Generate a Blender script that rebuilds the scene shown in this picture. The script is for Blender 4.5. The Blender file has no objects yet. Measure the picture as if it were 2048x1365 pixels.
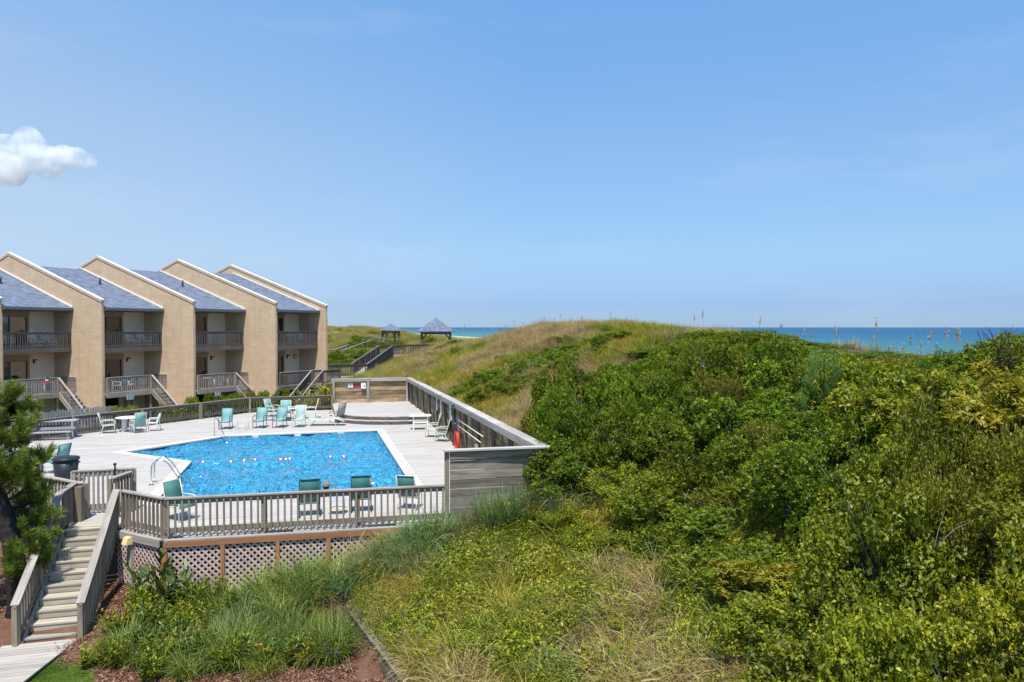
import bpy, math, random
import numpy as np
from mathutils import Matrix, Vector
random.seed(7); RNG = np.random.default_rng(11)
S = bpy.context.scene
COL = S.collection

# ------------------------------------------------------------------ camera, sky, sun, exposure
CAMZ = 5.3
FPX = 1450.0
PITCH = math.atan(27.5 / FPX)
cd = bpy.data.cameras.new('camera'); cam = bpy.data.objects.new('camera', cd); COL.objects.link(cam)
cd.sensor_width = 36.0; cd.lens = FPX / 2048 * 36.0; cd.clip_start = 0.1; cd.clip_end = 120000
cam.location = (0, 0, CAMZ); cam.rotation_euler = (math.pi / 2 - PITCH, 0, 0)
S.camera = cam

SUNV = Vector((0.0, -0.42, 1.0)).normalized()
SUN_EL = math.asin(SUNV.z)
world = bpy.data.worlds.new('World'); S.world = world; world.use_nodes = True
wn = world.node_tree; wn.nodes.clear()
w_out = wn.nodes.new('ShaderNodeOutputWorld'); w_bg = wn.nodes.new('ShaderNodeBackground')
w_sky = wn.nodes.new('ShaderNodeTexSky'); w_sky.sky_type = 'NISHITA'; w_sky.sun_disc = False
w_sky.sun_elevation = SUN_EL; w_sky.sun_rotation = math.atan2(SUNV.x, SUNV.y)
w_sky.altitude = 0; w_sky.air_density = 1.0; w_sky.dust_density = 0.1; w_sky.ozone_density = 2.2
w_bg.inputs['Strength'].default_value = 0.15
# colour of the clear seaside air by elevation
w_tc = wn.nodes.new('ShaderNodeTexCoord'); w_sx = wn.nodes.new('ShaderNodeSeparateXYZ'); w_rp = wn.nodes.new('ShaderNodeValToRGB'); w_mx = wn.nodes.new('ShaderNodeMix')
w_mx.data_type = 'RGBA'; w_mx.blend_type = 'MULTIPLY'; w_mx.inputs[0].default_value = 1.0; w_mx.clamp_result = False
wn.links.new(w_tc.outputs['Generated'], w_sx.inputs[0]); wn.links.new(w_sx.outputs[2], w_rp.inputs[0])
SKYR = [(0.0, (0.25, 0.395, 0.75)), (0.03, (0.27, 0.385, 0.71)), (0.10, (0.50, 0.60, 0.74)), (0.23, (0.72, 0.83, 0.91)), (0.45, (0.83, 1.16, 1.30))]
while len(w_rp.color_ramp.elements) < len(SKYR): w_rp.color_ramp.elements.new(0.5)
for e_, (p_, c_) in zip(w_rp.color_ramp.elements, SKYR): e_.position = p_; e_.color = (*c_, 1)
wn.links.new(w_sky.outputs[0], w_mx.inputs[6]); wn.links.new(w_rp.outputs[0], w_mx.inputs[7])
# faint streaks of high thin cloud
w_mp = wn.nodes.new('ShaderNodeMapping'); w_mp.inputs['Scale'].default_value = (1.6, 1.6, 9.0); wn.links.new(w_tc.outputs['Generated'], w_mp.inputs[0])
w_nz = wn.nodes.new('ShaderNodeTexNoise'); w_nz.inputs['Scale'].default_value = 1.7; w_nz.inputs['Detail'].default_value = 6; w_nz.inputs['Roughness'].default_value = 0.6; wn.links.new(w_mp.outputs[0], w_nz.inputs['Vector'])
w_mr = wn.nodes.new('ShaderNodeMapRange'); w_mr.inputs[1].default_value = 0.52; w_mr.inputs[2].default_value = 0.78; w_mr.inputs[4].default_value = 0.16; wn.links.new(w_nz.outputs['Fac'], w_mr.inputs[0])
w_m2 = wn.nodes.new('ShaderNodeMix'); w_m2.data_type = 'RGBA'; w_m2.inputs[7].default_value = (4.2, 4.6, 5.2, 1); wn.links.new(w_mr.outputs[0], w_m2.inputs[0]); wn.links.new(w_mx.outputs[2], w_m2.inputs[6])
# thin pale haze thickening inland (to the left) and towards the horizon
w_h1 = wn.nodes.new('ShaderNodeMapRange'); w_h1.inputs[1].default_value = 0.02; w_h1.inputs[2].default_value = -0.62; w_h1.inputs[3].default_value = 0.0; w_h1.inputs[4].default_value = 0.62; wn.links.new(w_sx.outputs[0], w_h1.inputs[0])
w_h2 = wn.nodes.new('ShaderNodeMapRange'); w_h2.inputs[1].default_value = 0.08; w_h2.inputs[2].default_value = 0.5; w_h2.inputs[3].default_value = 1.0; w_h2.inputs[4].default_value = 0.08; wn.links.new(w_sx.outputs[2], w_h2.inputs[0])
w_hm = wn.nodes.new('ShaderNodeMath'); w_hm.operation = 'MULTIPLY'; wn.links.new(w_h1.outputs[0], w_hm.inputs[0]); wn.links.new(w_h2.outputs[0], w_hm.inputs[1])
w_m3 = wn.nodes.new('ShaderNodeMix'); w_m3.data_type = 'RGBA'; w_m3.inputs[7].default_value = (3.35, 4.0, 4.75, 1); wn.links.new(w_hm.outputs[0], w_m3.inputs[0]); wn.links.new(w_m2.outputs[2], w_m3.inputs[6])
wn.links.new(w_m3.outputs[2], w_bg.inputs['Color']); wn.links.new(w_bg.outputs[0], w_out.inputs[0])

sd = bpy.data.lights.new('sun', 'SUN'); sd.energy = 5.0; sd.angle = math.radians(0.53); sd.color = (1.0, 0.955, 0.88)
sun = bpy.data.objects.new('sun', sd); COL.objects.link(sun)
sun.rotation_euler = (-SUNV).to_track_quat('-Z', 'Y').to_euler(); sun.location = (0, -20, 60)

S.view_settings.view_transform = 'Standard'; S.view_settings.look = 'None'
S.view_settings.exposure = 0.28; S.view_settings.gamma = 1.0; S.view_settings.use_curve_mapping = False
S.render.engine = 'CYCLES'
S.cycles.max_bounces = 24; S.cycles.diffuse_bounces = 3; S.cycles.glossy_bounces = 3
S.cycles.transmission_bounces = 4; S.cycles.transparent_max_bounces = 12; S.cycles.volume_bounces = 24
S.cycles.use_denoising = True
S.cycles.caustics_reflective = False; S.cycles.caustics_refractive = False

# ------------------------------------------------------------------ frames
TH = math.atan2(0.2672, 0.9636)
CX, CY = -8.75, 18.2                       # front left corner of the pool deck
FR = Matrix.Translation((CX, CY, 0)) @ Matrix.Rotation(TH, 4, 'Z')   # deck frame: x along the front rail, y away
def D(q, p, z=0.0): return FR @ Vector((q, p, z))
def toqp(x, y):
    x = x - CX; y = y - CY
    return x * math.cos(TH) + y * math.sin(TH), -x * math.sin(TH) + y * math.cos(TH)
I4 = Matrix.Identity(4)
WM = {}

# ------------------------------------------------------------------ mesh helpers
def link(o): COL.objects.link(o)

class MB:
    def __init__(s): s.v = []; s.f = []
    def add(s, vs, fs):
        b = len(s.v); s.v += [tuple(v) for v in vs]; s.f += [tuple(i + b for i in f) for f in fs]
    def box(s, x0, x1, y0, y1, z0, z1, M=None):
        vs = [Vector((x, y, z)) for z in (z0, z1) for y in (y0, y1) for x in (x0, x1)]
        if M: vs = [M @ v for v in vs]
        s.add(vs, [(0, 2, 3, 1), (4, 5, 7, 6), (0, 1, 5, 4), (2, 6, 7, 3), (0, 4, 6, 2), (1, 3, 7, 5)])
    def prism(s, poly, z0, z1, M=None):       # poly counter-clockwise in xy
        n = len(poly)
        vs = [Vector((x, y, z0)) for x, y in poly] + [Vector((x, y, z1)) for x, y in poly]
        if M: vs = [M @ v for v in vs]
        s.add(vs, [tuple(range(n - 1, -1, -1)), tuple(range(n, 2 * n))] + [(i, (i + 1) % n, n + (i + 1) % n, n + i) for i in range(n)])
    def tube(s, pts, r, n=8, caps=True):
        pts = [Vector(p) for p in pts]; m = len(pts)
        rs = r if isinstance(r, (list, tuple)) else [r] * m
        base = len(s.v); prev = None
        for i, p in enumerate(pts):
            t = (pts[min(i + 1, m - 1)] - pts[max(i - 1, 0)]).normalized()
            a = prev if prev else (Vector((0, 0, 1)) if abs(t.z) < 0.9 else Vector((1, 0, 0)))
            x = (a - t * a.dot(t)); x = x.normalized() if x.length > 1e-6 else t.orthogonal().normalized(); prev = x
            y = t.cross(x)
            for k in range(n):
                an = 2 * math.pi * k / n
                s.v.append(tuple(p + (x * math.cos(an) + y * math.sin(an)) * rs[i]))
        for i in range(m - 1):
            for k in range(n):
                k2 = (k + 1) % n
                s.f.append((base + i * n + k, base + i * n + k2, base + (i + 1) * n + k2, base + (i + 1) * n + k))
        if caps:
            s.f.append(tuple(base + k for k in range(n - 1, -1, -1))); s.f.append(tuple(base + (m - 1) * n + k for k in range(n)))
    def lathe(s, prof, n=20, M=None):         # prof: (r, z) from bottom to top
        base = len(s.v)
        for r, z in prof:
            for k in range(n):
                a = 2 * math.pi * k / n; v = Vector((r * math.cos(a), r * math.sin(a), z))
                s.v.append(tuple(M @ v if M else v))
        for i in range(len(prof) - 1):
            for k in range(n):
                k2 = (k + 1) % n
                s.f.append((base + i * n + k, base + i * n + k2, base + (i + 1) * n + k2, base + (i + 1) * n + k))
        s.f.append(tuple(base + k for k in range(n - 1, -1, -1)))
        s.f.append(tuple(base + (len(prof) - 1) * n + k for k in range(n)))
    def ell(s, c, r, n=12, m=8):
        c = Vector(c); pr = []
        for i in range(m + 1):
            a = -math.pi / 2 + math.pi * i / m
            pr.append((max(math.cos(a), 1e-3), math.sin(a)))
        M = Matrix.Translation(c) @ Matrix.Diagonal((r[0], r[1], r[2], 1))
        s.lathe(pr, n, M)
    def sheet(s, prof, w, t):                  # profile in xz, extruded along y, thickness t
        n = len(prof); vs = []; fs = []
        P = [Vector((x, 0, z)) for x, z in prof]
        for i, p in enumerate(P):
            d = (P[min(i + 1, n - 1)] - P[max(i - 1, 0)]).normalized(); nn = Vector((-d.z, 0, d.x)) * t / 2
            for yy in (-w / 2, w / 2):
                vs.append(p + nn + Vector((0, yy, 0))); vs.append(p - nn + Vector((0, yy, 0)))
        for i in range(n - 1):
            a = i * 4; b = a + 4
            fs += [(a, a + 2, b + 2, b), (a + 1, b + 1, b + 3, a + 3), (a, b, b + 1, a + 1), (a + 2, a + 3, b + 3, b + 2)]
        fs += [(0, 1, 3, 2), ((n - 1) * 4, (n - 1) * 4 + 2, (n - 1) * 4 + 3, (n - 1) * 4 + 1)]
        s.add(vs, fs)
    def mesh(s, name, mat, smooth=False):
        me = bpy.data.meshes.new(name); me.from_pydata(s.v, [], s.f); me.materials.append(mat)
        if smooth:
            me.polygons.foreach_set('use_smooth', [True] * len(me.polygons))
        me.update(); return me

def np_mesh(name, V, F, mat, rnd=None):
    V = np.asarray(V, dtype=np.float32); F = np.asarray(F, dtype=np.int32); k = F.shape[1]
    me = bpy.data.meshes.new(name)
    me.vertices.add(len(V)); me.vertices.foreach_set('co', V.ravel())
    me.loops.add(F.size); me.loops.foreach_set('vertex_index', F.ravel())
    me.polygons.add(len(F)); me.polygons.foreach_set('loop_start', np.arange(0, F.size, k, dtype=np.int32))
    me.polygons.foreach_set('loop_total', np.full(len(F), k, dtype=np.int32))
    if rnd is not None:
        at_ = me.attributes.new('rnd', 'FLOAT', 'POINT'); at_.data.foreach_set('value', np.asarray(rnd, dtype=np.float32))
    me.materials.append(mat); me.update(calc_edges=True); return me

# ------------------------------------------------------------------ object helpers
def tag(o, label=None, cat=None, group=None, kind=None):
    if label: o['label'] = label
    if cat: o['category'] = cat
    if group: o['group'] = group
    if kind: o['kind'] = kind
    return o
def thing(name, label, cat, M=None, group=None):
    M = M if M is not None else I4
    o = bpy.data.objects.new(name, None); link(o); o.empty_display_size = 0.2
    o.matrix_basis = M; WM[o] = M.copy()
    return tag(o, label, cat, group)
def put(name, me, parent=None, M=None, label=None, cat=None, group=None, kind=None):
    o = bpy.data.objects.new(name, me); link(o)
    M = M if M is not None else (WM[parent] if parent else I4)
    WM[o] = M.copy()
    if parent:
        o.parent = parent; o.matrix_basis = WM[parent].inverted() @ M
    else: o.matrix_basis = M
    return tag(o, label, cat, group, kind)
def copy_tree(o, parent=None):
    c = o.copy(); link(c); c.parent = parent
    for ch in list(o.children): copy_tree(ch, c)
    return c
USED = set()
def place(proto, M, label, group=None):
    if proto in USED: o = copy_tree(proto)
    else: o = proto; USED.add(proto)
    o.matrix_basis = M; o['label'] = label
    if group: o['group'] = group
    return o

_bc = {}
def boxmesh(L, w, t, mat, name='board'):
    k = (round(L, 3), round(w, 3), round(t, 3), mat.name)
    if k not in _bc:
        m = MB(); m.box(-L / 2, L / 2, -w / 2, w / 2, -t / 2, t / 2); _bc[k] = m.mesh(name, mat)
    return _bc[k]
def axM(a, b, hint=Vector((0, 0, 1)), roll=0):
    a = Vector(a); b = Vector(b); x = (b - a).normalized()
    y = hint.cross(x)
    if y.length < 1e-5: y = x.orthogonal()
    y.normalize(); z = x.cross(y)
    M = Matrix((x, y, z)).transposed().to_4x4(); M.translation = (a + b) / 2
    if roll: M = M @ Matrix.Rotation(roll, 4, 'X')
    return M
def board(name, a, b, w, t, mat, parent, hint=Vector((0, 0, 1)), label=None, kind=None):
    a = Vector(a); b = Vector(b)
    return put(name, boxmesh((b - a).length, w, t, mat, name), parent, axM(a, b, hint), label=label, kind=kind)
# ------------------------------------------------------------------ materials
def newmat(name):
    m = bpy.data.materials.new(name); m.use_nodes = True
    nt = m.node_tree; nt.nodes.clear()
    out = nt.nodes.new('ShaderNodeOutputMaterial'); b = nt.nodes.new('ShaderNodeBsdfPrincipled')
    nt.links.new(b.outputs[0], out.inputs[0]); return m, nt, b, out
def N(nt, t, **kw):
    n = nt.nodes.new(t)
    for k, v in kw.items(): setattr(n, k, v)
    return n
def ramp(nt, fac, stops):
    r = N(nt, 'ShaderNodeValToRGB'); e = r.color_ramp.elements
    while len(e) < len(stops): e.new(0.5)
    for i, (p, c) in enumerate(stops): e[i].position = p; e[i].color = (*c, 1)
    nt.links.new(fac, r.inputs[0]); return r.outputs[0]
def noise(nt, vec, scale, detail=3, rough=0.55, dist=0.0):
    n = N(nt, 'ShaderNodeTexNoise'); n.inputs['Scale'].default_value = scale; n.inputs['Detail'].default_value = detail
    n.inputs['Roughness'].default_value = rough; n.inputs['Distortion'].default_value = dist
    if vec is not None: nt.links.new(vec, n.inputs['Vector'])
    return n.outputs['Fac']
def mapping(nt, vec, scale, loc=None):
    mp = N(nt, 'ShaderNodeMapping'); mp.inputs['Scale'].default_value = scale; nt.links.new(vec, mp.inputs['Vector'])
    if loc is not None: nt.links.new(loc, mp.inputs['Location'])
    return mp.outputs[0]
def mixc(nt, fac, a, b, mode='MIX'):
    n = N(nt, 'ShaderNodeMix', data_type='RGBA', blend_type=mode)
    for i, x in ((6, a), (7, b)):
        if isinstance(x, tuple): n.inputs[i].default_value = (*x, 1)
        else: nt.links.new(x, n.inputs[i])
    if isinstance(fac, float): n.inputs[0].default_value = fac
    else: nt.links.new(fac, n.inputs[0])
    return n.outputs[2]
def math_(nt, op, a, b=None):
    n = N(nt, 'ShaderNodeMath', operation=op)
    for i, x in enumerate((a, b)):
        if x is None: continue
        if isinstance(x, (int, float)): n.inputs[i].default_value = x
        else: nt.links.new(x, n.inputs[i])
    return n.outputs[0]
def bump(nt, b, h, strength=0.3, dist=0.02):
    n = N(nt, 'ShaderNodeBump'); n.inputs['Strength'].default_value = strength; n.inputs['Distance'].default_value = dist
    nt.links.new(h, n.inputs['Height']); nt.links.new(n.outputs[0], b.inputs['Normal']); return n

def wood(name, dark, light, stain=None, stain_amt=0.4, rough=0.8, grain=1.0, vcol=False, var=(0.82, 1.16)):
    m, nt, b, out = newmat(name)
    tc = N(nt, 'ShaderNodeTexCoord'); oi = N(nt, 'ShaderNodeObjectInfo')
    vm = N(nt, 'ShaderNodeVectorMath', operation='SCALE'); vm.inputs[0].default_value = (37, 11, 23); nt.links.new(oi.outputs['Random'], vm.inputs['Scale'])
    v = mapping(nt, tc.outputs['Object'], (1.3 * grain, 26 * grain, 26 * grain), vm.outputs[0])
    g = noise(nt, v, 1.0, 5, 0.65, 0.6)
    v2 = mapping(nt, tc.outputs['Object'], (0.9, 3.0, 3.0), vm.outputs[0])
    g2 = noise(nt, v2, 1.0, 3, 0.6)
    col = ramp(nt, g, [(0.3, dark), (0.68, light)])
    if stain:
        f = N(nt, 'ShaderNodeMapRange'); f.inputs[1].default_value = 0.42; f.inputs[2].default_value = 0.68; f.inputs[4].default_value = stain_amt
        nt.links.new(g2, f.inputs[0]); col = mixc(nt, f.outputs[0], col, stain)
    hs = N(nt, 'ShaderNodeHueSaturation'); nt.links.new(col, hs.inputs['Color'])
    rr = oi.outputs['Random']
    if vcol:
        a = N(nt, 'ShaderNodeAttribute', attribute_name='rnd'); rr = a.outputs['Fac']
    mr = N(nt, 'ShaderNodeMapRange'); mr.inputs[3].default_value = 0.9 if vcol else var[0]; mr.inputs[4].default_value = 1.07 if vcol else var[1]; nt.links.new(rr, mr.inputs[0])
    nt.links.new(mr.outputs[0], hs.inputs['Value'])
    nt.links.new(hs.outputs[0], b.inputs['Base Color']); b.inputs['Roughness'].default_value = rough
    b.inputs['Specular IOR Level'].default_value = 0.25
    bump(nt, b, g, 0.5, 0.004); return m
def plain(name, c, rough=0.5, metal=0.0, var=0.12, scale=6.0, bmp=0.0, spec=0.4):
    m, nt, b, out = newmat(name)
    tc = N(nt, 'ShaderNodeTexCoord'); oi = N(nt, 'ShaderNodeObjectInfo')
    g = noise(nt, tc.outputs['Object'], scale, 5, 0.6)
    lo = tuple(x * (1 - var) for x in c); hi = tuple(min(1, x * (1 + var)) for x in c)
    nt.links.new(ramp(nt, g, [(0.3, lo), (0.7, hi)]), b.inputs['Base Color'])
    b.inputs['Roughness'].default_value = rough; b.inputs['Metallic'].default_value = metal; b.inputs['Specular IOR Level'].default_value = spec
    if bmp: bump(nt, b, noise(nt, tc.outputs['Object'], scale * 8, 4, 0.6), bmp, 0.01)
    return m
def leafmat(name, stops, rough=0.45, trans=0.3, spec=0.35, patch=None, patch_scale=0.5, objvar=0.25, patch_rng=(0.5, 0.66)):
    """stops: ramp over a per leaf random attribute"""
    m, nt, b, out = newmat(name)
    a = N(nt, 'ShaderNodeAttribute', attribute_name='rnd'); oi = N(nt, 'ShaderNodeObjectInfo'); geo = N(nt, 'ShaderNodeNewGeometry')
    col = ramp(nt, a.outputs['Fac'], stops)
    if patch:
        nz = noise(nt, geo.outputs['Position'], patch_scale, 3, 0.6)
        mx = math_(nt, 'ADD', nz, math_(nt, 'MULTIPLY', math_(nt, 'SUBTRACT', oi.outputs['Random'], 0.5), 0.22))
        f = N(nt, 'ShaderNodeMapRange'); f.inputs[1].default_value = patch_rng[0]; f.inputs[2].default_value = patch_rng[1]; nt.links.new(mx, f.inputs[0])
        col = mixc(nt, f.outputs[0], col, ramp(nt, a.outputs['Fac'], patch))
    hs = N(nt, 'ShaderNodeHueSaturation'); nt.links.new(col, hs.inputs['Color'])
    mr = N(nt, 'ShaderNodeMapRange'); mr.inputs[3].default_value = 1 - objvar; mr.inputs[4].default_value = 1 + objvar; nt.links.new(oi.outputs['Random'], mr.inputs[0])
    nt.links.new(mr.outputs[0], hs.inputs['Value'])
    mh = N(nt, 'ShaderNodeMapRange'); mh.inputs[3].default_value = 0.48; mh.inputs[4].default_value = 0.515
    nt.links.new(math_(nt, 'FRACT', math_(nt, 'MULTIPLY', oi.outputs['Random'], 7.31)), mh.inputs[0]); nt.links.new(mh.outputs[0], hs.inputs['Hue'])
    nt.links.new(hs.outputs[0], b.inputs['Base Color']); b.inputs['Roughness'].default_value = rough; b.inputs['Specular IOR Level'].default_value = spec
    tr = N(nt, 'ShaderNodeBsdfTranslucent'); nt.links.new(hs.outputs[0], tr.inputs[0])
    mx = N(nt, 'ShaderNodeMixShader'); mx.inputs[0].default_value = trans
    nt.links.new(b.outputs[0], mx.inputs[1]); nt.links.new(tr.outputs[0], mx.inputs[2]); nt.links.new(mx.outputs[0], out.inputs[0]); return m

W_DECK = wood('weathered deck boards', (0.38, 0.35, 0.315), (0.535, 0.50, 0.455), (0.35, 0.31, 0.27), 0.4, vcol=True)
W_RAIL = wood('weathered grey railing', (0.17, 0.135, 0.10), (0.33, 0.275, 0.21), (0.19, 0.165, 0.10), 0.5)
W_CAP = wood('bleached rail cap', (0.27, 0.235, 0.20), (0.45, 0.405, 0.355), (0.20, 0.17, 0.14), 0.5)
W_FENCE = wood('old dark fence wood', (0.085, 0.07, 0.06), (0.19, 0.165, 0.145), (0.06, 0.05, 0.045), 0.4)
W_PLANK = wood('mottled wall planks', (0.14, 0.085, 0.045), (0.60, 0.43, 0.25), (0.10, 0.08, 0.055), 0.7, var=(0.6, 1.3))
W_PLANKG = wood('grey wall planks', (0.10, 0.082, 0.064), (0.37, 0.32, 0.25), (0.12, 0.10, 0.075), 0.6, grain=0.6, var=(0.68, 1.25))
W_CAPW = wood('sun bleached wall cap', (0.34, 0.31, 0.28), (0.54, 0.50, 0.455), (0.26, 0.23, 0.20), 0.5)
W_POST = wood('greenish posts', (0.10, 0.095, 0.065), (0.21, 0.20, 0.145), (0.10, 0.085, 0.06), 0.4)
W_NEW = wood('new orange lumber', (0.30, 0.13, 0.06), (0.45, 0.23, 0.115), (0.22, 0.09, 0.04), 0.4)
W_LATT = wood('painted pinkish lattice', (0.44, 0.34, 0.30), (0.62, 0.51, 0.46), (0.42, 0.20, 0.13), 0.5)
W_STEP = wood('stair boards', (0.33, 0.285, 0.22), (0.54, 0.485, 0.40), (0.25, 0.23, 0.15), 0.45)
W_BALC = wood('balcony wood', (0.09, 0.075, 0.068), (0.19, 0.165, 0.15), (0.11, 0.085, 0.07), 0.5)
W_BALL = wood('lighter balcony wood', (0.27, 0.22, 0.19), (0.46, 0.40, 0.35), (0.20, 0.13, 0.10), 0.5)
W_GREY = wood('silver bench wood', (0.24, 0.23, 0.23), (0.42, 0.41, 0.41), (0.2, 0.19, 0.18), 0.4)
M_WHITE = plain('white plastic', (0.78, 0.78, 0.77), 0.4, 0, 0.05)
M_WHITEM = plain('cream painted metal', (0.72, 0.68, 0.56), 0.4, 0, 0.06)
M_DKGREEN = plain('dark green metal', (0.03, 0.075, 0.075), 0.4, 0, 0.2)
M_STEEL = plain('stainless steel', (0.62, 0.62, 0.63), 0.22, 1.0, 0.08)
M_BLACK = plain('black plastic', (0.018, 0.019, 0.022), 0.45, 0, 0.2)
M_BIN = plain('bin plastic', (0.02, 0.025, 0.03), 0.4, 0, 0.2)
M_TAN = plain('tan stucco', (0.66, 0.475, 0.31), 0.9, 0, 0.10, 1.6, 0.35, 0.1)
M_CREAM = plain('cream siding', (0.88, 0.74, 0.56), 0.85, 0, 0.05, 2.0, 0.1, 0.1)
M_COPING = plain('pale coping', (0.80, 0.74, 0.66), 0.7, 0, 0.05)
M_FASCIA = plain('blue grey fascia', (0.10, 0.125, 0.145), 0.5, 0, 0.1)
M_BRONZE = plain('bronze frame', (0.20, 0.16, 0.12), 0.4, 0.0, 0.1)
M_TANTRIM = plain('tan trim', (0.42, 0.30, 0.20), 0.7, 0, 0.06)
M_ROOM = plain('dim interior', (0.32, 0.29, 0.25), 0.9, 0, 0.1)
M_CURT = plain('pale curtain', (0.78, 0.81, 0.80), 0.9, 0, 0.05)
M_RED = plain('life ring red', (0.62, 0.04, 0.025), 0.45, 0, 0.08)
M_ROPE = plain('purple rope', (0.05, 0.035, 0.16), 0.8, 0, 0.2)
M_SIGNRED = plain('sign red', (0.28, 0.02, 0.03), 0.5, 0, 0.15)
M_SIGNBLUE = plain('number plate blue', (0.52, 0.66, 0.74), 0.5, 0, 0.1)
M_TEXT = plain('pale lettering', (0.72, 0.56, 0.50), 0.6, 0, 0.02)
M_TEXTW = plain('white lettering', (0.75, 0.80, 0.82), 0.6, 0, 0.02)
M_TEXTD = plain('dark lettering', (0.10, 0.11, 0.12), 0.6, 0, 0.02)
M_COPESTONE = plain('pool coping concrete', (0.66, 0.61, 0.53), 0.75, 0, 0.06, 5, 0.1)
M_TILE = plain('dark blue tile', (0.012, 0.05, 0.16), 0.25, 0, 0.4, 12)
M_POLE = plain('white pole', (0.70, 0.64, 0.50), 0.4, 0, 0.05)
M_LAMPY = plain('yellow lamp box', (0.75, 0.58, 0.28), 0.6, 0, 0.06)
M_SKIN = plain('skin', (0.45, 0.26, 0.17), 0.55, 0, 0.06)
M_HAIR = plain('dark hair', (0.03, 0.02, 0.015), 0.6, 0, 0.2)
M_CAPBR = plain('brown cap cloth', (0.24, 0.17, 0.11), 0.9, 0, 0.15)
M_CAPWH = plain('white hat cloth', (0.72, 0.70, 0.67), 0.9, 0, 0.05)
M_BARK = plain('dark bark', (0.035, 0.03, 0.028), 0.95, 0, 0.5, 9, 0.9, 0.1)
M_TWIG = plain('grey twigs', (0.17, 0.145, 0.115), 0.9, 0, 0.25)
M_REDCUSH = plain('red cushion', (0.42, 0.09, 0.05), 0.9, 0, 0.2)
M_BLUECUSH = plain('blue cushion', (0.05, 0.06, 0.20), 0.9, 0, 0.2)
M_PURPLE = plain('purple petals', (0.10, 0.04, 0.42), 0.7, 0, 0.2)
M_ORANGE = plain('orange petals', (0.75, 0.22, 0.03), 0.7, 0, 0.2)
def stucco(m):
    nt = m.node_tree; b = [n for n in nt.nodes if n.bl_idname == 'ShaderNodeBsdfPrincipled'][0]; geo = N(nt, 'ShaderNodeNewGeometry')
    old = b.inputs['Base Color'].links[0].from_socket
    st = noise(nt, mapping(nt, geo.outputs['Position'], (0.9, 0.9, 5.5)), 1.0, 5, 0.65, 0.4)
    vs_ = noise(nt, mapping(nt, geo.outputs['Position'], (3.5, 3.5, 0.25)), 1.0, 3, 0.6)
    c = mixc(nt, ramp(nt, st, [(0.35, (0, 0, 0)), (0.7, (0.55, 0.55, 0.55))]), old, (0.50, 0.345, 0.20))
    c = mixc(nt, ramp(nt, vs_, [(0.52, (0, 0, 0)), (0.72, (0.35, 0.35, 0.35))]), c, (0.42, 0.31, 0.21))
    nt.links.new(c, b.inputs['Base Color'])
stucco(M_TAN)
def sling(name, c):
    m, nt, b, out = newmat(name)
    tc = N(nt, 'ShaderNodeTexCoord')
    wv = N(nt, 'ShaderNodeTexWave', bands_direction='Y'); wv.inputs['Scale'].default_value = 40; nt.links.new(tc.outputs['Object'], wv.inputs['Vector'])
    col = ramp(nt, wv.outputs['Fac'], [(0.2, tuple(x * 0.85 for x in c)), (0.8, c)])
    nt.links.new(col, b.inputs['Base Color']); b.inputs['Roughness'].default_value = 0.7
    tr = N(nt, 'ShaderNodeBsdfTranslucent'); nt.links.new(col, tr.inputs[0]); mx = N(nt, 'ShaderNodeMixShader'); mx.inputs[0].default_value = 0.3
    nt.links.new(b.outputs[0], mx.inputs[1]); nt.links.new(tr.outputs[0], mx.inputs[2]); nt.links.new(mx.outputs[0], out.inputs[0]); return m
F_TEAL = sling('teal sling', (0.30, 0.56, 0.53)); F_PALE = sling('pale mint sling', (0.55, 0.70, 0.62))
F_DEEP = sling('deep teal sling', (0.05, 0.30, 0.34)); F_GREY = sling('faded grey sling', (0.5, 0.47, 0.45)); F_GREEN = sling('green sling', (0.08, 0.27, 0.23))

def roofmat():
    m, nt, b, out = newmat('slate grey shingles')
    tc = N(nt, 'ShaderNodeTexCoord')
    br = N(nt, 'ShaderNodeTexBrick'); br.inputs['Scale'].default_value = 1.0
    br.inputs['Brick Width'].default_value = 0.34; br.inputs['Row Height'].default_value = 0.145; br.inputs['Mortar Size'].default_value = 0.004
    br.inputs['Color1'].default_value = (0.07, 0.09, 0.135, 1); br.inputs['Color2'].default_value = (0.20, 0.24, 0.31, 1); br.inputs['Mortar'].default_value = (0.035, 0.042, 0.06, 1)
    nt.links.new(tc.outputs['UV'], br.inputs['Vector'])
    g = noise(nt, tc.outputs['UV'], 2.2, 4, 0.7)
    col = mixc(nt, 0.5, br.outputs['Color'], ramp(nt, g, [(0.35, (0.07, 0.09, 0.13)), (0.65, (0.21, 0.25, 0.32))]))
    nt.links.new(col, b.inputs['Base Color']); b.inputs['Roughness'].default_value = 0.9; b.inputs['Specular IOR Level'].default_value = 0.2
    bump(nt, b, br.outputs['Fac'], 0.4, 0.01); return m
M_ROOF = roofmat()

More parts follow.
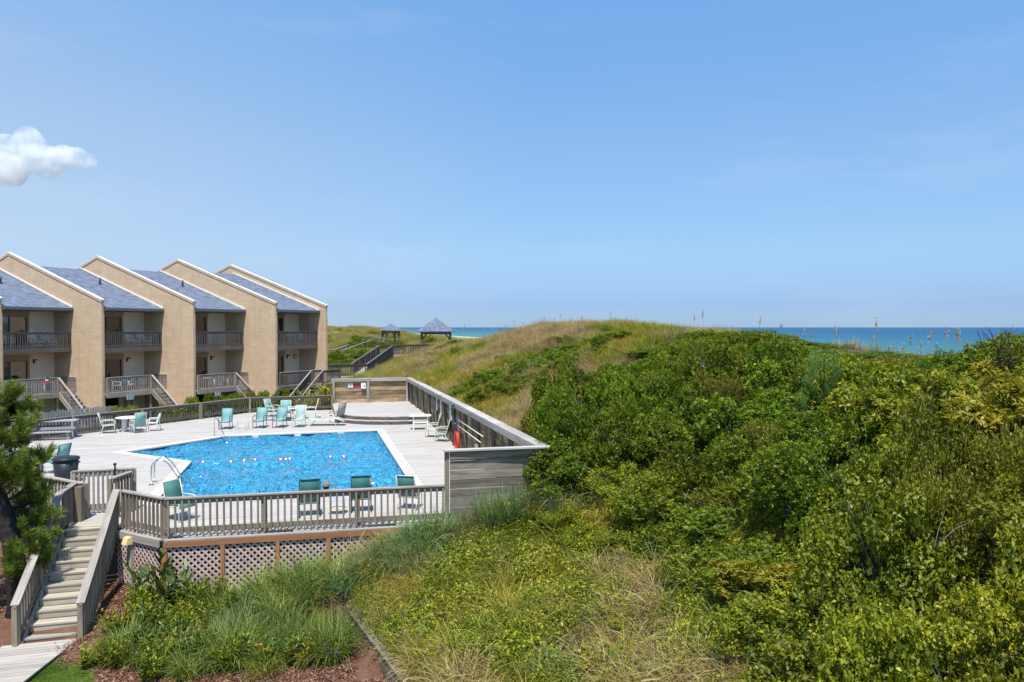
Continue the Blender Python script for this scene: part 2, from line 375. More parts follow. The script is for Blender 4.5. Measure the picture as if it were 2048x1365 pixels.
def glassmat(name, tint, refl_rough=0.02, ior=1.5):
    m, nt, b, out = newmat(name); nt.nodes.remove(b)
    t = N(nt, 'ShaderNodeBsdfTransparent'); t.inputs[0].default_value = (*tint, 1)
    g = N(nt, 'ShaderNodeBsdfGlossy'); g.inputs['Roughness'].default_value = refl_rough
    fr = N(nt, 'ShaderNodeFresnel'); fr.inputs[0].default_value = ior
    mx = N(nt, 'ShaderNodeMixShader'); nt.links.new(fr.outputs[0], mx.inputs[0]); nt.links.new(t.outputs[0], mx.inputs[1]); nt.links.new(g.outputs[0], mx.inputs[2])
    nt.links.new(mx.outputs[0], out.inputs[0]); return m, nt, g, fr, t
M_GLASS = glassmat('door glass', (0.75, 0.8, 0.8), 0.02, 1.9)[0]
def watermat():
    m, nt, g, fr, t = glassmat('pool water', (0.50, 0.90, 0.99), 0.02, 1.38)
    df = N(nt, 'ShaderNodeBsdfDiffuse'); df.inputs[0].default_value = (0.09, 0.60, 0.95, 1)
    geo = N(nt, 'ShaderNodeNewGeometry')
    n1 = noise(nt, mapping(nt, geo.outputs['Position'], (1.5, 1.15, 1)), 1.0, 3, 0.6, 1.2); n2 = noise(nt, mapping(nt, geo.outputs['Position'], (3.4, 2.6, 1)), 1.0, 2, 0.5, 1.0)
    h = math_(nt, 'ADD', math_(nt, 'ABSOLUTE', math_(nt, 'SUBTRACT', n1, 0.5)), math_(nt, 'MULTIPLY', math_(nt, 'ABSOLUTE', math_(nt, 'SUBTRACT', n2, 0.5)), 0.6))
    bp = N(nt, 'ShaderNodeBump'); bp.inputs['Strength'].default_value = 1.0; bp.inputs['Distance'].default_value = 1.15; nt.links.new(h, bp.inputs['Height'])
    nt.links.new(bp.outputs[0], df.inputs['Normal'])
    bg = N(nt, 'ShaderNodeBump'); bg.inputs['Strength'].default_value = 1.0; bg.inputs['Distance'].default_value = 0.5; nt.links.new(h, bg.inputs['Height']); nt.links.new(bg.outputs[0], g.inputs['Normal']); nt.links.new(bg.outputs[0], fr.inputs['Normal'])
    mx0 = [n for n in nt.nodes if n.bl_idname == 'ShaderNodeMixShader'][0]
    m2 = N(nt, 'ShaderNodeMixShader'); m2.inputs[0].default_value = 0.62; nt.links.new(t.outputs[0], m2.inputs[1]); nt.links.new(df.outputs[0], m2.inputs[2]); nt.links.new(m2.outputs[0], mx0.inputs[1])
    return m
M_WATER = watermat()
def poolmat():
    m, nt, b, out = newmat('blue pool plaster')
    geo = N(nt, 'ShaderNodeNewGeometry')
    g = noise(nt, geo.outputs['Position'], 1.2, 4, 0.6)
    nt.links.new(ramp(nt, g, [(0.3, (0.16, 0.55, 0.82)), (0.7, (0.24, 0.66, 0.88))]), b.inputs['Base Color']); b.inputs['Roughness'].default_value = 0.7
    return m
M_POOL = poolmat()
def seamat():
    m, nt, b, out = newmat('sea water')
    geo = N(nt, 'ShaderNodeNewGeometry'); sx = N(nt, 'ShaderNodeSeparateXYZ'); nt.links.new(geo.outputs['Position'], sx.inputs[0])
    # distance from the shoreline along the beach normal: sandbars nearer the shore are paler
    q = math_(nt, 'ADD', math_(nt, 'MULTIPLY', sx.outputs[0], math.cos(TH)), math_(nt, 'MULTIPLY', sx.outputs[1], math.sin(TH)))
    nz = noise(nt, mapping(nt, geo.outputs['Position'], (0.0016, 0.0005, 0)), 1.0, 3, 0.5)
    f = N(nt, 'ShaderNodeMapRange'); f.inputs[1].default_value = 60; f.inputs[2].default_value = 1100; nt.links.new(math_(nt, 'ADD', q, math_(nt, 'MULTIPLY', math_(nt, 'SUBTRACT', nz, 0.5), 500)), f.inputs[0])
    col = ramp(nt, f.outputs[0], [(0.0, (0.06, 0.21, 0.21)), (0.2, (0.022, 0.145, 0.185)), (0.45, (0.012, 0.10, 0.17)), (1.0, (0.008, 0.07, 0.155))])
    nt.links.new(col, b.inputs['Base Color']); b.inputs['Roughness'].default_value = 0.35; b.inputs['IOR'].default_value = 1.33; b.inputs['Specular IOR Level'].default_value = 0.18
    h = noise(nt, mapping(nt, geo.outputs['Position'], (0.35, 0.18, 0.3)), 1.0, 6, 0.65)
    bump(nt, b, h, 1.0, 1.6); return m
M_SEA = seamat()
# ------------------------------------------------------------------ terrain, in the deck frame (q, p)
TQ = np.array([-400, -60, -12, -4, -1, 1.5, 4.0, 5.5, 7.0, 9.8, 11, 13, 15, 17, 19, 21, 23.5, 26, 30, 36, 44, 60, 120], float)
TP = np.array([-400, -30, -16, -12, -8, -5, -2.5, 0, 4, 12, 20, 28, 34, 42, 52, 60, 75, 95, 120, 150, 200, 400], float)
#        -400  -60  -12   -4   -1  1.5   4    5.5   7    9.8  11   13   15   17   19   21  23.5  26   30   36   44  60  120
TZ = np.array([
 [-2.0,-2.0,-1.9,-1.9,-1.9,-1.9,-1.9,-1.6,-1.3,-0.3, 0.2, 1.5, 2.6, 3.3, 3.6, 3.7, 3.6, 3.0, 1.0,-4.0,-7, -8, -9],
 [-2.0,-2.0,-1.9,-1.9,-1.9,-1.9,-1.9,-1.6,-1.3,-0.3, 0.2, 1.5, 2.6, 3.3, 3.6, 3.7, 3.6, 3.0, 1.0,-4.0,-7, -8, -9],
 [-2.0,-2.0,-1.9,-1.9,-1.9,-1.9,-1.9,-1.5,-1.2, 0.0, 0.6, 1.9, 2.8, 3.4, 3.6, 3.7, 3.6, 3.0, 1.0,-4.0,-7, -8, -9],
 [-2.0,-2.0,-1.9,-1.9,-1.9,-1.9,-1.9,-1.4,-1.1, 0.1, 0.6, 1.9, 2.8, 3.5, 3.8, 3.8, 3.7, 3.0, 1.0,-4.0,-7, -8, -9],
 [-2.0,-2.0,-1.9,-1.9,-1.9,-1.9,-1.9,-1.3,-1.0,-0.2, 0.2, 1.4, 2.5, 3.4, 3.9, 4.0, 3.8, 3.0, 1.0,-4.0,-7, -8, -9],
 [-2.0,-2.0,-1.9,-1.9,-1.9,-1.9,-1.8,-1.15,-0.8,-0.2, 0.1, 1.1, 2.2, 3.2, 3.8, 4.0, 3.9, 3.1, 1.0,-4.0,-7, -8, -9],
 [-2.0,-2.0,-1.9,-1.9,-1.8,-1.75,-1.3,-0.75,-0.4, 0.1, 0.5, 1.2, 2.2, 3.2, 3.9, 4.1, 4.0, 3.2, 1.0,-4.0,-7, -8, -9],
 [-2.0,-2.0,-1.9,-1.6,-1.4,-1.5,-0.75,-0.3, 0.0, 0.9, 1.2, 1.7, 2.5, 3.3, 4.0, 4.3, 4.1, 3.4, 1.2,-4.0,-7, -8, -9],
 [-2.0,-2.0,-1.9,-1.6,-1.4,-1.5,-0.9,-0.6, 0.0, 1.2, 1.5, 2.0, 2.7, 3.5, 4.2, 4.5, 4.3, 3.6, 1.4,-4.0,-7, -8, -9],
 [-2.0,-2.0,-1.7,-1.4,-1.4,-1.4,-1.0,-0.6, 0.2, 1.5, 1.8, 2.5, 3.3, 4.1, 4.7, 5.0, 4.9, 4.2, 1.6,-4.0,-7, -8, -9],
 [-2.0,-2.0,-1.5,-1.3,-1.3,-1.2,-0.8,-0.3, 0.4, 1.6, 2.0, 2.7, 3.5, 4.3, 4.9, 5.2, 5.1, 4.4, 1.8,-4.0,-7, -8, -9],
 [-1.8,-1.6,-1.2,-1.0,-0.9,-0.8,-0.3, 0.6, 1.1, 1.7, 2.1, 2.7, 3.5, 4.3, 4.9, 5.3, 5.2, 4.5, 1.9,-4.0,-7, -8, -9],
 [-1.6,-1.4,-1.2,-1.1,-1.0,-0.8, 0.1, 0.9, 1.4, 2.0, 2.2, 2.7, 3.4, 4.2, 4.9, 5.3, 5.1, 4.3, 1.8,-4.0,-7, -8, -9],
 [-1.5,-1.3,-1.2,-1.1,-1.0,-0.6, 0.2, 0.6, 0.9, 1.5, 1.8, 2.3, 3.0, 3.6, 4.0, 4.3, 4.2, 3.6, 1.3,-4.0,-7, -8, -9],
 [-1.5,-1.3,-1.2,-1.1,-0.9,-0.4, 0.2, 0.6, 0.9, 1.4, 1.7, 2.2, 2.8, 3.3, 3.6, 3.8, 3.7, 3.1, 1.0,-4.0,-7, -8, -9],
 [-1.5,-1.3,-1.2,-1.0,-0.6,-0.2, 0.3, 0.6, 0.9, 1.3, 1.5, 1.9, 2.2, 2.5, 2.9, 3.3, 3.3, 2.8, 1.0,-4.0,-7, -8, -9],
 [-1.0,-1.0,-0.8,-0.4, 0.1, 0.4, 0.8, 1.0, 1.2, 1.5, 1.6, 1.7, 1.9, 2.2, 2.6, 2.9, 2.9, 2.4, 0.8,-4.0,-7, -8, -9],
 [-0.5,-0.5, 0.3, 0.9, 1.3, 1.5, 1.8, 1.9, 1.9, 2.0, 2.0, 1.9, 1.9, 2.1, 2.5, 2.8, 2.8, 2.4, 0.6,-4.0,-7, -8, -9],
 [ 0.0, 0.0, 1.5, 2.4, 2.9, 3.2, 3.4, 3.6, 3.7, 3.7, 3.6, 3.3, 3.1, 3.1, 3.2, 3.3, 3.2, 2.6, 0.6,-4.0,-7, -8, -9],
 [ 1.0, 1.0, 3.0, 4.2, 4.7, 4.9, 5.0, 5.1, 5.1, 5.1, 5.0, 4.9, 4.7, 4.5, 4.2, 4.0, 3.6, 2.8, 0.6,-4.0,-7, -8, -9],
 [ 1.0, 1.0, 3.0, 4.4, 4.9, 5.1, 5.2, 5.2, 5.2, 5.1, 5.0, 4.9, 4.7, 4.4, 4.2, 4.0, 3.6, 2.8, 0.6,-4.0,-7, -8, -9],
 [ 1.0, 1.0, 2.0, 3.0, 3.4, 3.6, 3.8, 3.8, 3.8, 3.8, 3.8, 3.8, 3.8, 3.6, 3.4, 3.2, 3.0, 2.4, 0.6,-4.0,-7, -8, -9]], float)
def table(q, p):
    q = np.clip(q, TQ[0], TQ[-1]); p = np.clip(p, TP[0], TP[-1])
    i = np.clip(np.searchsorted(TQ, q) - 1, 0, len(TQ) - 2); j = np.clip(np.searchsorted(TP, p) - 1, 0, len(TP) - 2)
    u = (q - TQ[i]) / (TQ[i + 1] - TQ[i]); v = (p - TP[j]) / (TP[j + 1] - TP[j])
    return (TZ[j, i] * (1 - u) + TZ[j, i + 1] * u) * (1 - v) + (TZ[j + 1, i] * (1 - u) + TZ[j + 1, i + 1] * u) * v
def vnoise(x, y, seed=0):
    """smooth value noise"""
    r = np.random.default_rng(seed); T = r.random((64, 64))
    xi = np.floor(x).astype(int); yi = np.floor(y).astype(int); fx = x - xi; fy = y - yi
    fx = fx * fx * (3 - 2 * fx); fy = fy * fy * (3 - 2 * fy)
    g = lambda a, b: T[a % 64, b % 64]
    return (g(xi, yi) * (1 - fx) + g(xi + 1, yi) * fx) * (1 - fy) + (g(xi, yi + 1) * (1 - fx) + g(xi + 1, yi + 1) * fx) * fy
DECK = [(-10.5, 10.5), (0, 0), (7.1, -0.38), (9.95, -0.38), (9.95, 28.3), (4.9, 28.3), (4.9, 28.0), (-0.1, 27.8), (-7.9, 20.0), (-10.5, 17.4)]
POOL = [(-4.1, 14.1), (-1.0, 11.0), (-1.0, 3.95), (6.8, 3.95), (6.8, 17.85), (-0.35, 17.85)]
def inside(poly, x, y):
    x = np.asarray(x); y = np.asarray(y); c = np.zeros(x.shape, bool); n = len(poly)
    for i in range(n):
        x0, y0 = poly[i]; x1, y1 = poly[(i + 1) % n]
        if y0 == y1: continue
        k = ((y0 > y) != (y1 > y)) & (x < (x1 - x0) * (y - y0) / (y1 - y0) + x0); c ^= k
    return c
def ground_z(q, p, cut=True):
    q = np.asarray(q, float); p = np.asarray(p, float)
    z = np.zeros(np.broadcast(q, p).shape)
    for a, b in ((0, 0), (0.9, 0), (-0.9, 0), (0, 0.9), (0, -0.9)): z = z + table(q + a, p + b) / 5
    k = np.clip((q - 4.6) / 3, 0, 1)
    far = np.clip((p - 50) / 40, 0, 1)
    z = z + k * ((vnoise(q * 0.45, p * 0.45, 1) - 0.5) * 0.45 + (vnoise(q * 1.3, p * 1.3, 2) - 0.5) * 0.18) + far * (vnoise(q * 0.12, p * 0.08, 3) - 0.5) * 1.6
    # the low timber retaining wall: ground right of it is held up, left of it is the mulch bed
    qw = 4.62 - (p + 3.44) * 0.215
    rw = (p < -2.2) & (p > -30)
    z = np.where(rw & (q < qw - 0.03), np.minimum(z, -1.85 + 0.06 * vnoise(q * 2, p * 2, 5)), z)
    z = np.where(rw & (q >= qw - 0.03) & (q < qw + 2.0), np.maximum(z, -1.5), z)
    if cut:
        z = np.where(inside(DECK, q, p), np.minimum(z, -1.2), z)
        z = np.where((q > -5.5) & (q < -1.45) & (p < -1.3) & (p > -8), np.minimum(z, -1.86), z)
        z = np.where(inside(POOL, q, p), np.minimum(z, -2.6), z)
    return z
def gz(q, p): return float(ground_z(np.array([q]), np.array([p]), False)[0])
def G(q, p, dz=0.0): return D(q, p, gz(q, p) + dz)

def uniq(*arrs): return np.unique(np.round(np.concatenate(arrs), 4))
gq = uniq(np.array([-60000, -8000, -1500, -400, -150]), np.arange(-80, -14, 6), np.arange(-14, 27, 0.45), np.array([9.9, 10.0]), np.arange(27, 46, 1.5), np.array([50, 60, 80, 120]))
gp = uniq(np.array([-60000, -8000, -1500, -300, -90, -50]), np.arange(-30, 36, 0.45), np.array([-0.42, -0.34, 28.25, 28.35]), np.arange(36, 70, 0.9), np.arange(70, 260, 3.5), np.array([300, 500, 1500, 8000, 60000]))
GQ, GP = np.meshgrid(gq, gp)
GZ = ground_z(GQ, GP)
GZ = np.where((np.abs(GQ) > 300) | (np.abs(GP) > 290), np.where(GQ > 100, -9, 0.5), GZ)
nq, npp = len(gq), len(gp)
idx = np.arange(nq * npp).reshape(npp, nq)
F = np.stack([idx[:-1, :-1], idx[:-1, 1:], idx[1:, 1:], idx[1:, :-1]], -1).reshape(-1, 4)
V = np.stack([GQ.ravel(), GP.ravel(), GZ.ravel()], -1)
def groundmat():
    m, nt, b, out = newmat('dune ground')
    geo = N(nt, 'ShaderNodeNewGeometry'); at_ = N(nt, 'ShaderNodeAttribute', attribute_name='zone')
    P = geo.outputs['Position']
    n1 = noise(nt, P, 0.9, 5, 0.65); n2 = noise(nt, P, 14, 4, 0.7); n3 = noise(nt, P, 55, 3, 0.7)
    gcol = ramp(nt, n1, [(0.3, (0.055, 0.062, 0.022)), (0.55, (0.12, 0.105, 0.045)), (0.75, (0.21, 0.16, 0.085))])
    gcol = mixc(nt, 0.5, gcol, ramp(nt, n2, [(0.3, (0.05, 0.05, 0.02)), (0.7, (0.19, 0.16, 0.08))]))
    mul = ramp(nt, n3, [(0.28, (0.085, 0.036, 0.02)), (0.5, (0.20, 0.095, 0.058)), (0.74, (0.34, 0.19, 0.125))])
    mul = mixc(nt, ramp(nt, n1, [(0.45, (0, 0, 0)), (0.7, (0.5, 0.5, 0.5))]), mul, (0.36, 0.25, 0.18))
    sand = ramp(nt, n2, [(0.3, (0.50, 0.42, 0.31)), (0.7, (0.66, 0.57, 0.44))])
    lawn = ramp(nt, n2, [(0.3, (0.09, 0.15, 0.022)), (0.7, (0.16, 0.24, 0.04))])
    sp = N(nt, 'ShaderNodeSeparateColor'); nt.links.new(at_.outputs['Color'], sp.inputs[0])
    def sharp(x):
        f = N(nt, 'ShaderNodeMapRange'); f.inputs[1].default_value = 0.4; f.inputs[2].default_value = 0.6
        nt.links.new(math_(nt, 'ADD', x, math_(nt, 'MULTIPLY', math_(nt, 'SUBTRACT', n2, 0.5), 0.5)), f.inputs[0]); return f.outputs[0]
    c = mixc(nt, sharp(sp.outputs[0]), gcol, mul); c = mixc(nt, sharp(sp.outputs[1]), c, sand); c = mixc(nt, sharp(sp.outputs[2]), c, lawn)
    nt.links.new(c, b.inputs['Base Color']); b.inputs['Roughness'].default_value = 0.95; b.inputs['Specular IOR Level'].default_value = 0.1
    bump(nt, b, math_(nt, 'ADD', n2, n3), 0.9, 0.05); return m
M_GROUND = groundmat()
gm = np_mesh('ground', V, F, M_GROUND)
zone = np.zeros((len(V), 4), np.float32); zone[:, 3] = 1
q_, p_, z_ = V[:, 0], V[:, 1], V[:, 2]
mulch = (q_ < 4.62 - (p_ + 3.44) * 0.215) & (p_ < 1.0) & (q_ > -14) & (p_ > -25)
mulch |= (p_ <= 12) & (p_ > -6) & (q_ < -p_ + 3) & (q_ > -20) & (q_ < 4.4)
zone[mulch, 0] = 1
zone[(q_ > 27) | ((p_ > 120) & (q_ < 9.5) & (q_ > 2.0) & (vnoise(q_ * 0.3, p_ * 0.12, 9) > 0.42) & (p_ < 150)), 1] = 1
lawn = ((q_ + 2.1) ** 2 + (p_ + 3.95) ** 2 < 1.55 ** 2) | ((p_ > 26) & (q_ < 4) & (p_ < 60))
zone[lawn, 2] = 1; zone[lawn, 0] = 0
za = gm.attributes.new('zone', 'FLOAT_COLOR', 'POINT'); za.data.foreach_set('color', zone.ravel())
gm.polygons.foreach_set('use_smooth', [True] * len(gm.polygons))
put('ground', gm, None, FR, kind='structure')
sea = MB(); R_ = 60000.0
sea.add([(-R_, -R_, -5.5), (R_, -R_, -5.5), (R_, R_, -5.5), (-R_, R_, -5.5)], [(0, 1, 2, 3)])
put('sea', sea.mesh('sea', M_SEA), None, Matrix.Translation((0, 0, 0)), kind='structure')

# ------------------------------------------------------------------ pool deck (structure), its boards, rims and platform
deck = thing('pool_deck', 'silvery wooden pool deck raised on a lattice skirt', 'deck', FR)
deck['kind'] = 'structure'; del deck['category']
def holes(poly, y):
    xs = []; n = len(poly)
    for i in range(n):
        x0, y0 = poly[i]; x1, y1 = poly[(i + 1) % n]
        if (y0 > y) != (y1 > y): xs.append((x1 - x0) * (y - y0) / (y1 - y0) + x0)
    xs.sort(); return list(zip(xs[::2], xs[1::2]))
def offset_poly(poly, d):
    n = len(poly); out = []
    for i in range(n):
        p0, p1, p2 = Vector(poly[i - 1]), Vector(poly[i]), Vector(poly[(i + 1) % n])
        e1 = (p1 - p0).normalized(); e2 = (p2 - p1).normalized(); n1 = Vector((e1.y, -e1.x)); n2 = Vector((e2.y, -e2.x))
        k = (n1 + n2); k = k / (1 + n1.dot(n2)); out.append(tuple(p1 + k * d))
    return out
COPO = offset_poly(POOL, 0.36)
PLAT = [(4.86, 22.55), (5.3, 21.75), (5.9, 21.05), (6.6, 20.55), (7.4, 20.2), (8.2, 20.02), (9.86, 19.92), (9.86, 28.2), (4.86, 28.2)]
STEP = [(4.86, 21.95), (5.2, 21.35), (5.75, 20.7), (6.45, 20.2), (7.3, 19.86), (8.2, 19.68), (9.86, 19.58), (9.86, 20.6), (7.5, 20.9), (6.2, 21.9), (5.4, 22.9), (4.86, 23.2)]
def boards_mesh(poly, hole, z, pitch=0.143, gap=0.005, t=0.035, seed=1, below=None):
    r = random.Random(seed); m = MB(); rn = []
    ys = [v[1] for v in poly]; y = min(ys) + pitch / 2
    while y < max(ys):
        segs = holes(poly, y)
        if hole:
            for h0, h1 in holes(hole, y):
                new = []
                for a, b in segs:
                    if h1 <= a or h0 >= b: new.append((a, b)); continue
                    if h0 > a: new.append((a, h0))
                    if h1 < b: new.append((h1, b))
                segs = new
        for a, b in segs:
            x = a
            while x < b - 0.02:
                e = min(b, x + r.choice((2.4, 3.6, 4.8)) * (0.5 if x == a else 1)); 
                if b - e < 0.5: e = b
                dz = r.uniform(-0.003, 0.003)
                m.box(x + 0.003, e - 0.003, y - (pitch - gap) / 2, y + (pitch - gap) / 2, z - t + dz, z + dz)
                rn += [r.random()] * 8; x = e
        y += pitch
    me = m.mesh('deck_board', W_DECK); a = me.attributes.new('rnd', 'FLOAT', 'POINT'); a.data.foreach_set('value', rn); return me
put('deck_board', boards_mesh(DECK, COPO, 0.0), deck, FR, kind='stuff')
put('platform_board', boards_mesh(PLAT, None, 0.40, seed=2), deck, FR, kind='stuff')
put('step_board', boards_mesh(STEP, None, 0.20, seed=3), deck, FR, kind='stuff')
under = MB(); inner = offset_poly(DECK, -0.12)
for poly, z0, z1 in ((DECK, 0, 0),):
    pass
def ring(name, poly, a, b, z0, z1, t, mat):
    """upright boards along an open chain of deck-frame points"""
    for i in range(a, b):
        p0 = D(*poly[i], (z0 + z1) / 2); p1 = D(*poly[i + 1], (z0 + z1) / 2)
        board(name, p0, p1, t, z1 - z0, mat, deck)
ring('step_riser', PLAT, 0, 6, 0.20, 0.362, 0.03, W_FENCE)
ring('step_riser', STEP, 0, 6, 0.0, 0.162, 0.03, W_FENCE)
for z, pl in ((0.362, PLAT[:7]), (0.162, STEP[:7])):
    pass
# joists below the boards keep the gaps dark
jm = MB()
for p in np.arange(0.6, 28, 1.2):
    for a, b in holes(DECK, p):
        segs = [(a, b)]
        for h0, h1 in holes(COPO, p): segs = [s for s in ((a, h0), (h1, b)) if s[1] > s[0]]
        for s0, s1 in segs: jm.box(s0 + 0.05, s1 - 0.05, p - 0.02, p + 0.02, -0.24, -0.04)
put('joist', jm.mesh('joist', W_FENCE), deck, FR, kind='stuff')
# ledge and orange trim on the front and left edges
EDGE = [(-1.27, 1.27), (0, 0), (7.1, -0.38)]
def off(pt, d):  # push outwards (towards the camera / left)
    return pt
for (a, b), nn in (((EDGE[0], EDGE[1]), (-0.7071, -0.7071)), ((EDGE[1], EDGE[2]), (-0.053, -0.9986))):
    A = Vector((*a, 0)); B = Vector((*b, 0)); nv = Vector((*nn, 0))
    o = lambda v, d, z: FR @ Vector((v.x + nv.x * d, v.y + nv.y * d, z))
    board('rim_board', o(A, 0.03, -0.13), o(B, 0.03, -0.13), 0.04, 0.18, W_CAP, deck)
    board('ledge_board', o(A, 0.09, -0.055), o(B, 0.09, -0.055), 0.17, 0.035, W_CAP, deck)
    board('trim_board', o(A, 0.17, -0.15), o(B, 0.17, -0.15), 0.035, 0.14, W_NEW if nn[1] < -0.9 else W_STEP, deck)
    # skirt posts and lattice panels
    L = (B - A).length; nb = 1 if nn[1] > -0.9 else 5
    cuts = [0, 0.62, L] if nb == 1 else [0, 1.38, 2.72, 4.0, 5.3, L]
    d = (B - A).normalized()
    for s in cuts:
        pA = A + d * s
        if nb != 1 or s not in (L,):
            if nb == 1 and s == 0: continue
            zb = gz(pA.x, pA.y) - 0.3
            if nb != 1 and s == 0: wv = 0.14
            else: wv = 0.10
            put('skirt_post', boxmesh(-0.225 - zb, wv, 0.045, W_NEW if nb != 1 else W_STEP, 'skirt_post'), deck, axM(o(pA, 0.165, zb), o(pA, 0.165, -0.225), hint=(FR.to_3x3() @ nv)))
    for c0, c1 in zip(cuts[:-1], cuts[1:]):
        pan = bpy.data.objects.new('lattice_panel', None); link(pan); pan.parent = deck
        ctr = o(A + d * ((c0 + c1) / 2), 0.12, -1.0)
        Mp = Matrix((FR.to_3x3() @ d, FR.to_3x3() @ nv * -1, Vector((0, 0, 1)))).transposed().to_4x4(); Mp.translation = ctr
        WM[pan] = Mp; pan.matrix_basis = WM[deck].inverted() @ Mp
        hw = (c1 - c0) / 2; zt = 0.79; zbt = -1.0
        for lay, sg in ((0, 1), (1, -1)):
            c = -3.0
            while c < 3.0:
                # line x = c + sg*z clipped to the panel
                zs = [zbt, zt]
                lo = max(zbt, min((-hw - c) * sg, (hw - c) * sg)); hi = min(zt, max((-hw - c) * sg, (hw - c) * sg))
                if hi - lo > 0.05:
                    a3 = Mp @ Vector((c + sg * lo, -0.004 - lay * 0.009, lo)); b3 = Mp @ Vector((c + sg * hi, -0.004 - lay * 0.009, hi))
                    put('lattice_slat', boxmesh(round((b3 - a3).length, 2), 0.052, 0.007, W_LATT, 'lattice_slat'), pan, axM(a3, b3, hint=(FR.to_3x3() @ nv)) @ Matrix.Rotation(0, 4, 'X'))
                c += 0.168
# near-black sheet behind the lattice, painted in for the shade under the deck
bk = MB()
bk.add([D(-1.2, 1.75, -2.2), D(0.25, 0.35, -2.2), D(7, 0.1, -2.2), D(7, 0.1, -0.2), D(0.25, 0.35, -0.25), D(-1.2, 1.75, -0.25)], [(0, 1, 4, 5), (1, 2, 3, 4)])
put('skirt_shade_sheet', bk.mesh('skirt_shade_sheet', plain('dark space', (0.03, 0.022, 0.018), 0.95)), deck, I4)

# ------------------------------------------------------------------ swimming pool
pool = thing('swimming_pool', 'bright blue swimming pool with cut corners sunk in the deck', 'swimming pool', FR)
sh = MB(); n = len(POOL); fl = [-0.8, -0.9, -1.5, -1.5, -0.85, -0.75]
vs = [(x, y, -0.26) for x, y in POOL] + [(x, y, z) for (x, y), z in zip(POOL, fl)]
sh.add(vs, [(i, i + n, (i + 1) % n + n, (i + 1) % n) for i in range(n)])
import mathutils
tri = mathutils.geometry.tessellate_polygon([[Vector((x, y, 0)) for x, y in POOL]])
sh.add([(x, y, z) for (x, y), z in zip(POOL, fl)], [tuple(t) for t in tri])
put('pool_shell', sh.mesh('pool_shell', M_POOL), pool, FR)
tb = MB(); IN = offset_poly(POOL, -0.01)
tb.add([(x, y, -0.045) for x, y in IN] + [(x, y, -0.27) for x, y in IN], [(i, (i + 1) % n, (i + 1) % n + n, i + n) for i in range(n)])
put('tile_band', tb.mesh('tile_band', M_TILE), pool, FR)
wq = np.arange(-4.2, 6.9, 0.07); wp = np.arange(3.85, 17.95, 0.07); WQ, WP = np.meshgrid(wq, wp)
WZ = -0.185 + np.clip(sum(a * ((1 - np.abs(2 * vnoise(WQ * s + 3.1 * k + 0.4 * np.sin(WP * 1.7), WP * s * 1.15 + 7.7 * k, 40 + k) - 1) ** (1 + (k < 2))) - 0.55) for k, (s, a) in enumerate(((0.45, 0.10), (0.95, 0.17), (1.8, 0.15), (3.2, 0.10), (5.6, 0.05)))), -0.13, 0.12)
wi = np.arange(WQ.size).reshape(WQ.shape); WF = np.stack([wi[:-1, :-1], wi[:-1, 1:], wi[1:, 1:], wi[1:, :-1]], -1).reshape(-1, 4)
cq = (WQ[:-1, :-1] + 0.035).ravel(); cpp = (WP[:-1, :-1] + 0.035).ravel(); WF = WF[inside(offset_poly(POOL, 0.05), cq, cpp)]
wm = np_mesh('water', np.stack([WQ.ravel(), WP.ravel(), WZ.ravel()], -1), WF, M_WATER); wm.polygons.foreach_set('use_smooth', [True] * len(wm.polygons))
put('water', wm, pool, FR)
for i in range(n):                                   # coping stones
    a0, a1 = Vector(POOL[i]), Vector(POOL[(i + 1) % n]); b0, b1 = Vector(COPO[i]), Vector(COPO[(i + 1) % n])
    k = max(1, round((a1 - a0).length / 0.9))
    for j in range(k):
        t0, t1 = j / k, (j + 1) / k; e = 0.004
        pts = [a0.lerp(a1, t0 + e / k), b0.lerp(b1, t0 + e / k), b0.lerp(b1, t1 - e / k), a0.lerp(a1, t1 - e / k)]
        ctr = sum(pts, Vector((0, 0))) / 4
        m = MB(); m.prism([tuple(v - ctr) for v in pts], -0.07, 0.018)
        put('coping_stone', m.mesh('coping_stone', M_COPESTONE), pool, FR @ Matrix.Translation((ctr.x, ctr.y, 0)))
def text(name, s, size, mat, parent, M, ext=0.002, label=None):
    c = bpy.data.curves.new(name, 'FONT'); c.body = s; c.size = size; c.extrude = ext; c.align_x = 'CENTER'; c.align_y = 'CENTER'
    t = bpy.data.objects.new('t', c); link(t); dg = bpy.context.evaluated_depsgraph_get()
    me = bpy.data.meshes.new_from_object(t.evaluated_get(dg)); bpy.data.objects.remove(t)
    me.materials.clear(); me.materials.append(mat); me.name = name
    return put(name, me, parent, M, label=label)
for q0, p0, s in ((6.98, 6.1, '10'), (6.98, 8.6, '9')):
    mm = FR @ Matrix.Translation((q0, p0, 0.021))
    put('depth_tile', boxmesh(0.3, 0.22, 0.004, plain('grey mark', (0.5, 0.5, 0.49), 0.6), 'depth_tile'), pool, mm)
    text('depth_mark', s, 0.22, M_TEXTD, pool, FR @ Matrix.Translation((q0, p0, 0.0245)))
for q0 in (0.9, 2.9, 5.0):
    put('depth_tile', boxmesh(0.3, 0.012, 0.10, M_WHITE, 'depth_tile'), pool, FR @ Matrix.Translation((q0, 17.832, -0.09)))
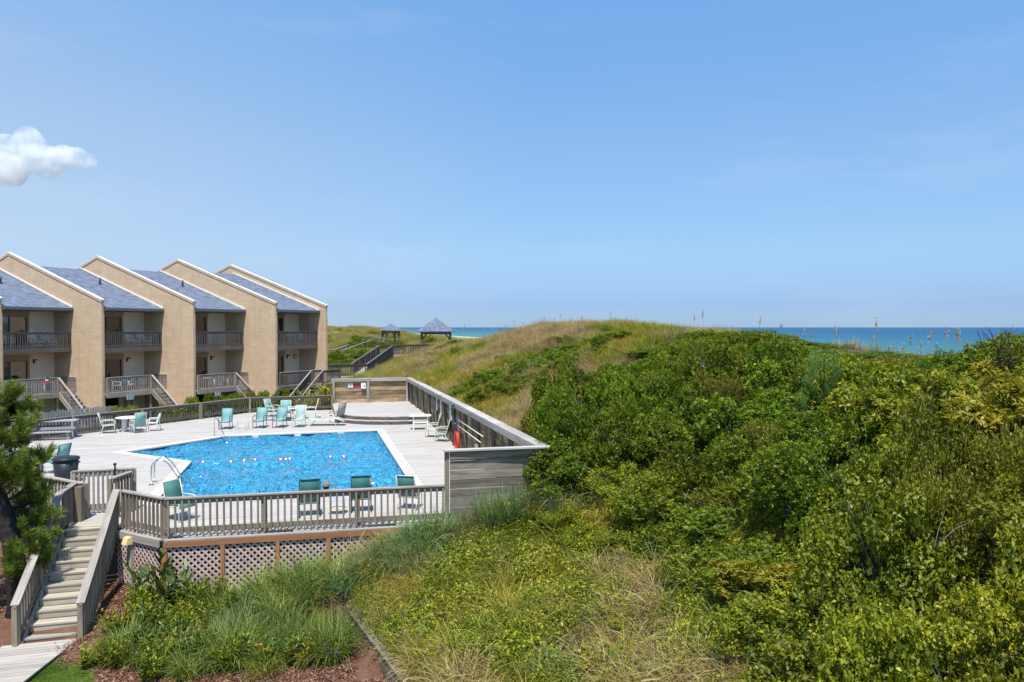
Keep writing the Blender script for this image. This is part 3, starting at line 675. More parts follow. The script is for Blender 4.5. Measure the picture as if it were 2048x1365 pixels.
# float line
fl_ = thing('float_rope', 'pool safety rope with red and white floats', 'float rope', D(0, 11, -0.13) and Matrix.Translation(D(0, 11, -0.13)))
r = MB(); r.tube([D(-0.95 + 7.7 * i / 24, 11.0 + 0.12 * math.sin(i), -0.13) for i in range(25)], 0.008, 6); put('rope', r.mesh('rope', M_WHITE, True), fl_, I4)
def flt():
    w = MB(); w.lathe([(0.02, -0.10), (0.05, -0.08), (0.062, -0.035), (0.062, 0.035), (0.05, 0.08), (0.02, 0.10)], 14)
    a = w.mesh('float', M_WHITE, True); a.materials.append(M_RED)
    for pl in a.polygons:
        if abs(pl.center.z) > 0.03: pl.material_index = 1
    return a
FM = flt()
for q0 in (-0.6, 0.46, 0.96, 1.35, 2.36, 2.56, 2.7, 4.31, 4.84):
    ii = (q0 + 0.95) / 7.7 * 24
    put('float', FM, fl_, FR @ Matrix.Translation((q0, 11.0 + 0.12 * math.sin(ii), -0.075)) @ Matrix.Rotation(math.pi / 2, 4, 'Y') @ Matrix.Rotation(random.uniform(-.4, .4), 4, 'X'))
# ladder rails on the left edge
lad = thing('pool_ladder', 'pair of arched stainless steel ladder rails on the left pool edge', 'pool ladder', Matrix.Translation(D(-1.6, 6.9, 0)))
def arch(p0):
    pts = [(-1.62, 0.0), (-1.62, 0.35), (-1.61, 0.62), (-1.56, 0.74), (-1.46, 0.81), (-1.33, 0.83), (-1.2, 0.79), (-1.08, 0.68), (-0.92, 0.42), (-0.8, 0.2), (-0.76, 0.0), (-0.75, -0.9)]
    m = MB(); m.tube([D(q, p0, z) for q, z in pts], 0.024, 10); return m.mesh('handrail', M_STEEL, True)
for p0 in (6.72, 7.22): put('handrail', arch(p0), lad, I4)
for z in (-0.35, -0.62, -0.88): board('rung', D(-0.77, 6.72, z), D(-0.77, 7.22, z), 0.08, 0.03, M_STEEL, lad)
for p0 in (6.72, 7.22):
    put('anchor', boxmesh(0.16, 0.16, 0.025, M_STEEL, 'anchor'), lad, FR @ Matrix.Translation((-1.62, p0, 0.014)))
hr = thing('step_handrail', 'bent steel handrail dipping into the far side of the pool', 'handrail', Matrix.Translation(D(-0.95, 17.95, 0)))
m = MB(); m.tube([D(-1.0, 18.05, 0), D(-1.0, 18.05, 0.82), D(-0.97, 18.0, 0.88), D(-0.9, 17.85, 0.89), D(-0.8, 17.65, 0.82), D(-0.28, 16.3, 0.0), D(-0.1, 15.9, -0.4)], 0.022, 8)
put('handrail', m.mesh('handrail', M_STEEL, True), hr, I4)
W_DECKP = wood('path boards', (0.33, 0.295, 0.25), (0.50, 0.455, 0.395), (0.30, 0.26, 0.21), 0.4)
# ------------------------------------------------------------------ railings
def railing(t, pts, h=1.0, cap=0.14, cap_mat=W_CAP, mat=W_RAIL, post_mat=None, post=0.095, post_sp=2.4, bal_sp=0.165, bal=0.042, side=1, low=0.10,
            toprail=0.13, botrail=0.13, posts=True, post_top=0.0, skip_bal=False, bal_top=0.07, end_posts=(True, True), bal_low=None, every=None):
    pts = [Vector(p) for p in pts]; UPZ = Vector((0, 0, 1)); post_mat = post_mat or mat
    for i in range(len(pts) - 1):
        a, b = pts[i], pts[i + 1]; d = (b - a); L = d.length; dn = d / L
        hd = Vector((d.x, d.y, 0)); HL = hd.length; hd.normalize(); nv = Vector((hd.y, -hd.x, 0)) * side
        up = UPZ * h
        board('cap_rail', a + up - UPZ * 0.018 , b + up - UPZ * 0.018, cap, 0.036, cap_mat, t)
        if toprail: board('top_rail', a + up - UPZ * (0.04 + toprail / 2), b + up - UPZ * (0.04 + toprail / 2), 0.036, toprail, mat, t)
        if botrail: board('bottom_rail', a + UPZ * (low + botrail / 2), b + UPZ * (low + botrail / 2), 0.036, botrail, mat, t)
        if posts:
            k = max(1, round(HL / post_sp))
            for j in range(k + 1):
                if j == k and i < len(pts) - 2: continue
                if (i == 0 and j == 0 and not end_posts[0]) or (i == len(pts) - 2 and j == k and not end_posts[1]): continue
                p = a + d * (j / k) - nv * (post / 2 + 0.02)
                z1 = h - 0.037 + post_top
                put('post', boxmesh(z1 + 0.25, post, post, post_mat, 'post'), t, axM(p - UPZ * 0.25, p + UPZ * z1, hint=nv))
        if not skip_bal:
            k = max(1, int(round(HL / bal_sp)))
            bl = (low - 0.07) if bal_low is None else bal_low
            for j in range(k):
                p = a + d * ((j + 0.5) / k) + nv * (0.018 + bal / 2 + 0.001)
                put('baluster', boxmesh(h - bal_top - bl, bal, bal, mat, 'baluster'), t, axM(p + UPZ * bl, p + UPZ * (h - bal_top), hint=nv))

rail = thing('deck_railing', 'weathered grey railing along the front edge of the pool deck above the lattice', 'railing', Matrix.Translation(D(3, 0, 0)))
railing(rail, [D(-1.27, 1.27), D(0, 0), D(7.1, -0.38)], h=1.0, side=1, end_posts=(True, False), post=0.14, bal=0.048, cap=0.16)
rail2 = thing('deck_railing', 'weathered grey railing left of the stair top beside the pine', 'railing', Matrix.Translation(D(-4, 4, 0)))
railing(rail2, [D(-8.5, 8.5), D(-2.55, 2.55)], h=1.0, side=1, post=0.12, bal=0.048, cap=0.16)

# fence at the far side of the pool deck
fen = thing('deck_fence', 'dark weathered fence round the far side of the pool deck', 'fence', Matrix.Translation(D(-3, 25, 0)))
railing(fen, [D(-9.6, 18.0), D(-7.74, 20.1), D(-0.1, 27.75), D(4.85, 28.0)], h=0.95, side=-1, mat=W_FENCE, cap_mat=W_RAIL, post_mat=W_RAIL, post_sp=3.55, bal_sp=0.155, bal=0.04, cap=0.14, low=0.12, toprail=0.14, post=0.13, post_top=0.05, botrail=0.16)

# ------------------------------------------------------------------ plank privacy walls
wal = thing('privacy_wall', 'plank privacy wall with a broad bleached cap along the right and far sides of the pool deck', 'wall', Matrix.Translation(D(9.85, 14, 0)))
WT = 1.95
rr = random.Random(5)
def planks(a, b, z0, z1, rows, nvec, mat, t, joints=4.8, th=0.035):
    a = Vector((a[0], a[1])); b = Vector((b[0], b[1])); L = (b - a).length; d = (b - a) / L; hh = (z1 - z0) / rows
    for r in range(rows):
        s = 0
        while s < L - 0.05:
            e = min(L, s + joints)
            if L - e < 0.8: e = L
            z = z0 + hh * (r + 0.5); o = rr.uniform(-0.006, 0.006); g = 0.004
            pa = a + d * (s + 0.003); pb = a + d * (e - 0.003)
            board('plank', D(pa.x + nvec[0] * o, pa.y + nvec[1] * o, z), D(pb.x + nvec[0] * o, pb.y + nvec[1] * o, z), th, hh - 0.016, mat, t)
            s = e
# right wall: planks outside, posts and studs on the pool side
planks((9.86, -0.40), (9.86, 28.2), -0.05, WT - 0.04, 8, (1, 0), W_PLANK, wal)
planks((4.9, 28.2), (9.80, 28.2), 0.40, WT - 0.04, 6, (0, 1), W_PLANK, wal)
for i, p in enumerate(np.arange(0.3, 28.1, 1.19)):
    big = i % 2 == 0
    w = 0.13 if big else 0.05
    zb = 0.40 if p > 20 else 0.0
    put('post' if big else 'stud', boxmesh(WT - 0.04 - zb, w, w, W_POST if big else W_RAIL, 'post' if big else 'stud'), wal, axM(D(9.84 - 0.02 - w / 2, p, zb), D(9.84 - 0.02 - w / 2, p, WT - 0.04), hint=Vector((1, 0, 0))))
for q0, w in ((4.97, 0.14), (7.15, 0.17), (9.68, 0.12)):
    put('post', boxmesh(WT - 0.44, w, w, W_CAP, 'post'), wal, axM(D(q0, 28.18 - 0.02 - w / 2, 0.40), D(q0, 28.18 - 0.02 - w / 2, WT - 0.04), hint=Vector((1, 0, 0))))
for s0, s1 in ((-0.40, 4.4), (4.41, 9.6), (9.61, 14.4), (14.41, 19.2), (19.21, 24.0), (24.01, 28.42)):
    board('cap_board', D(9.83, s0, WT), D(9.83, s1, WT), 0.36, 0.045, W_CAPW, wal)
    board('cap_fascia', D(9.66, s0, WT - 0.115), D(9.66, s1, WT - 0.115), 0.04, 0.18, W_CAP, wal)
for s0, s1 in ((4.80, 7.3), (7.31, 9.64)):
    board('cap_board', D(s0, 28.22, WT + 0.003), D(s1, 28.22, WT + 0.003), 0.34, 0.045, W_CAPW, wal)
    board('cap_fascia', D(s0, 28.06, WT - 0.10), D(s1, 28.06, WT - 0.10), 0.035, 0.14, W_CAP, wal)
wal2 = thing('privacy_wall', 'grey plank wall facing the viewer at the right end of the front railing', 'wall', Matrix.Translation(D(8.5, -0.4, 0)))
planks((7.2, -0.45), (9.78, -0.47), -0.15, WT - 0.04, 8, (0, 1), W_PLANKG, wal2, th=0.045)
put('post', boxmesh(WT + 0.2, 0.12, 0.12, W_RAIL, 'post'), wal2, axM(D(7.12, -0.42, -0.24), D(7.12, -0.42, WT - 0.04), hint=Vector((1, 0, 0))))
board('cap_board', D(7.02, -0.46, WT + 0.002), D(10.02, -0.60, WT + 0.002), 0.22, 0.045, W_CAPW, wal2)
board('cap_fascia', D(7.18, -0.50, WT - 0.135), D(9.98, -0.56, WT - 0.135), 0.03, 0.22, W_PLANKG, wal2)

# things fixed to the walls
def sign(name, label, cat, M, w, h, mat, t=0.012):
    s = thing(name, label, cat, M); put('sign_plate', boxmesh(w, t, h, mat, 'sign_plate'), s, M); return s
def onwall(q, p, z, face):   # local x along the wall, y into the wall, z up
    if face == 'far': return FR @ Matrix.Translation((q, p, z))
    return FR @ Matrix.Translation((q, p, z)) @ Matrix.Rotation(-math.pi / 2, 4, 'Z')
s1 = sign('notice_sign', 'white square notice on the far plank wall left of the red sign', 'sign', onwall(6.02, 28.14, 1.52, 'far'), 0.30, 0.26, M_WHITE)
for k in range(4): put('print_line', boxmesh(0.2 - 0.03 * (k % 2), 0.003, 0.014, M_TEXTD, 'print_line'), s1, onwall(6.02, 28.131, 1.60 - 0.045 * k, 'far'))
s2 = sign('emergency_sign', 'dark red sign with pale numerals 911 on the far plank wall', 'sign', onwall(6.58, 28.14, 1.52, 'far'), 0.78, 0.24, M_SIGNRED)
text('sign_text', '911', 0.22, M_TEXT, s2, onwall(6.82, 28.130, 1.53, 'far') @ Matrix.Rotation(math.pi / 2, 4, 'X'))
MBX = onwall(7.0 - 0.16, 28.06, 1.50, 'far')
s3 = thing('phone_box', 'white box with a black dial on the far plank wall beside the middle post', 'phone box', MBX)
put('box_body', boxmesh(0.30, 0.14, 0.36, M_WHITE, 'box_body'), s3, MBX); put('dial', boxmesh(0.06, 0.01, 0.09, M_BLACK, 'dial'), s3, MBX @ Matrix.Translation((0.06, -0.075, 0.0)))
for p0, w, h, z, lab in ((16.4, 0.22, 0.62, 1.42, 'narrow pale notice farthest along the right plank wall'), (15.2, 0.24, 0.70, 1.40, 'tall pale notice on the right plank wall above the teal chair'), (12.6, 0.46, 0.66, 1.40, 'wide white and blue notice on the right plank wall left of the black disc')):
    sg = sign('notice_sign', lab, 'sign', onwall(9.68, p0, z, 'side'), w, h, M_WHITE)
    put('print_block', boxmesh(w * 0.8, 0.003, h * 0.3, M_SIGNBLUE, 'print_block'), sg, onwall(9.671, p0, z + h * 0.2, 'side'))
    for k in range(3): put('print_line', boxmesh(w * 0.7, 0.003, 0.02, M_TEXTD, 'print_line'), sg, onwall(9.671, p0, z - 0.06 - 0.07 * k, 'side'))
dk = thing('wall_disc', 'round black disc hanging on the right plank wall under the cap', 'wall disc', onwall(9.62, 11.6, 1.62, 'side'))
m = MB(); m.lathe([(0.02, -0.06), (0.24, -0.05), (0.27, 0), (0.24, 0.05), (0.02, 0.06)], 24, Matrix.Rotation(math.pi / 2, 4, 'X')); put('disc', m.mesh('disc', M_BLACK, True), dk, onwall(9.58, 11.6, 1.62, 'side'))
for (z0, z1, zz0, lab) in ((1.34, 1.30, 10.9, 'upper white rescue pole hung along the right plank wall'), (1.10, 1.02, 11.3, 'lower cream rescue pole hung along the right plank wall')):
    po = thing('rescue_pole', lab, 'rescue pole', Matrix.Translation(D(9.62, 9, z0)), 'rescue poles on the plank wall')
    m = MB(); m.tube([D(9.62, zz0, z0), D(9.62, zz0 - 5.0, z1)], 0.02, 8); put('pole', m.mesh('pole', M_POLE, True), po, I4)
    for pp in (zz0 - 1.0, zz0 - 4.2): put('hook', boxmesh(0.03, 0.08, 0.04, M_STEEL, 'hook'), po, onwall(9.66, pp, (z0 + z1) / 2 - 0.04, 'side'))
lr = thing('life_ring', 'red life ring hanging by purple rope on the right plank wall', 'life ring', onwall(9.56, 10.4, 0.42, 'side'))
mm = onwall(9.55, 10.5, 0.40, 'side'); m = MB()
m.tube([mm @ Vector((0.29 * math.cos(a), 0, 0.42 * math.sin(a))) for a in np.linspace(0, 2 * math.pi, 25)], 0.075, 10, False); put('ring', m.mesh('ring', M_RED, True), lr, I4)
m = MB()
for dx in (-0.05, 0.0, 0.05): m.tube([mm @ Vector((dx * 2.4, -0.01, 0.42)), mm @ Vector((dx * 1.6, -0.02, 0.62)), mm @ Vector((dx, -0.01, 0.9)), mm @ Vector((dx * 0.4, 0, 1.12))], 0.028, 6)
put('rope', m.mesh('rope', M_ROPE, True), lr, I4)
ob = thing('outlet_box', 'small grey outlet box on a post of the right plank wall', 'outlet box', onwall(9.6, 6.9, 0.72, 'side'))
put('box_body', boxmesh(0.16, 0.10, 0.26, plain('grey metal box', (0.42, 0.40, 0.37), 0.5), 'box_body'), ob, onwall(9.6, 6.9, 0.72, 'side'))
for dz in (-0.05, 0.05): put('socket', boxmesh(0.03, 0.004, 0.03, M_BLACK, 'socket'), ob, onwall(9.548, 6.9, 0.72 + dz, 'side'))

# ------------------------------------------------------------------ stairs down to the walkway
SQ0, SQ1 = -2.66, -1.60
st = thing('wooden_stairs', 'wooden stairs with rails going down from the pool deck to the walkway', 'stairs', Matrix.Translation(D(-2.1, 0, -1.9)))
# landing boards
for k in range(9):
    p0 = 1.50 + 0.143 * k
    board('landing_board', D(SQ0, p0, -0.02), D(SQ1, p0, -0.02), 0.136, 0.036, W_STEP, st)
RIS = 0.187; RUN = 0.318
for i in range(10):
    zt = -RIS * i; pf = 1.43 - RUN * i
    board('riser', D(SQ0 + 0.02, pf + 0.03, zt - 0.045 - (RIS - 0.05) / 2), D(SQ1 - 0.02, pf + 0.03, zt - 0.045 - (RIS - 0.05) / 2), 0.025, RIS - 0.04, W_STEP, st)
    if i:
        for k in (0, 1): board('tread', D(SQ0, pf + 0.075 + 0.155 * k, zt - 0.02), D(SQ1, pf + 0.075 + 0.155 * k, zt - 0.02), 0.15, 0.038, W_STEP, st)
for q0 in (SQ0 - 0.025, SQ1 + 0.025): board('stringer', D(q0, 1.45, -0.16), D(q0, -1.55, -0.16 - RIS * 9.4), 0.045, 0.26, W_CAP, st)
def srail(q0, p0, z0, p1, z1, side):
    a = D(q0, p0, z0); b = D(q0, p1, z1)
    railing(st, [a, b], h=1.0, side=side, posts=False, cap=0.17, cap_mat=W_CAP, bal=0.048, bal_sp=0.165, low=0.0, botrail=0.11, bal_low=-0.2, toprail=0.10)
    for (p, z) in ((p1 + 0.06, z1 + 0.03), ((p0 + p1) / 2, (z0 + z1) / 2)):
        put('newel_post', boxmesh(1.35, 0.12, 0.12, W_RAIL, 'newel_post'), st, axM(D(q0 - 0.0, p, z - 0.4), D(q0, p, z + 0.95), hint=Vector((1, 0, 0))))
srail(SQ1 + 0.16, 1.43, 0.0, -1.75, -RIS * 10 + 0.0, -1)
srail(SQ0 - 0.10, 1.43, 0.0, -1.65, -RIS * 10 + 0.05, 1)
railing(st, [D(SQ0 - 0.10, 1.43), D(SQ0 - 0.10, 2.62)], h=1.0, side=1, cap=0.17, post=0.12, bal=0.048)
put('newel_post', boxmesh(1.3, 0.17, 0.17, W_RAIL, 'newel_post'), st, axM(D(-2.55, 2.30, -0.35), D(-2.55, 2.30, 0.95), hint=Vector((1, 0, 0))))
# lattice beside the stairs on the left is hidden in the pine's shade: one skirt board
gate = thing('picket_gate', 'tall picket gate standing at the head of the stairs', 'gate', Matrix.Translation(D(-2.2, 3.15, 0)))
railing(gate, [D(-2.95, 3.12), D(-1.40, 3.18)], h=1.24, side=1, cap=0.10, cap_mat=W_CAP, mat=W_CAP, post=0.11, bal=0.05, bal_sp=0.118, low=0.12, post_sp=3, toprail=0.15, botrail=0.14)
railing(gate, [D(-1.72, 2.25), D(-1.44, 3.08)], h=1.16, side=1, cap=0.12, mat=W_RAIL, post=0.10, bal=0.045, bal_sp=0.14, low=0.12, end_posts=(True, False), post_sp=3)
m = MB(); m.tube([D(-1.86, 3.10, 1.05), D(-1.86, 3.10, 1.36)], 0.025, 8); m.ell(D(-1.86, 3.10, 1.38), (0.05, 0.05, 0.04), 8, 6); put('latch', m.mesh('latch', M_BLACK, True), gate, I4)
wk = thing('boardwalk', 'short plank walkway at the foot of the stairs', 'walkway', Matrix.Translation(D(-2.3, -3, -1.9)))
for k in range(22):
    p0 = -1.62 - 0.15 * k; s = -0.30 * (0.15 * k) ; 
    lft = -3.05 + s * 0.9 - 0.02 * k; rgt = -1.55 + s * 0.75
    e0, e1 = 0.071, -0.071
    m = MB(); c0 = D((lft + rgt) / 2, p0, -1.765); m.prism([((lft - rgt) / 2 - 0.011, -0.07), ((rgt - lft) / 2 - 0.017, -0.07), ((rgt - lft) / 2 + 0.017, 0.07), ((lft - rgt) / 2 + 0.011, 0.07)], -0.02, 0.02)
    put('plank', m.mesh('plank', W_DECKP), wk, Matrix.Translation(c0) @ Matrix.Rotation(TH, 4, 'Z'))
lb = thing('wall_lamp', 'pale yellow wedge lamp box on the left lattice corner', 'lamp', Matrix.Translation(D(-0.95, 0.72, -0.2)))
m = MB(); Ml = FR @ Matrix.Translation((-0.98, 0.72, -0.20)) @ Matrix.Rotation(-math.pi / 4, 4, 'Z')
m.add([Ml @ Vector(v) for v in ((-0.12, 0.06, -0.10), (0.12, 0.06, -0.10), (0.12, 0.06, 0.10), (-0.12, 0.06, 0.10), (-0.10, -0.16, -0.08), (0.10, -0.16, -0.08), (0.10, -0.10, 0.08), (-0.10, -0.10, 0.08))],
      [(0, 1, 2, 3), (4, 7, 6, 5), (0, 4, 5, 1), (2, 6, 7, 3), (0, 3, 7, 4), (1, 5, 6, 2)])
put('lamp_body', m.mesh('lamp_body', M_LAMPY), lb, I4)
# timber retaining wall in the mulch bed
rw = thing('retaining_wall', 'low timber retaining wall between mulch bed and grassy slope', 'retaining wall', Matrix.Translation(D(4.9, -5, -1.9)))
def rwq(p): return 4.62 - (p + 3.44) * 0.215
for k in range(3):
    p = -2.7
    while p > -14:
        board('timber', D(rwq(p), p, -1.78 + 0.145 * k), D(rwq(p - 2.4), p - 2.39, -1.78 + 0.145 * k), 0.12, 0.14, W_PLANKG, rw); p -= 2.4
board('cap_timber', D(rwq(-2.7) + 0.03, -2.7, -1.335), D(rwq(-14.7) + 0.03, -14.7, -1.335), 0.22, 0.05, W_PLANKG, rw)

# bench frame, picket fence and stub fence on the left
bn = thing('wooden_bench', 'silvery wooden bench with rails at the left end of the pool deck', 'bench', Matrix.Translation(D(-8.9, 18.9, 0)))
B0 = Vector((-23.0, 34.0, 0)); bx = Vector((0.955, 0.297, 0)); by = Vector((-0.297, 0.955, 0))
def bp(x, y, z): return B0 + bx * x + by * y + Vector((0, 0, z))
for x in (0.1, 2.05):
    for y in (0, 0.62): put('leg', boxmesh(0.80, 0.10, 0.10, W_GREY, 'leg'), bn, axM(bp(x, y, 0), bp(x, y, 0.80), hint=bx))
for k in range(5): board('top_plank', bp(-0.05, 0.02 + 0.15 * k, 0.82), bp(2.2, 0.02 + 0.15 * k, 0.82), 0.14, 0.04, W_GREY, bn)
for y in (-0.07, 0.69): board('side_rail', bp(-0.05, y, 0.50), bp(2.2, y, 0.50), 0.04, 0.13, W_GREY, bn)
for k in range(3): board('seat_plank', bp(-0.05, -0.25 - 0.15 * k, 0.36), bp(2.1, -0.25 - 0.15 * k, 0.36), 0.14, 0.04, W_GREY, bn)
for x in (0.1, 2.0): board('seat_support', bp(x, -0.6, 0.31), bp(x, 0.1, 0.31), 0.05, 0.06, W_GREY, bn); put('leg', boxmesh(0.28, 0.09, 0.09, W_GREY, 'leg'), bn, axM(bp(x, -0.5, 0), bp(x, -0.5, 0.28), hint=bx))
pf = thing('picket_fence', 'grey picket fence in front of the leftmost townhouse stairs', 'picket fence', Matrix.Translation((-25, 41, -1.2)))
A_, B_ = Vector((-26.0, 39.3, -1.2)), Vector((-23.6, 43.2, -1.2))
for k in range(34):
    p = A_.lerp(B_, k / 33); hh = 1.85 + rr.uniform(-0.04, 0.04)
    put('picket', boxmesh(round(hh, 2), 0.10, 0.02, W_GREY, 'picket'), pf, axM(p, p + Vector((0, 0, round(hh, 2))), hint=Vector((0.85, -0.52, 0))) @ Matrix.Rotation(math.pi / 2, 4, 'X') @ Matrix.Rotation(math.pi/2, 4, 'X'))
for z in (0.4, 1.5): board('fence_rail', A_ + Vector((-0.05, 0.05, z)), B_ + Vector((-0.05, 0.05, z)), 0.04, 0.09, W_GREY, pf)
sf = thing('post_fence', 'grey post and rail fence end left of the picket fence', 'fence', Matrix.Translation((-26.6, 39, -1.2)))
m = MB(); m.lathe([(0.11, 0), (0.11, 2.0), (0.07, 2.08)], 10, Matrix.Translation((-25.9, 38.9, -1.2))); put('post', m.mesh('post', W_RAIL), sf, I4)
for z in (0.5, 1.1, 1.62): board('fence_rail', (-29, 38.2, -1.2 + z), (-25.95, 38.9, -1.2 + z), 0.05, 0.2, W_RAIL, sf)

M_SIGNNAVY = plain('navy lettering', (0.02, 0.04, 0.09), 0.6, 0, 0.02)
# ------------------------------------------------------------------ townhouses
TS = 4.32
U_ = Vector((0.445, 0.8955, 0)).normalized(); V_ = Vector((U_.y, -U_.x, 0))
A2 = Vector((-25.27, 44.65, 0)); STEPV = U_ * 4.26 + V_ * 2.95
ZG, ZL, ZU, ZE = -1.25, 1.2, 4.0, 6.52
SL = 0.344; UW = 4.26; FT = 0.14
def uvmesh(mb, name, mat, uvf):
    me = mb.mesh(name, mat); uv = me.uv_layers.new(name='UVMap')
    for l in me.loops: uv.data[l.index].uv = uvf(me.vertices[l.vertex_index].co)
    return me
PR = Matrix((U_, V_, Vector((0, 0, 1)))).transposed().to_4x4()
def finmesh(u0, vf, ztop, tf):
    vr = vf - 9.65; zr = ztop + 9.65 * SL; vb = -13.5; zb = zr - (vr - vb) * SL
    prof = [(vb, ZG - 0.4), (vf, ZG - 0.4), (vf, ztop), (vr, zr), (vb, zb)]
    m = MB(); k = len(prof)
    m.add([(u0, v, z) for v, z in prof] + [(u0 + FT, v, z) for v, z in prof], [tuple(range(k - 1, -1, -1)), tuple(range(k, 2 * k))] + [(i, (i + 1) % k, k + (i + 1) % k, k + i) for i in range(k)])
    return m, (vf, ztop, vr, zr, vb, zb)
def TXM(p):
    M = Matrix((U_, Vector((0, 0, 1)), V_)).transposed().to_4x4(); M.translation = p; return M
def townhouse(k):
    num = 5 - k
    Mk = PR.copy(); Mk.translation = A2 + STEPV * (k - 2)
    lab = {1: 'leftmost tan townhouse with number D4 on its lower balcony', 2: 'tan townhouse with number D3 and white chairs on the upper balcony',
           3: 'tan townhouse with number D2 between D3 and the right end unit', 4: 'right end tan townhouse with number D1 and stairs running left'}[k]
    t = thing('townhouse', lab, 'townhouse', Mk @ Matrix.Translation((0, 0, ZG)), 'row of stepped townhouses')
    def P(u, v, z): return Mk @ Vector((u, v, z))
    def bx_(name, u0, u1, v0, v1, z0, z1, mat, parent=None):
        m = MB(); m.box(-(u1 - u0) / 2, (u1 - u0) / 2, -(v1 - v0) / 2, (v1 - v0) / 2, -(z1 - z0) / 2, (z1 - z0) / 2)
        return put(name, m.mesh(name, mat), parent or t, Mk @ Matrix.Translation(((u0 + u1) / 2, (v0 + v1) / 2, (z0 + z1) / 2)))
    fins = [(UW, 2.95 if k < 4 else 0.74, ZE + (0.45 if k < 4 else 0.36))]
    if k == 1: fins.append((0.0, 0.0, ZE + 0.45))
    for u0, vf, zt in fins:
        m, (vf, zt, vr, zr, vb, zb) = finmesh(u0, vf, zt, 0)
        put('party_wall', m.mesh('party_wall', M_TAN), t, Mk)
        for (v0, z0, v1, z1) in ((vf + 0.05, zt - 0.02, vr, zr), (vr, zr, vb, zb)):
            board('coping', P(u0 + FT / 2, v0, z0 + 0.045), P(u0 + FT / 2, v1, z1 + 0.045), 0.22, 0.05, M_COPING, t)
            board('coping_trim', P(u0 + FT / 2, v0, z0 - 0.06), P(u0 + FT / 2, v1, z1 - 0.06), 0.22, 0.10, M_TAN, t)
        bx_('corner_trim', u0 + FT, u0 + FT + 0.05, vf - 0.12, vf - 0.01, ZG, ZE - 0.4, M_TAN)
    # roof
    vr = -8.6; ve = 0.12
    m = MB(); prof = [(ve, ZE), (vr, ZE + SL * (-vr)), (-14, ZE + SL * (-vr) - (14 + vr) * SL)]
    for (v0, z0), (v1, z1) in zip(prof[:-1], prof[1:]):
        m.add([(FT, v0, z0), (UW, v0, z0), (UW, v1, z1), (FT, v1, z1)], [(0, 1, 2, 3)])
        m.add([(FT, v0, z0 - 0.18), (UW, v0, z0 - 0.18), (UW, v1, z1 - 0.18), (FT, v1, z1 - 0.18)], [(3, 2, 1, 0)])
    put('roof', uvmesh(m, 'roof', M_ROOF, lambda c: (c.x, c.y * 1.0575)), t, Mk)
    bx_('gutter', FT + 0.002, UW - 0.002, 0.10, 0.22, ZE - 0.17, ZE - 0.01, M_FASCIA)
    board('flashing', P(UW - 0.03, ve, ZE + 0.06), P(UW - 0.03, vr, ZE + 0.06 - SL * vr + SL * ve), 0.05, 0.10, M_COPING, t)
    vp = {1: (2.6, -4.6), 2: (3.3, -5.0), 3: (3.3, -5.0)}.get(k)
    if vp:
        m = MB(); z = ZE - SL * vp[1]; m.tube([P(vp[0], vp[1], z - 0.1), P(vp[0], vp[1], z + 0.45)], 0.06, 8); m.tube([P(vp[0], vp[1], z), P(vp[0], vp[1], z + 0.06)], 0.14, 8)
        put('vent_pipe', m.mesh('vent_pipe', M_BLACK, True), t, I4)
    bx_('soffit', FT, UW, -1.84, 0.10, ZE - 0.22, ZE - 0.18, M_FASCIA)
    VB = -1.84; d0, d1 = 0.55, 2.62
    # walls with door openings
    for z0, ztp, dh in ((ZL, ZU, 2.03), (ZU, ZE - 0.2, 2.0)):
        bx_('front_wall', FT, d0, VB - 0.12, VB, z0 - 0.2, ztp - 0.001, M_CREAM); bx_('front_wall', d1, UW, VB - 0.12, VB, z0 - 0.2, ztp - 0.001, M_CREAM); bx_('front_wall', d0, d1, VB - 0.12, VB, z0 + dh, ztp - 0.001, M_CREAM)
        # room
        m = MB(); a, b, c, d = d0 - 0.4, d1 + 0.4, VB - 3.0, VB - 0.13
        z1 = z0 + 2.4
        m.add([(a, c, z0), (b, c, z0), (b, d, z0), (a, d, z0), (a, c, z1), (b, c, z1), (b, d, z1), (a, d, z1)], [(0, 1, 5, 4), (0, 3, 2, 1), (4, 5, 6, 7), (0, 4, 7, 3), (1, 2, 6, 5)])
        put('room', m.mesh('room', M_ROOM), t, Mk)
        dr = put('sliding_door', boxmesh(0.001, 0.001, 0.001, M_BRONZE, 'sliding_door'), t, Mk @ Matrix.Translation((d0, VB, z0)))
        fm = M_BRONZE
        for (u0, u1, zz0, zz1) in ((d0, d1, dh - 0.06, dh), (d0, d0 + 0.06, 0, dh - 0.06), (d1 - 0.06, d1, 0, dh - 0.06), ((d0 + d1) / 2 - 0.05, (d0 + d1) / 2 + 0.04, 0, dh - 0.06), (d0 + 0.06, d1 - 0.06, 0, 0.08)):
            bx_('frame', u0, u1, VB - 0.06, VB + 0.02, z0 + zz0, z0 + zz1, fm, dr)
        for i, (u0, u1) in enumerate(((d0 + 0.06, (d0 + d1) / 2), ((d0 + d1) / 2, d1 - 0.06))):
            bx_('pane', u0, u1, VB - 0.035 - i * 0.012, VB - 0.03 - i * 0.012, z0 + 0.08, z0 + dh - 0.06, M_GLASS, dr)
        if not (k == 4):
            full = (k == 3)
            u0, u1 = (d0 + 0.05, d1 - 0.05) if (full and True) else (d0 + 0.05, d0 + 1.05 + (0.25 if k == 1 else 0))
            m = MB(); nn = 40; pts = [(u0 + (u1 - u0) * i / nn, VB - 0.22 + 0.035 * math.sin(i * 1.9)) for i in range(nn + 1)]
            m.add([(x, y, z0 + 0.05) for x, y in pts] + [(x, y, z0 + dh - 0.05) for x, y in pts], [(i, i + 1, nn + 2 + i, nn + 1 + i) for i in range(nn)])
            put('curtain', m.mesh('curtain', M_CURT), dr, Mk)
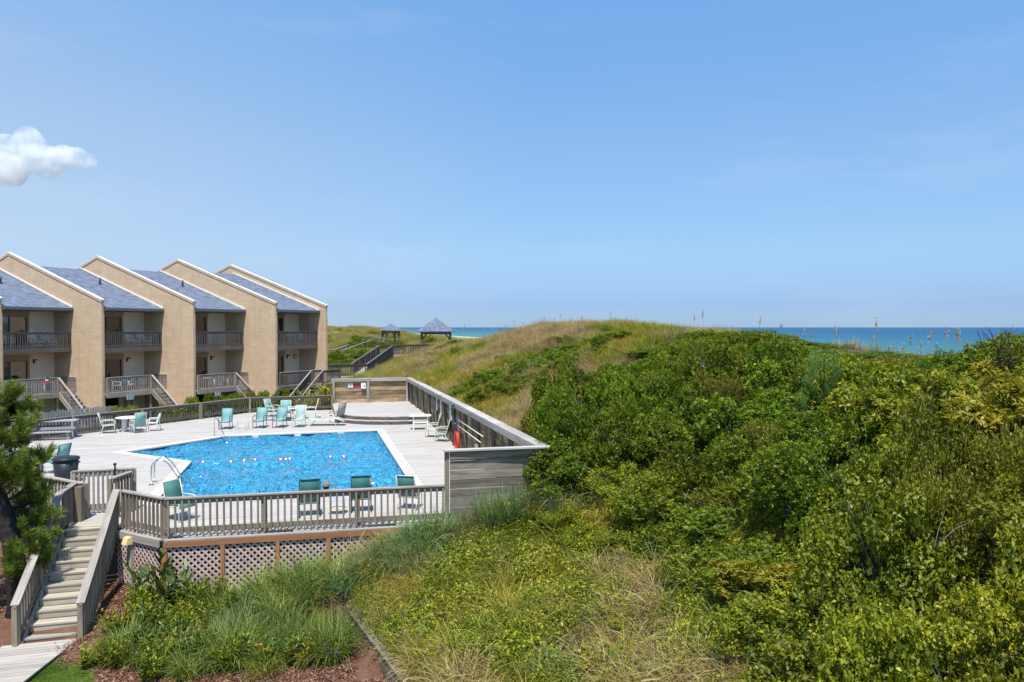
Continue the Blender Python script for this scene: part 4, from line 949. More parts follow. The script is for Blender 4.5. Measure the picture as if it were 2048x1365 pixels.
        bx_('door_trim', d0 - 0.10, d1 + 0.10, VB, VB + 0.03, z0 + dh, z0 + dh + 0.12, M_TANTRIM); bx_('door_trim', d1 + 0.002, d1 + 0.10, VB, VB + 0.028, z0, z0 + dh - 0.002, M_TANTRIM); bx_('door_trim', d0 - 0.10, d0 - 0.002, VB, VB + 0.028, z0, z0 + dh - 0.002, M_TANTRIM)
        bx_('shutter_box', d0 - 0.1, d1 + 0.1, VB + 0.0, VB + 0.12, z0 + dh + 0.125, z0 + dh + 0.30, M_TANTRIM)
    sc = put('sconce', boxmesh(0.10, 0.06, 0.26, M_BLACK, 'sconce'), t, Mk @ Matrix.Translation((2.98, VB + 0.03, ZL + 1.95)))
    put('sconce_arm', boxmesh(0.10, 0.24, 0.08, M_BLACK, 'sconce_arm'), sc, Mk @ Matrix.Translation((2.98, VB + 0.18, ZL + 2.05)))
    if k == 4:
        m2 = put('meter_box', boxmesh(0.26, 0.08, 0.30, plain('grey meter', (0.20, 0.22, 0.20), 0.5), 'meter_box'), t, Mk @ Matrix.Translation((3.75, VB + 0.04, ZL + 1.95)))
        put('meter_face', boxmesh(0.13, 0.01, 0.17, M_WHITE, 'meter_face'), m2, Mk @ Matrix.Translation((3.75, VB + 0.086, ZL + 1.95)))
    # ground level
    bx_('lower_wall', 2.4, UW, VB - 0.12, VB, ZG - 0.3, ZL - 0.21, M_CREAM)
    if k in (1, 2):
        dd = bx_('utility_door', 2.75, 3.35, VB, VB + 0.03, ZG, ZG + 1.75, M_TANTRIM); bx_('utility_vent', 2.97, 3.13, VB + 0.03, VB + 0.05, ZG + 1.0, ZG + 1.16, M_BLACK, dd)
    bx_('back_wall', FT, UW, -12.2, -12.05, ZG - 0.3, ZE + 1.2, M_TAN)
    bx_('parking_ceiling', FT, UW, -12.04, VB - 0.13, ZL - 0.4, ZL - 0.3, M_ROOM)
    # upper balcony
    FU = -0.06
    bx_('balcony_floor', FT + 0.01, UW - 0.01, VB + 0.001, FU, ZU - 0.10, ZU, W_BALC); bx_('balcony_rim', FT + 0.01, UW - 0.01, FU + 0.001, FU + 0.045, ZU - 0.26, ZU + 0.02, W_BALC); bx_('balcony_joist', FT + 0.01, UW - 0.01, VB + 0.4, VB + 0.45, ZU - 0.26, ZU - 0.101, W_BALC)
    up = put('upper_railing', boxmesh(0.001, 0.001, 0.001, W_BALC, 'upper_railing'), t, Mk @ Matrix.Translation((2, FU, ZU)))
    railing(up, [P(FT + 0.02, FU, ZU), P(UW - 0.05, FU, ZU)], h=1.02, side=1, mat=W_BALC, cap_mat=W_BALC, bal_sp=0.135, bal=0.036, cap=0.13, low=0.10, toprail=0.12, botrail=0.09, post_sp=5, bal_low=-0.22, bal_top=0.05)
    # lower balcony
    FL = 0.28; ue = UW - 1.08 if k < 4 else UW - 0.02
    lm = W_BALL if k < 4 else W_BALC
    bx_('balcony_floor', FT + 0.01, UW - 0.01, VB + 0.001, FL, ZL - 0.10, ZL, W_CAP); bx_('balcony_rim', FT + 0.01, UW - 0.01, FL + 0.001, FL + 0.045, ZL - 0.28, ZL + 0.01, lm)
    lo = put('lower_railing', boxmesh(0.001, 0.001, 0.001, W_BALC, 'lower_railing'), t, Mk @ Matrix.Translation((2, FL, ZL)))
    railing(lo, [P(FT + 0.02, FL, ZL), P(ue, FL, ZL)], h=1.0, side=1, mat=lm, cap_mat=W_CAP, bal_sp=0.135, bal=0.038, cap=0.13, low=0.10, toprail=0.12, botrail=0.09, post_sp=5, bal_low=-0.22, bal_top=0.05)
    for u0 in (1.6, 3.15): bx_('balcony_post', u0, u0 + 0.12, FL - 0.2, FL - 0.08, ZG, ZL - 0.101, lm)
    # number plate
    pl = put('number_plate', boxmesh(0.46, 0.02, 0.26, M_SIGNBLUE, 'number_plate'), t, Mk @ Matrix.Translation((1.62, FL + 0.075, ZL - 0.36)))
    text('number', 'D%d' % num, 0.30, M_SIGNNAVY, pl, TXM(P(1.62, FL + 0.087, ZL - 0.36)), 0.003)
    # stairs
    ns = 12; rise = (ZL - ZG) / ns; run = 0.26
    stt = put('stairs', boxmesh(0.001, 0.001, 0.001, W_BALC, 'stairs'), t, Mk @ Matrix.Translation((UW - 0.5, 1, ZG)))
    if k < 4:
        a0, a1 = UW - 1.05, UW - 0.06
        for i in range(1, ns): board('tread', P(a0, FL + 0.02 + run * (i - 0.5) + 0.05, ZL - rise * i), P(a1, FL + 0.02 + run * (i - 0.5) + 0.05, ZL - rise * i), 0.27, 0.04, W_BALL, stt)
        for uu in (a0, a1): board('stringer', P(uu, FL + 0.05, ZL - 0.14), P(uu, FL + run * ns, ZG + 0.0), 0.04, 0.26, W_BALL, stt)
        railing(stt, [P(a0 - 0.01, FL + 0.06, ZL), P(a0 - 0.01, FL + run * ns, ZG + 0.06)], h=1.0, side=-1, mat=W_BALL, cap_mat=W_CAP, bal_sp=0.135, bal=0.034, cap=0.13, low=0.0, toprail=0.1, botrail=0.08, posts=True, post_sp=4, bal_low=-0.12)
        railing(stt, [P(a1 + 0.02, VB + 0.3, ZL), P(a1 + 0.02, FL + 0.1, ZL)], h=0.96, side=1, mat=W_BALL, cap_mat=W_CAP, bal_sp=0.135, bal=0.034, cap=0.1, low=0.1, toprail=0.1, botrail=0.08, post_sp=4, bal_low=-0.1)
    else:
        v0, v1 = FL + 0.10, FL + 1.12; u1 = UW - 1.15
        bx_('landing', u1, UW + 0.75, FL + 0.05, FL + 1.15, ZL - 0.10, ZL - 0.002, W_CAP, stt); bx_('landing_rim', u1, UW + 0.75, FL + 1.152, FL + 1.195, ZL - 0.28, ZL + 0.01, W_BALC, stt)
        for i in range(1, ns): board('tread', P(u1 - run * (i - 0.5) - 0.02, v0, ZL - rise * i), P(u1 - run * (i - 0.5) - 0.02, v1, ZL - rise * i), 0.27, 0.04, W_CAP, stt, )
        for vv in (v0, v1): board('stringer', P(u1, vv, ZL - 0.14), P(u1 - run * ns, vv, ZG), 0.04, 0.26, W_BALC, stt)
        for vv, sd_ in ((v0, 1), (v1, 1)):
            railing(stt, [P(u1, vv, ZL), P(u1 - run * ns, vv, ZG + 0.06)], h=1.0, side=sd_, mat=W_BALC, cap_mat=W_CAP, bal_sp=0.15, bal=0.034, cap=0.12, low=0.0, toprail=0.1, botrail=0.08, post_sp=4, bal_low=-0.12)
        railing(stt, [P(u1, FL + 1.14, ZL), P(UW + 0.75, FL + 1.14, ZL), P(UW + 0.75, FL + 0.3, ZL)], h=1.0, side=1, mat=W_BALC, cap_mat=W_BALC, bal_sp=0.13, bal=0.034, cap=0.13, low=0.1, toprail=0.12, botrail=0.09, post_sp=2, bal_low=-0.1)
        for uu in (UW + 0.2, UW + 0.65): bx_('landing_post', uu, uu + 0.1, FL + 0.9, FL + 1.0, ZG - 0.2, ZL - 0.101, W_BALC, stt)
    return Mk
HM = {k: townhouse(k) for k in (1, 2, 3, 4)}
# ------------------------------------------------------------------ furniture prototypes (facing local +X)
def sling_chair(fab, met, tall=1.0, sled=False):
    t = thing('sling_chair', 'x', 'chair')
    m = MB(); m.sheet([(0.29, 0.385), (0.26, 0.425), (0.12, 0.415), (-0.05, 0.395), (-0.2, 0.385), (-0.265, 0.41), (-0.30, 0.50), (-0.36, 0.72 * tall), (-0.445, 1.02 * tall)], 0.50, 0.016)
    put('sling', m.mesh('sling', fab, True), t, I4)
    for y in (-0.275, 0.275):
        m = MB()
        m.tube([(0.27, y, 0.0), (0.275, y, 0.3), (0.285, y, 0.52), (0.26, y, 0.60), (0.19, y, 0.635), (0.0, y, 0.645), (-0.2, y, 0.64), (-0.335, y, 0.62)], 0.017, 7)
        m.tube([(-0.34, y, 0.0), (-0.25, y, 0.25), (-0.20, y, 0.385)], 0.016, 7)
        m.tube([(0.285, y, 0.40), (0.12, y, 0.41), (-0.2, y, 0.38), (-0.265, y, 0.41), (-0.36, y, 0.72 * tall), (-0.45, y, 1.03 * tall)], 0.017, 7)
        if sled: m.tube([(0.27, y, 0.015), (-0.34, y, 0.015)], 0.016, 7)
        put('side_frame', m.mesh('side_frame', met, True), t, I4)
    for (x, z) in ((0.275, 0.37), (-0.45, 1.03 * tall), (-0.22, 0.36)):
        m = MB(); m.tube([(x, -0.275, z), (x, 0.275, z)], 0.014, 7); put('crossbar', m.mesh('crossbar', met, True), t, I4)
    return t
def mono_chair():
    t = thing('plastic_chair', 'x', 'chair')
    m = MB(); m.sheet([(0.25, 0.40), (0.23, 0.43), (0.0, 0.415), (-0.19, 0.42)], 0.46, 0.02); put('seat', m.mesh('seat', M_WHITE, True), t, I4)
    for k in range(6):
        y = -0.19 + 0.076 * k; m = MB(); h = 0.86 - 0.06 * (abs(k - 2.5) / 2.5) ** 2
        m.sheet([(-0.19, 0.42), (-0.25, 0.62), (-0.31, h)], 0.05, 0.014); put('slat', m.mesh('slat', M_WHITE, True), t, Matrix.Translation((0, y, 0)))
    m = MB(); m.tube([(-0.2, -0.25, 0.45), (-0.27, -0.255, 0.65), (-0.31, -0.21, 0.80), (-0.325, -0.1, 0.87), (-0.33, 0, 0.88), (-0.325, 0.1, 0.87), (-0.31, 0.21, 0.80), (-0.27, 0.255, 0.65), (-0.2, 0.25, 0.45)], 0.025, 7); put('back_frame', m.mesh('back_frame', M_WHITE, True), t, I4)
    for y in (-0.26, 0.26):
        m = MB(); m.sheet([(0.24, 0.60), (0.2, 0.635), (-0.1, 0.645), (-0.27, 0.64)], 0.06, 0.025); put('armrest', m.mesh('armrest', M_WHITE, True), t, Matrix.Translation((0, y, 0)))
        m = MB(); m.tube([(0.28, y * 1.05, 0), (0.24, y, 0.42), (0.23, y, 0.62)], [0.024, 0.028, 0.03], 7); put('leg', m.mesh('leg', M_WHITE, True), t, I4)
        m = MB(); m.tube([(-0.32, y * 1.05, 0), (-0.22, y, 0.42), (-0.25, y, 0.64)], [0.024, 0.028, 0.03], 7); put('leg', m.mesh('leg', M_WHITE, True), t, I4)
    return t
def adirondack(mat):
    t = thing('adirondack_chair', 'x', 'chair')
    for k in range(7):
        y = -0.24 + 0.08 * k; h = 1.12 - 0.22 * (abs(k - 3) / 3) ** 2
        m = MB(); m.sheet([(-0.16, 0.34), (-0.30, 0.72), (-0.42, h)], 0.068, 0.02); put('back_slat', m.mesh('back_slat', mat), t, Matrix.Translation((0, y, 0)))
    for k in range(6): board('seat_slat', (0.30 - 0.085 * k, -0.27, 0.42 - 0.022 * k), (0.30 - 0.085 * k, 0.27, 0.42 - 0.022 * k), 0.075, 0.02, mat, t)
    for y in (-0.31, 0.31):
        board('armrest', (0.38, y, 0.62), (-0.36, y, 0.62), 0.12, 0.025, mat, t); board('leg', (0.32, y, 0), (0.32, y, 0.605), 0.09, 0.03, mat, t, hint=Vector((0, 1, 0)))
        board('leg', (-0.40, y, 0), (-0.20, y, 0.60), 0.09, 0.03, mat, t, hint=Vector((0, 1, 0)))
    for z in (0.18, 0.40): board('apron', (0.345, -0.30, z), (0.345, 0.30, z), 0.03, 0.07, mat, t)
    return t
def round_table(r, h, top, legm, ped=False, cat='table'):
    t = thing('round_table', 'x', cat)
    m = MB(); m.lathe([(r - 0.03, h - 0.035), (r, h - 0.028), (r, h - 0.008), (r - 0.015, h), (0.01, h)], 28); put('table_top', m.mesh('table_top', top), t, I4)
    for k in range(4):
        a = math.pi / 4 + k * math.pi / 2; c, s_ = math.cos(a), math.sin(a)
        if ped:
            m = MB(); m.box(0.18, 0.36, -0.05, 0.05, 0, h - 0.036, Matrix.Rotation(a, 4, 'Z'))
        else:
            m = MB(); m.tube([(c * (r - 0.06), s_ * (r - 0.06), 0), (c * (r - 0.08), s_ * (r - 0.08), h - 0.036)], 0.022, 7)
        put('leg', m.mesh('leg', legm, not ped), t, I4)
    return t
def side_table(r, h, mat):
    t = thing('side_table', 'x', 'side table')
    m = MB(); m.lathe([(r - 0.02, h - 0.02), (r, h - 0.014), (r, h - 0.004), (r - 0.01, h), (0.01, h)], 22); put('table_top', m.mesh('table_top', sling_top), t, I4)
    for k in range(4):
        a = math.pi / 4 + k * math.pi / 2; c, s_ = math.cos(a), math.sin(a)
        m = MB(); m.tube([(c * r * 1.02, s_ * r * 1.02, 0), (c * r, s_ * r, h * 0.7), (c * r * 0.9, s_ * r * 0.9, h - 0.02)], 0.014, 7); put('leg', m.mesh('leg', mat, True), t, I4)
    m = MB(); m.tube([(r * 0.98 * math.cos(a), r * 0.98 * math.sin(a), 0.14) for a in np.linspace(0, 2 * math.pi, 20)], 0.01, 6); put('stretcher', m.mesh('stretcher', mat, True), t, I4)
    return t
sling_top = plain('hazy table glass', (0.42, 0.45, 0.45), 0.2, 0, 0.08)
def Z(a): return Matrix.Rotation(math.radians(a), 4, 'Z')
def at(x, y, deg, z=0.0, s=1.0): return Matrix.Translation((x, y, z)) @ Z(deg) @ Matrix.Scale(s, 4)
CAMF = -90                                     # facing the camera
P_TEALDK = sling_chair(F_TEAL, M_DKGREEN, 1.0, True); P_TEALWH = sling_chair(F_TEAL, M_WHITEM); P_PALE = sling_chair(F_PALE, M_WHITEM, 1.08)
P_DEEP = sling_chair(F_DEEP, M_WHITEM, 1.02); P_GREENDK = sling_chair(F_GREEN, M_DKGREEN, 1.05, True); P_GREY = sling_chair(F_GREY, M_BRONZE, 1.05); P_GREENWH = sling_chair(F_GREEN, M_WHITEM, 1.0)
GC = 'sling chairs round the pool'
# far side of the pool
place(P_TEALDK, at(-14.95, 37.75, -82), 'teal sling chair facing the pool beside the step handrail', GC)
place(P_TEALDK, at(-13.3, 38.15, -88), 'teal sling chair with dark frame just right of the small wire table', GC)
place(P_TEALDK, at(-12.3, 38.3, -92), 'teal sling chair with dark frame between another teal chair and the pale one', GC)
place(P_PALE, at(-11.33, 38.45, -90), 'pale mint high sling chair with cream frame facing the pool', GC)
place(P_TEALWH, at(-13.1, 41.9, -75), 'teal sling chair standing behind the two dark framed ones at the far table', GC)
place(P_PALE, at(-11.75, 42.2, -165), 'pale sling chair seen from the side at the right of the far round table', GC)
place(P_TEALWH, at(-14.2, 43.0, -20), 'small looking teal chair farthest back against the fence at the far table', GC)
place(P_GREY, at(-9.75, 40.3, 150), 'faded grey sling chair against the platform steps', GC)
tb1 = round_table(0.62, 0.72, M_WHITE, M_DKGREEN); place(tb1, at(-12.75, 41.2, 0), 'white round table with dark legs among the far sling chairs')
m = MB(); m.box(-0.16, 0.16, -0.11, 0.11, 0, 0.02); tag(put('tray', m.mesh('tray', M_BLACK), None, at(-12.5, 41.1, 12, 0.721)), 'flat black tray lying on the far round table', 'tray')
st1 = side_table(0.26, 0.42, M_WHITEM); place(st1, at(-13.75, 41.2, 20), 'low white side table behind the dark framed teal chairs', 'small side tables')
wt_ = thing('wire_table', 'small open wire side table by the far pool edge', 'side table', at(-14.05, 37.6, 0))
WMt = WM[wt_]
for k, (x, y) in enumerate(((-.27, -.2), (.27, -.2), (.27, .2), (-.27, .2))):
    m = MB(); m.tube([WMt @ Vector((x, y, 0)), WMt @ Vector((x, y, 0.40)), WMt @ Vector((x * .8, y * .8, 0.45))], 0.013, 6); put('leg', m.mesh('leg', M_WHITEM, True), wt_, I4)
for z in (0.45, 0.16):
    m = MB(); m.tube([WMt @ Vector((.27 * math.cos(a), .2 * math.sin(a), z)) for a in np.linspace(0, 2 * math.pi, 20)], 0.012, 6); put('rim', m.mesh('rim', M_WHITEM, True), wt_, I4)
# chaise
ch = thing('chaise_lounge', 'pale sling chaise lounge by the platform steps', 'chaise lounge', at(-10.0, 39.15, 3))
Mc = WM[ch]; m = MB(); m.sheet([(-0.95, 0.42), (-0.75, 0.37), (-0.25, 0.30), (0.1, 0.34), (0.5, 0.40), (0.95, 0.24)], 0.60, 0.02); put('sling', m.mesh('sling', F_PALE, True), ch, Mc)
for y in (-.32, .32):
    m = MB(); m.tube([(-0.95, y, 0.42), (-0.75, y, 0.37), (-0.25, y, 0.30), (0.1, y, 0.34), (0.5, y, 0.40), (0.95, y, 0.24)], 0.02, 7); put('side_rail', m.mesh('side_rail', M_WHITEM, True), ch, Mc)
    m = MB(); m.tube([(-0.85, y, 0), (-0.78, y, 0.2), (-0.6, y, 0.36)], 0.018, 7); put('leg', m.mesh('leg', M_WHITEM, True), ch, Mc)
    m = MB(); m.tube([(0.55, y, 0), (0.42, y, 0.2), (0.3, y, 0.37)], 0.018, 7); put('leg', m.mesh('leg', M_WHITEM, True), ch, Mc)
    m = MB(); m.tube([(-0.25, y, 0.30), (-0.05, y, 0.50), (0.15, y, 0.55), (0.4, y, 0.40)], 0.018, 7); put('armrest', m.mesh('armrest', M_WHITEM, True), ch, Mc)
# left group
tb2 = round_table(0.62, 0.72, M_WHITE, M_WHITE, True); place(tb2, at(-19.55, 36.9, 20), 'white round slab legged table by the fence at the left end of the deck')
place(P_TEALWH, at(-20.25, 36.3, 25), 'teal sling chair with cream frame left of the slab legged table', GC)
place(P_TEALWH, at(-18.85, 36.4, 140), 'teal sling chair with cream frame right of the slab legged table', GC)
P_MONO = mono_chair(); place(P_MONO, at(-18.35, 37.0, 195), 'white plastic armchair behind the teal chair at the slab legged table', 'white plastic chairs')
# near left, behind the pine
place(P_TEALDK, at(-16.75, 26.5, 168), 'teal sling chair behind the pine facing left', GC)
place(P_MONO, at(-17.9, 26.9, 20), 'white plastic armchair half hidden by the pine', 'white plastic chairs')
wb = thing('waste_bin', 'big black lidded waste bin beside the gate railing', 'bin', at(-15.25, 24.7, 10)); Mb = WM[wb]
m = MB(); m.lathe([(0.30, 0), (0.33, 0.1), (0.39, 0.78)], 20, Mb); put('bin_body', m.mesh('bin_body', M_BIN, True), wb, I4)
m = MB(); m.lathe([(0.42, 0.78), (0.43, 0.83), (0.40, 0.86), (0.2, 0.90), (0.02, 0.91)], 20, Mb); put('lid', m.mesh('lid', M_BIN, True), wb, I4)
for a in (0, math.pi): put('handle', boxmesh(0.06, 0.2, 0.05, M_BIN, 'handle'), wb, Mb @ Matrix.Rotation(a, 4, 'Z') @ Matrix.Translation((0.39, 0, 0.68)))
# right side
stb = thing('white_table', 'white rectangular table with square legs by the platform steps', 'table', at(-4.75, 37.55, 8)); Ms = WM[stb]
m = MB(); m.prism([(-.55, -.28), (-.42, -.36), (.42, -.36), (.55, -.28), (.55, .28), (.42, .36), (-.42, .36), (-.55, .28)], 0.70, 0.745, Ms); put('table_top', m.mesh('table_top', M_WHITE), stb, I4)
for x in (-.36, .36):
    for y in (-.24, .24): put('leg', boxmesh(0.07, 0.07, 0.70, M_WHITE, 'leg'), stb, Ms @ Matrix.Translation((x, y, 0.35)))
put('apron', boxmesh(0.66, 0.03, 0.09, M_WHITE, 'apron'), stb, Ms @ Matrix.Translation((0, -0.24, 0.40)))
place(P_PALE, at(-3.85, 35.0, 172), 'pale mint sling chair with cream arms by the right plank wall', GC)
place(P_DEEP, at(-3.25, 33.7, 170), 'bright teal armless looking chair by the right plank wall nearer the life ring', GC)
cl = thing('trash_can', 'black open bin with wire hoop on the raised platform', 'bin', at(-4.75, 41.7, 0, 0.40)); Ml_ = WM[cl]
m = MB(); m.lathe([(0.22, 0), (0.26, 0.6), (0.27, 0.62)], 16, Ml_); put('bin_body', m.mesh('bin_body', M_BLACK, True), cl, I4)
m = MB(); m.tube([Ml_ @ Vector((0.3, 0, 0.55)), Ml_ @ Vector((0.52, 0, 0.5)), Ml_ @ Vector((0.6, 0, 0.2)), Ml_ @ Vector((0.55, 0, 0.0))], 0.015, 6); put('hoop', m.mesh('hoop', M_BLACK, True), cl, I4)
# near row behind the front railing, facing the pool
A0 = 90 + math.degrees(TH)
place(P_GREENDK, at(*D(3.5, 1.35).xy, A0 + 2), 'dark teal sling chair seen from behind, left of the small glass topped table', GC)
place(P_GREENDK, at(*D(4.95, 1.45).xy, A0 - 4), 'dark teal sling chair seen from behind, right of the small glass topped table', GC)
place(st1, at(*D(4.27, 1.25).xy, 10), 'small glass topped side table between the two dark teal chairs', 'small side tables')
place(P_GREENWH, at(*D(6.35, 1.35).xy, A0 - 25), 'green sling chair with cream frame near the plank wall end of the railing', GC)
place(P_GREENWH, at(*D(0.1, 1.75).xy, -30), 'green sling chair with cream frame at the left railing corner', GC)
# balcony chairs
P_ADW = adirondack(M_WHITE); P_ADB = adirondack(W_NEW)
def onb(k, u, v, up, deg):
    p = HM[k] @ Vector((u, v, ZU if up else ZL)); a = math.degrees(math.atan2(V_.y, V_.x))
    return Matrix.Translation(p) @ Z(a + deg)
GB = 'balcony chairs'
place(P_ADW, onb(2, 2.75, -1.0, True, 10), 'white adirondack chair left on the upper balcony above D3', GB); place(P_ADW, onb(2, 3.62, -1.0, True, -5), 'white adirondack chair right on the upper balcony above D3', GB)
place(P_MONO, onb(1, 1.0, -0.9, True, 40), 'white plastic chair leftmost on the upper balcony above D4', GB); place(P_ADW, onb(1, 2.6, -1.0, True, 0), 'white adirondack chair in the middle of the upper balcony above D4', GB); place(P_ADW, onb(1, 3.4, -1.0, True, 10), 'white adirondack chair rightmost on the upper balcony above D4', GB)
place(P_MONO, onb(1, 0.9, -0.5, False, 30), 'white plastic chair leftmost on the lower balcony of D4', GB); place(P_MONO, onb(1, 2.1, -0.9, False, 0), 'white plastic chair beside the red topped table on the lower balcony of D4', GB)
place(P_MONO, onb(2, 1.3, -0.5, False, 60), 'white plastic chair at the left end of the lower balcony of D3', GB); place(P_MONO, onb(2, 2.25, -0.6, False, 10), 'white plastic chair in the middle of the lower balcony of D3', GB); place(P_MONO, onb(2, 3.3, -0.9, False, -10), 'white plastic chair at the right end of the lower balcony of D3', GB)
place(P_MONO, onb(3, 2.2, -0.7, False, 15), 'white plastic chair left on the lower balcony of D2', GB); place(P_MONO, onb(3, 2.95, -0.7, False, -10), 'white plastic chair right on the lower balcony of D2', GB)
place(P_ADB, onb(4, 2.1, -1.0, True, 0), 'brown adirondack chair on the upper balcony above D1', GB); place(P_MONO, onb(4, 3.2, -0.6, True, -20), 'white plastic chair on the upper balcony above D1', GB)
place(P_MONO, onb(4, 2.0, -0.8, False, 15), 'white plastic chair on the lower balcony of D1', GB)
tb3 = round_table(0.5, 0.68, M_REDCUSH, M_WHITE); tb3['label'] = 'x'; place(tb3, onb(1, 3.0, -0.6, False, 0), 'red topped table with white legs on the lower balcony of D4')
tb4 = round_table(0.55, 0.72, M_WHITE, M_WHITE); place(tb4, onb(3, 1.35, -0.8, False, 0), 'white round table at the left of the lower balcony of D2')
fr_ = onb(2, 2.15, -0.30, True, 0); wf = thing('folding_stand', 'white arched frame standing on the upper balcony above D3', 'stand', fr_)
m = MB(); m.tube([(0, -0.26, 0), (0, -0.26, 0.42), (0, -0.20, 0.5), (0, 0, 0.52), (0, 0.20, 0.5), (0, 0.26, 0.42), (0, 0.26, 0)], 0.03, 8); put('arch', m.mesh('arch', M_WHITE, True), wf, fr_)
for k_, (k, u, v, lab, mt) in enumerate(((2, 2.25, -0.62, 'blue towel over the middle white chair on the lower balcony of D3', M_BLUECUSH), (2, 3.3, -0.92, 'blue towel over the right white chair on the lower balcony of D3', M_BLUECUSH), (4, 1.2, 0.0, 'red beach towel hanging behind the lower railing of D1', M_REDCUSH), (4, 2.9, 0.05, 'blue beach towel hanging behind the lower railing of D1', M_BLUECUSH))):
    mm = onb(k, u, v, False, 0); m = MB(); m.sheet([(-0.34, 0.35), (-0.34, 0.78), (-0.30, 0.90), (-0.26, 0.78), (-0.22, 0.5)], 0.4, 0.012)
    tag(put('towel', m.mesh('towel', mt, True), None, mm), lab, 'towel', 'towels on the balconies')
fg = onb(1, 2.35, 0.36, False, 0); fl2 = thing('garden_flag', 'small red white and blue flag on the lower balcony of D4', 'flag', fg)
m = MB(); m.tube([(0, 0, 0.6), (0.05, 0, 1.12)], 0.01, 6); put('flag_pole', m.mesh('flag_pole', M_WHITE), fl2, fg)
for i, mt in enumerate((M_BLUECUSH, M_WHITE, M_RED)):
    put('stripe', boxmesh(0.01, 0.22 - 0.03 * i, 0.12, mt, 'stripe'), fl2, fg @ Matrix.Translation((0.04, 0.1 - 0.02 * i, 1.0 - 0.12 * i)))

# ------------------------------------------------------------------ swimmers at the near pool wall (heads just show above the railing)
def swimmer(M, label, cap_mat, brim):
    t = thing('person', label, 'person', M)
    J = [(0, 0, 0.98), (0, 0.01, 1.2), (0, 0.0, 1.42), (0, -0.01, 1.52), (0, -0.02, 1.60), (0, -0.03, 1.70), (0, -0.03, 1.78)]
    R = [0.15, 0.145, 0.13, 0.062, 0.075, 0.10, 0.075]
    E_ = [(0, 1), (1, 2), (2, 3), (3, 4), (4, 5), (5, 6)]
    def chain(start, pts, rs):
        p = start
        for q, r in zip(pts, rs): J.append(q); R.append(r); E_.append((p, len(J) - 1)); p = len(J) - 1
    for s in (-1, 1):
        chain(2, [(0.19 * s, 0.0, 1.40), (0.27 * s, -0.03, 1.14), (0.24 * s, 0.20, 1.02), (0.22 * s, 0.27, 1.0)], [0.075, 0.05, 0.04, 0.035])
        chain(0, [(0.10 * s, 0, 0.9), (0.11 * s, 0.02, 0.48), (0.11 * s, -0.02, 0.06), (0.11 * s, 0.12, 0.03)], [0.115, 0.075, 0.05, 0.045])
    me = bpy.data.meshes.new('body'); me.from_pydata(J, E_, []); me.materials.append(M_SKIN)
    o = bpy.data.objects.new('body', me); link(o); o.parent = t
    sk = o.modifiers.new('skin', 'SKIN'); 
    if not me.skin_vertices: 
        bpy.context.view_layer.objects.active = o
    for i, r in enumerate(R): me.skin_vertices[0].data[i].radius = (r, r)
    me.skin_vertices[0].data[0].use_root = True
    ss = o.modifiers.new('sub', 'SUBSURF'); ss.levels = 2; ss.render_levels = 2
    WM[o] = M.copy()
    m = MB(); m.ell((0, -0.035, 1.725), (0.093, 0.112, 0.105), 14, 10); put('hair', m.mesh('hair', M_HAIR, True), t, M)
    for s in (-1, 1):
        m = MB(); m.ell((0.034 * s, 0.068, 1.70), (0.012, 0.010, 0.010), 8, 6); put('eye', m.mesh('eye', M_HAIR, True), t, M)
    m = MB(); m.lathe([(0.118, 1.735), (0.122, 1.76), (0.115, 1.82), (0.09, 1.86), (0.05, 1.88), (0.01, 1.885)], 18, Matrix.Translation((0, -0.03, 0)))
    if brim == 'round': m.lathe([(0.12, 1.735), (0.20, 1.715), (0.20, 1.722), (0.12, 1.745)], 18, Matrix.Translation((0, -0.03, 0)))
    else: m.prism([(-0.09, 0.06), (0.09, 0.06), (0.07, 0.17), (0.0, 0.20), (-0.07, 0.17)], 1.74, 1.752)
    put('hat', m.mesh('hat', cap_mat, True), t, M)
    return t
swimmer(Matrix.Translation(D(4.05, 4.35, -1.60)) @ Z(math.degrees(TH) - 60), 'person in a brown cap standing in the pool at its near wall', M_CAPBR, 'peak')
swimmer(Matrix.Translation(D(5.40, 4.35, -1.56)) @ Z(math.degrees(TH) - 40), 'person in a white brimmed hat standing in the pool at its near wall', M_CAPWH, 'round')

# ------------------------------------------------------------------ far boardwalks and gazebos
bw = thing('beach_boardwalk', 'dark railed boardwalk climbing the dune to the nearer gazebo', 'boardwalk', Matrix.Translation((-13, 62, 1.2)))
A_ = Vector((-18.5, 59.0, 1.15)); B_ = Vector((-12.75, 60.3, 1.2)); C_ = Vector((-12.95, 74.5, 2.40)); D_ = Vector((-8.6, 77.2, 2.45))
def walk(t, pts, w, mat, railh=1.05, **kw):
    L_, Rr = [], []
    for i, p in enumerate(pts):
        d0 = (pts[i] - pts[i - 1]) if i else (pts[1] - pts[0]); d1 = (pts[i + 1] - pts[i]) if i < len(pts) - 1 else d0
        n0 = Vector((-d0.y, d0.x, 0)).normalized(); n1 = Vector((-d1.y, d1.x, 0)).normalized(); k = (n0 + n1) / (1 + n0.dot(n1))
        L_.append(p + k * w / 2); Rr.append(p - k * w / 2)
    for i in range(len(pts) - 1):
        a, b = pts[i], pts[i + 1]; m = MB()
        va = [L_[i], Rr[i], Rr[i + 1], L_[i + 1]]
        m.add(va + [v - Vector((0, 0, 0.2)) for v in va], [(0, 1, 2, 3), (7, 6, 5, 4), (0, 4, 5, 1), (2, 6, 7, 3), (0, 3, 7, 4), (1, 5, 6, 2)])
        put('walk_deck', m.mesh('walk_deck', W_STEP), t, I4)
    for ch_, sd_ in ((L_, -1), (Rr, 1)): railing(t, ch_, h=railh, side=sd_, mat=mat, cap_mat=mat, bal_sp=0.2, bal=0.05, post=0.12, post_sp=2.8, cap=0.16, low=0.12, **kw)
    return L_, Rr
walk(bw, [A_, B_, C_, D_], 1.5, W_FENCE)
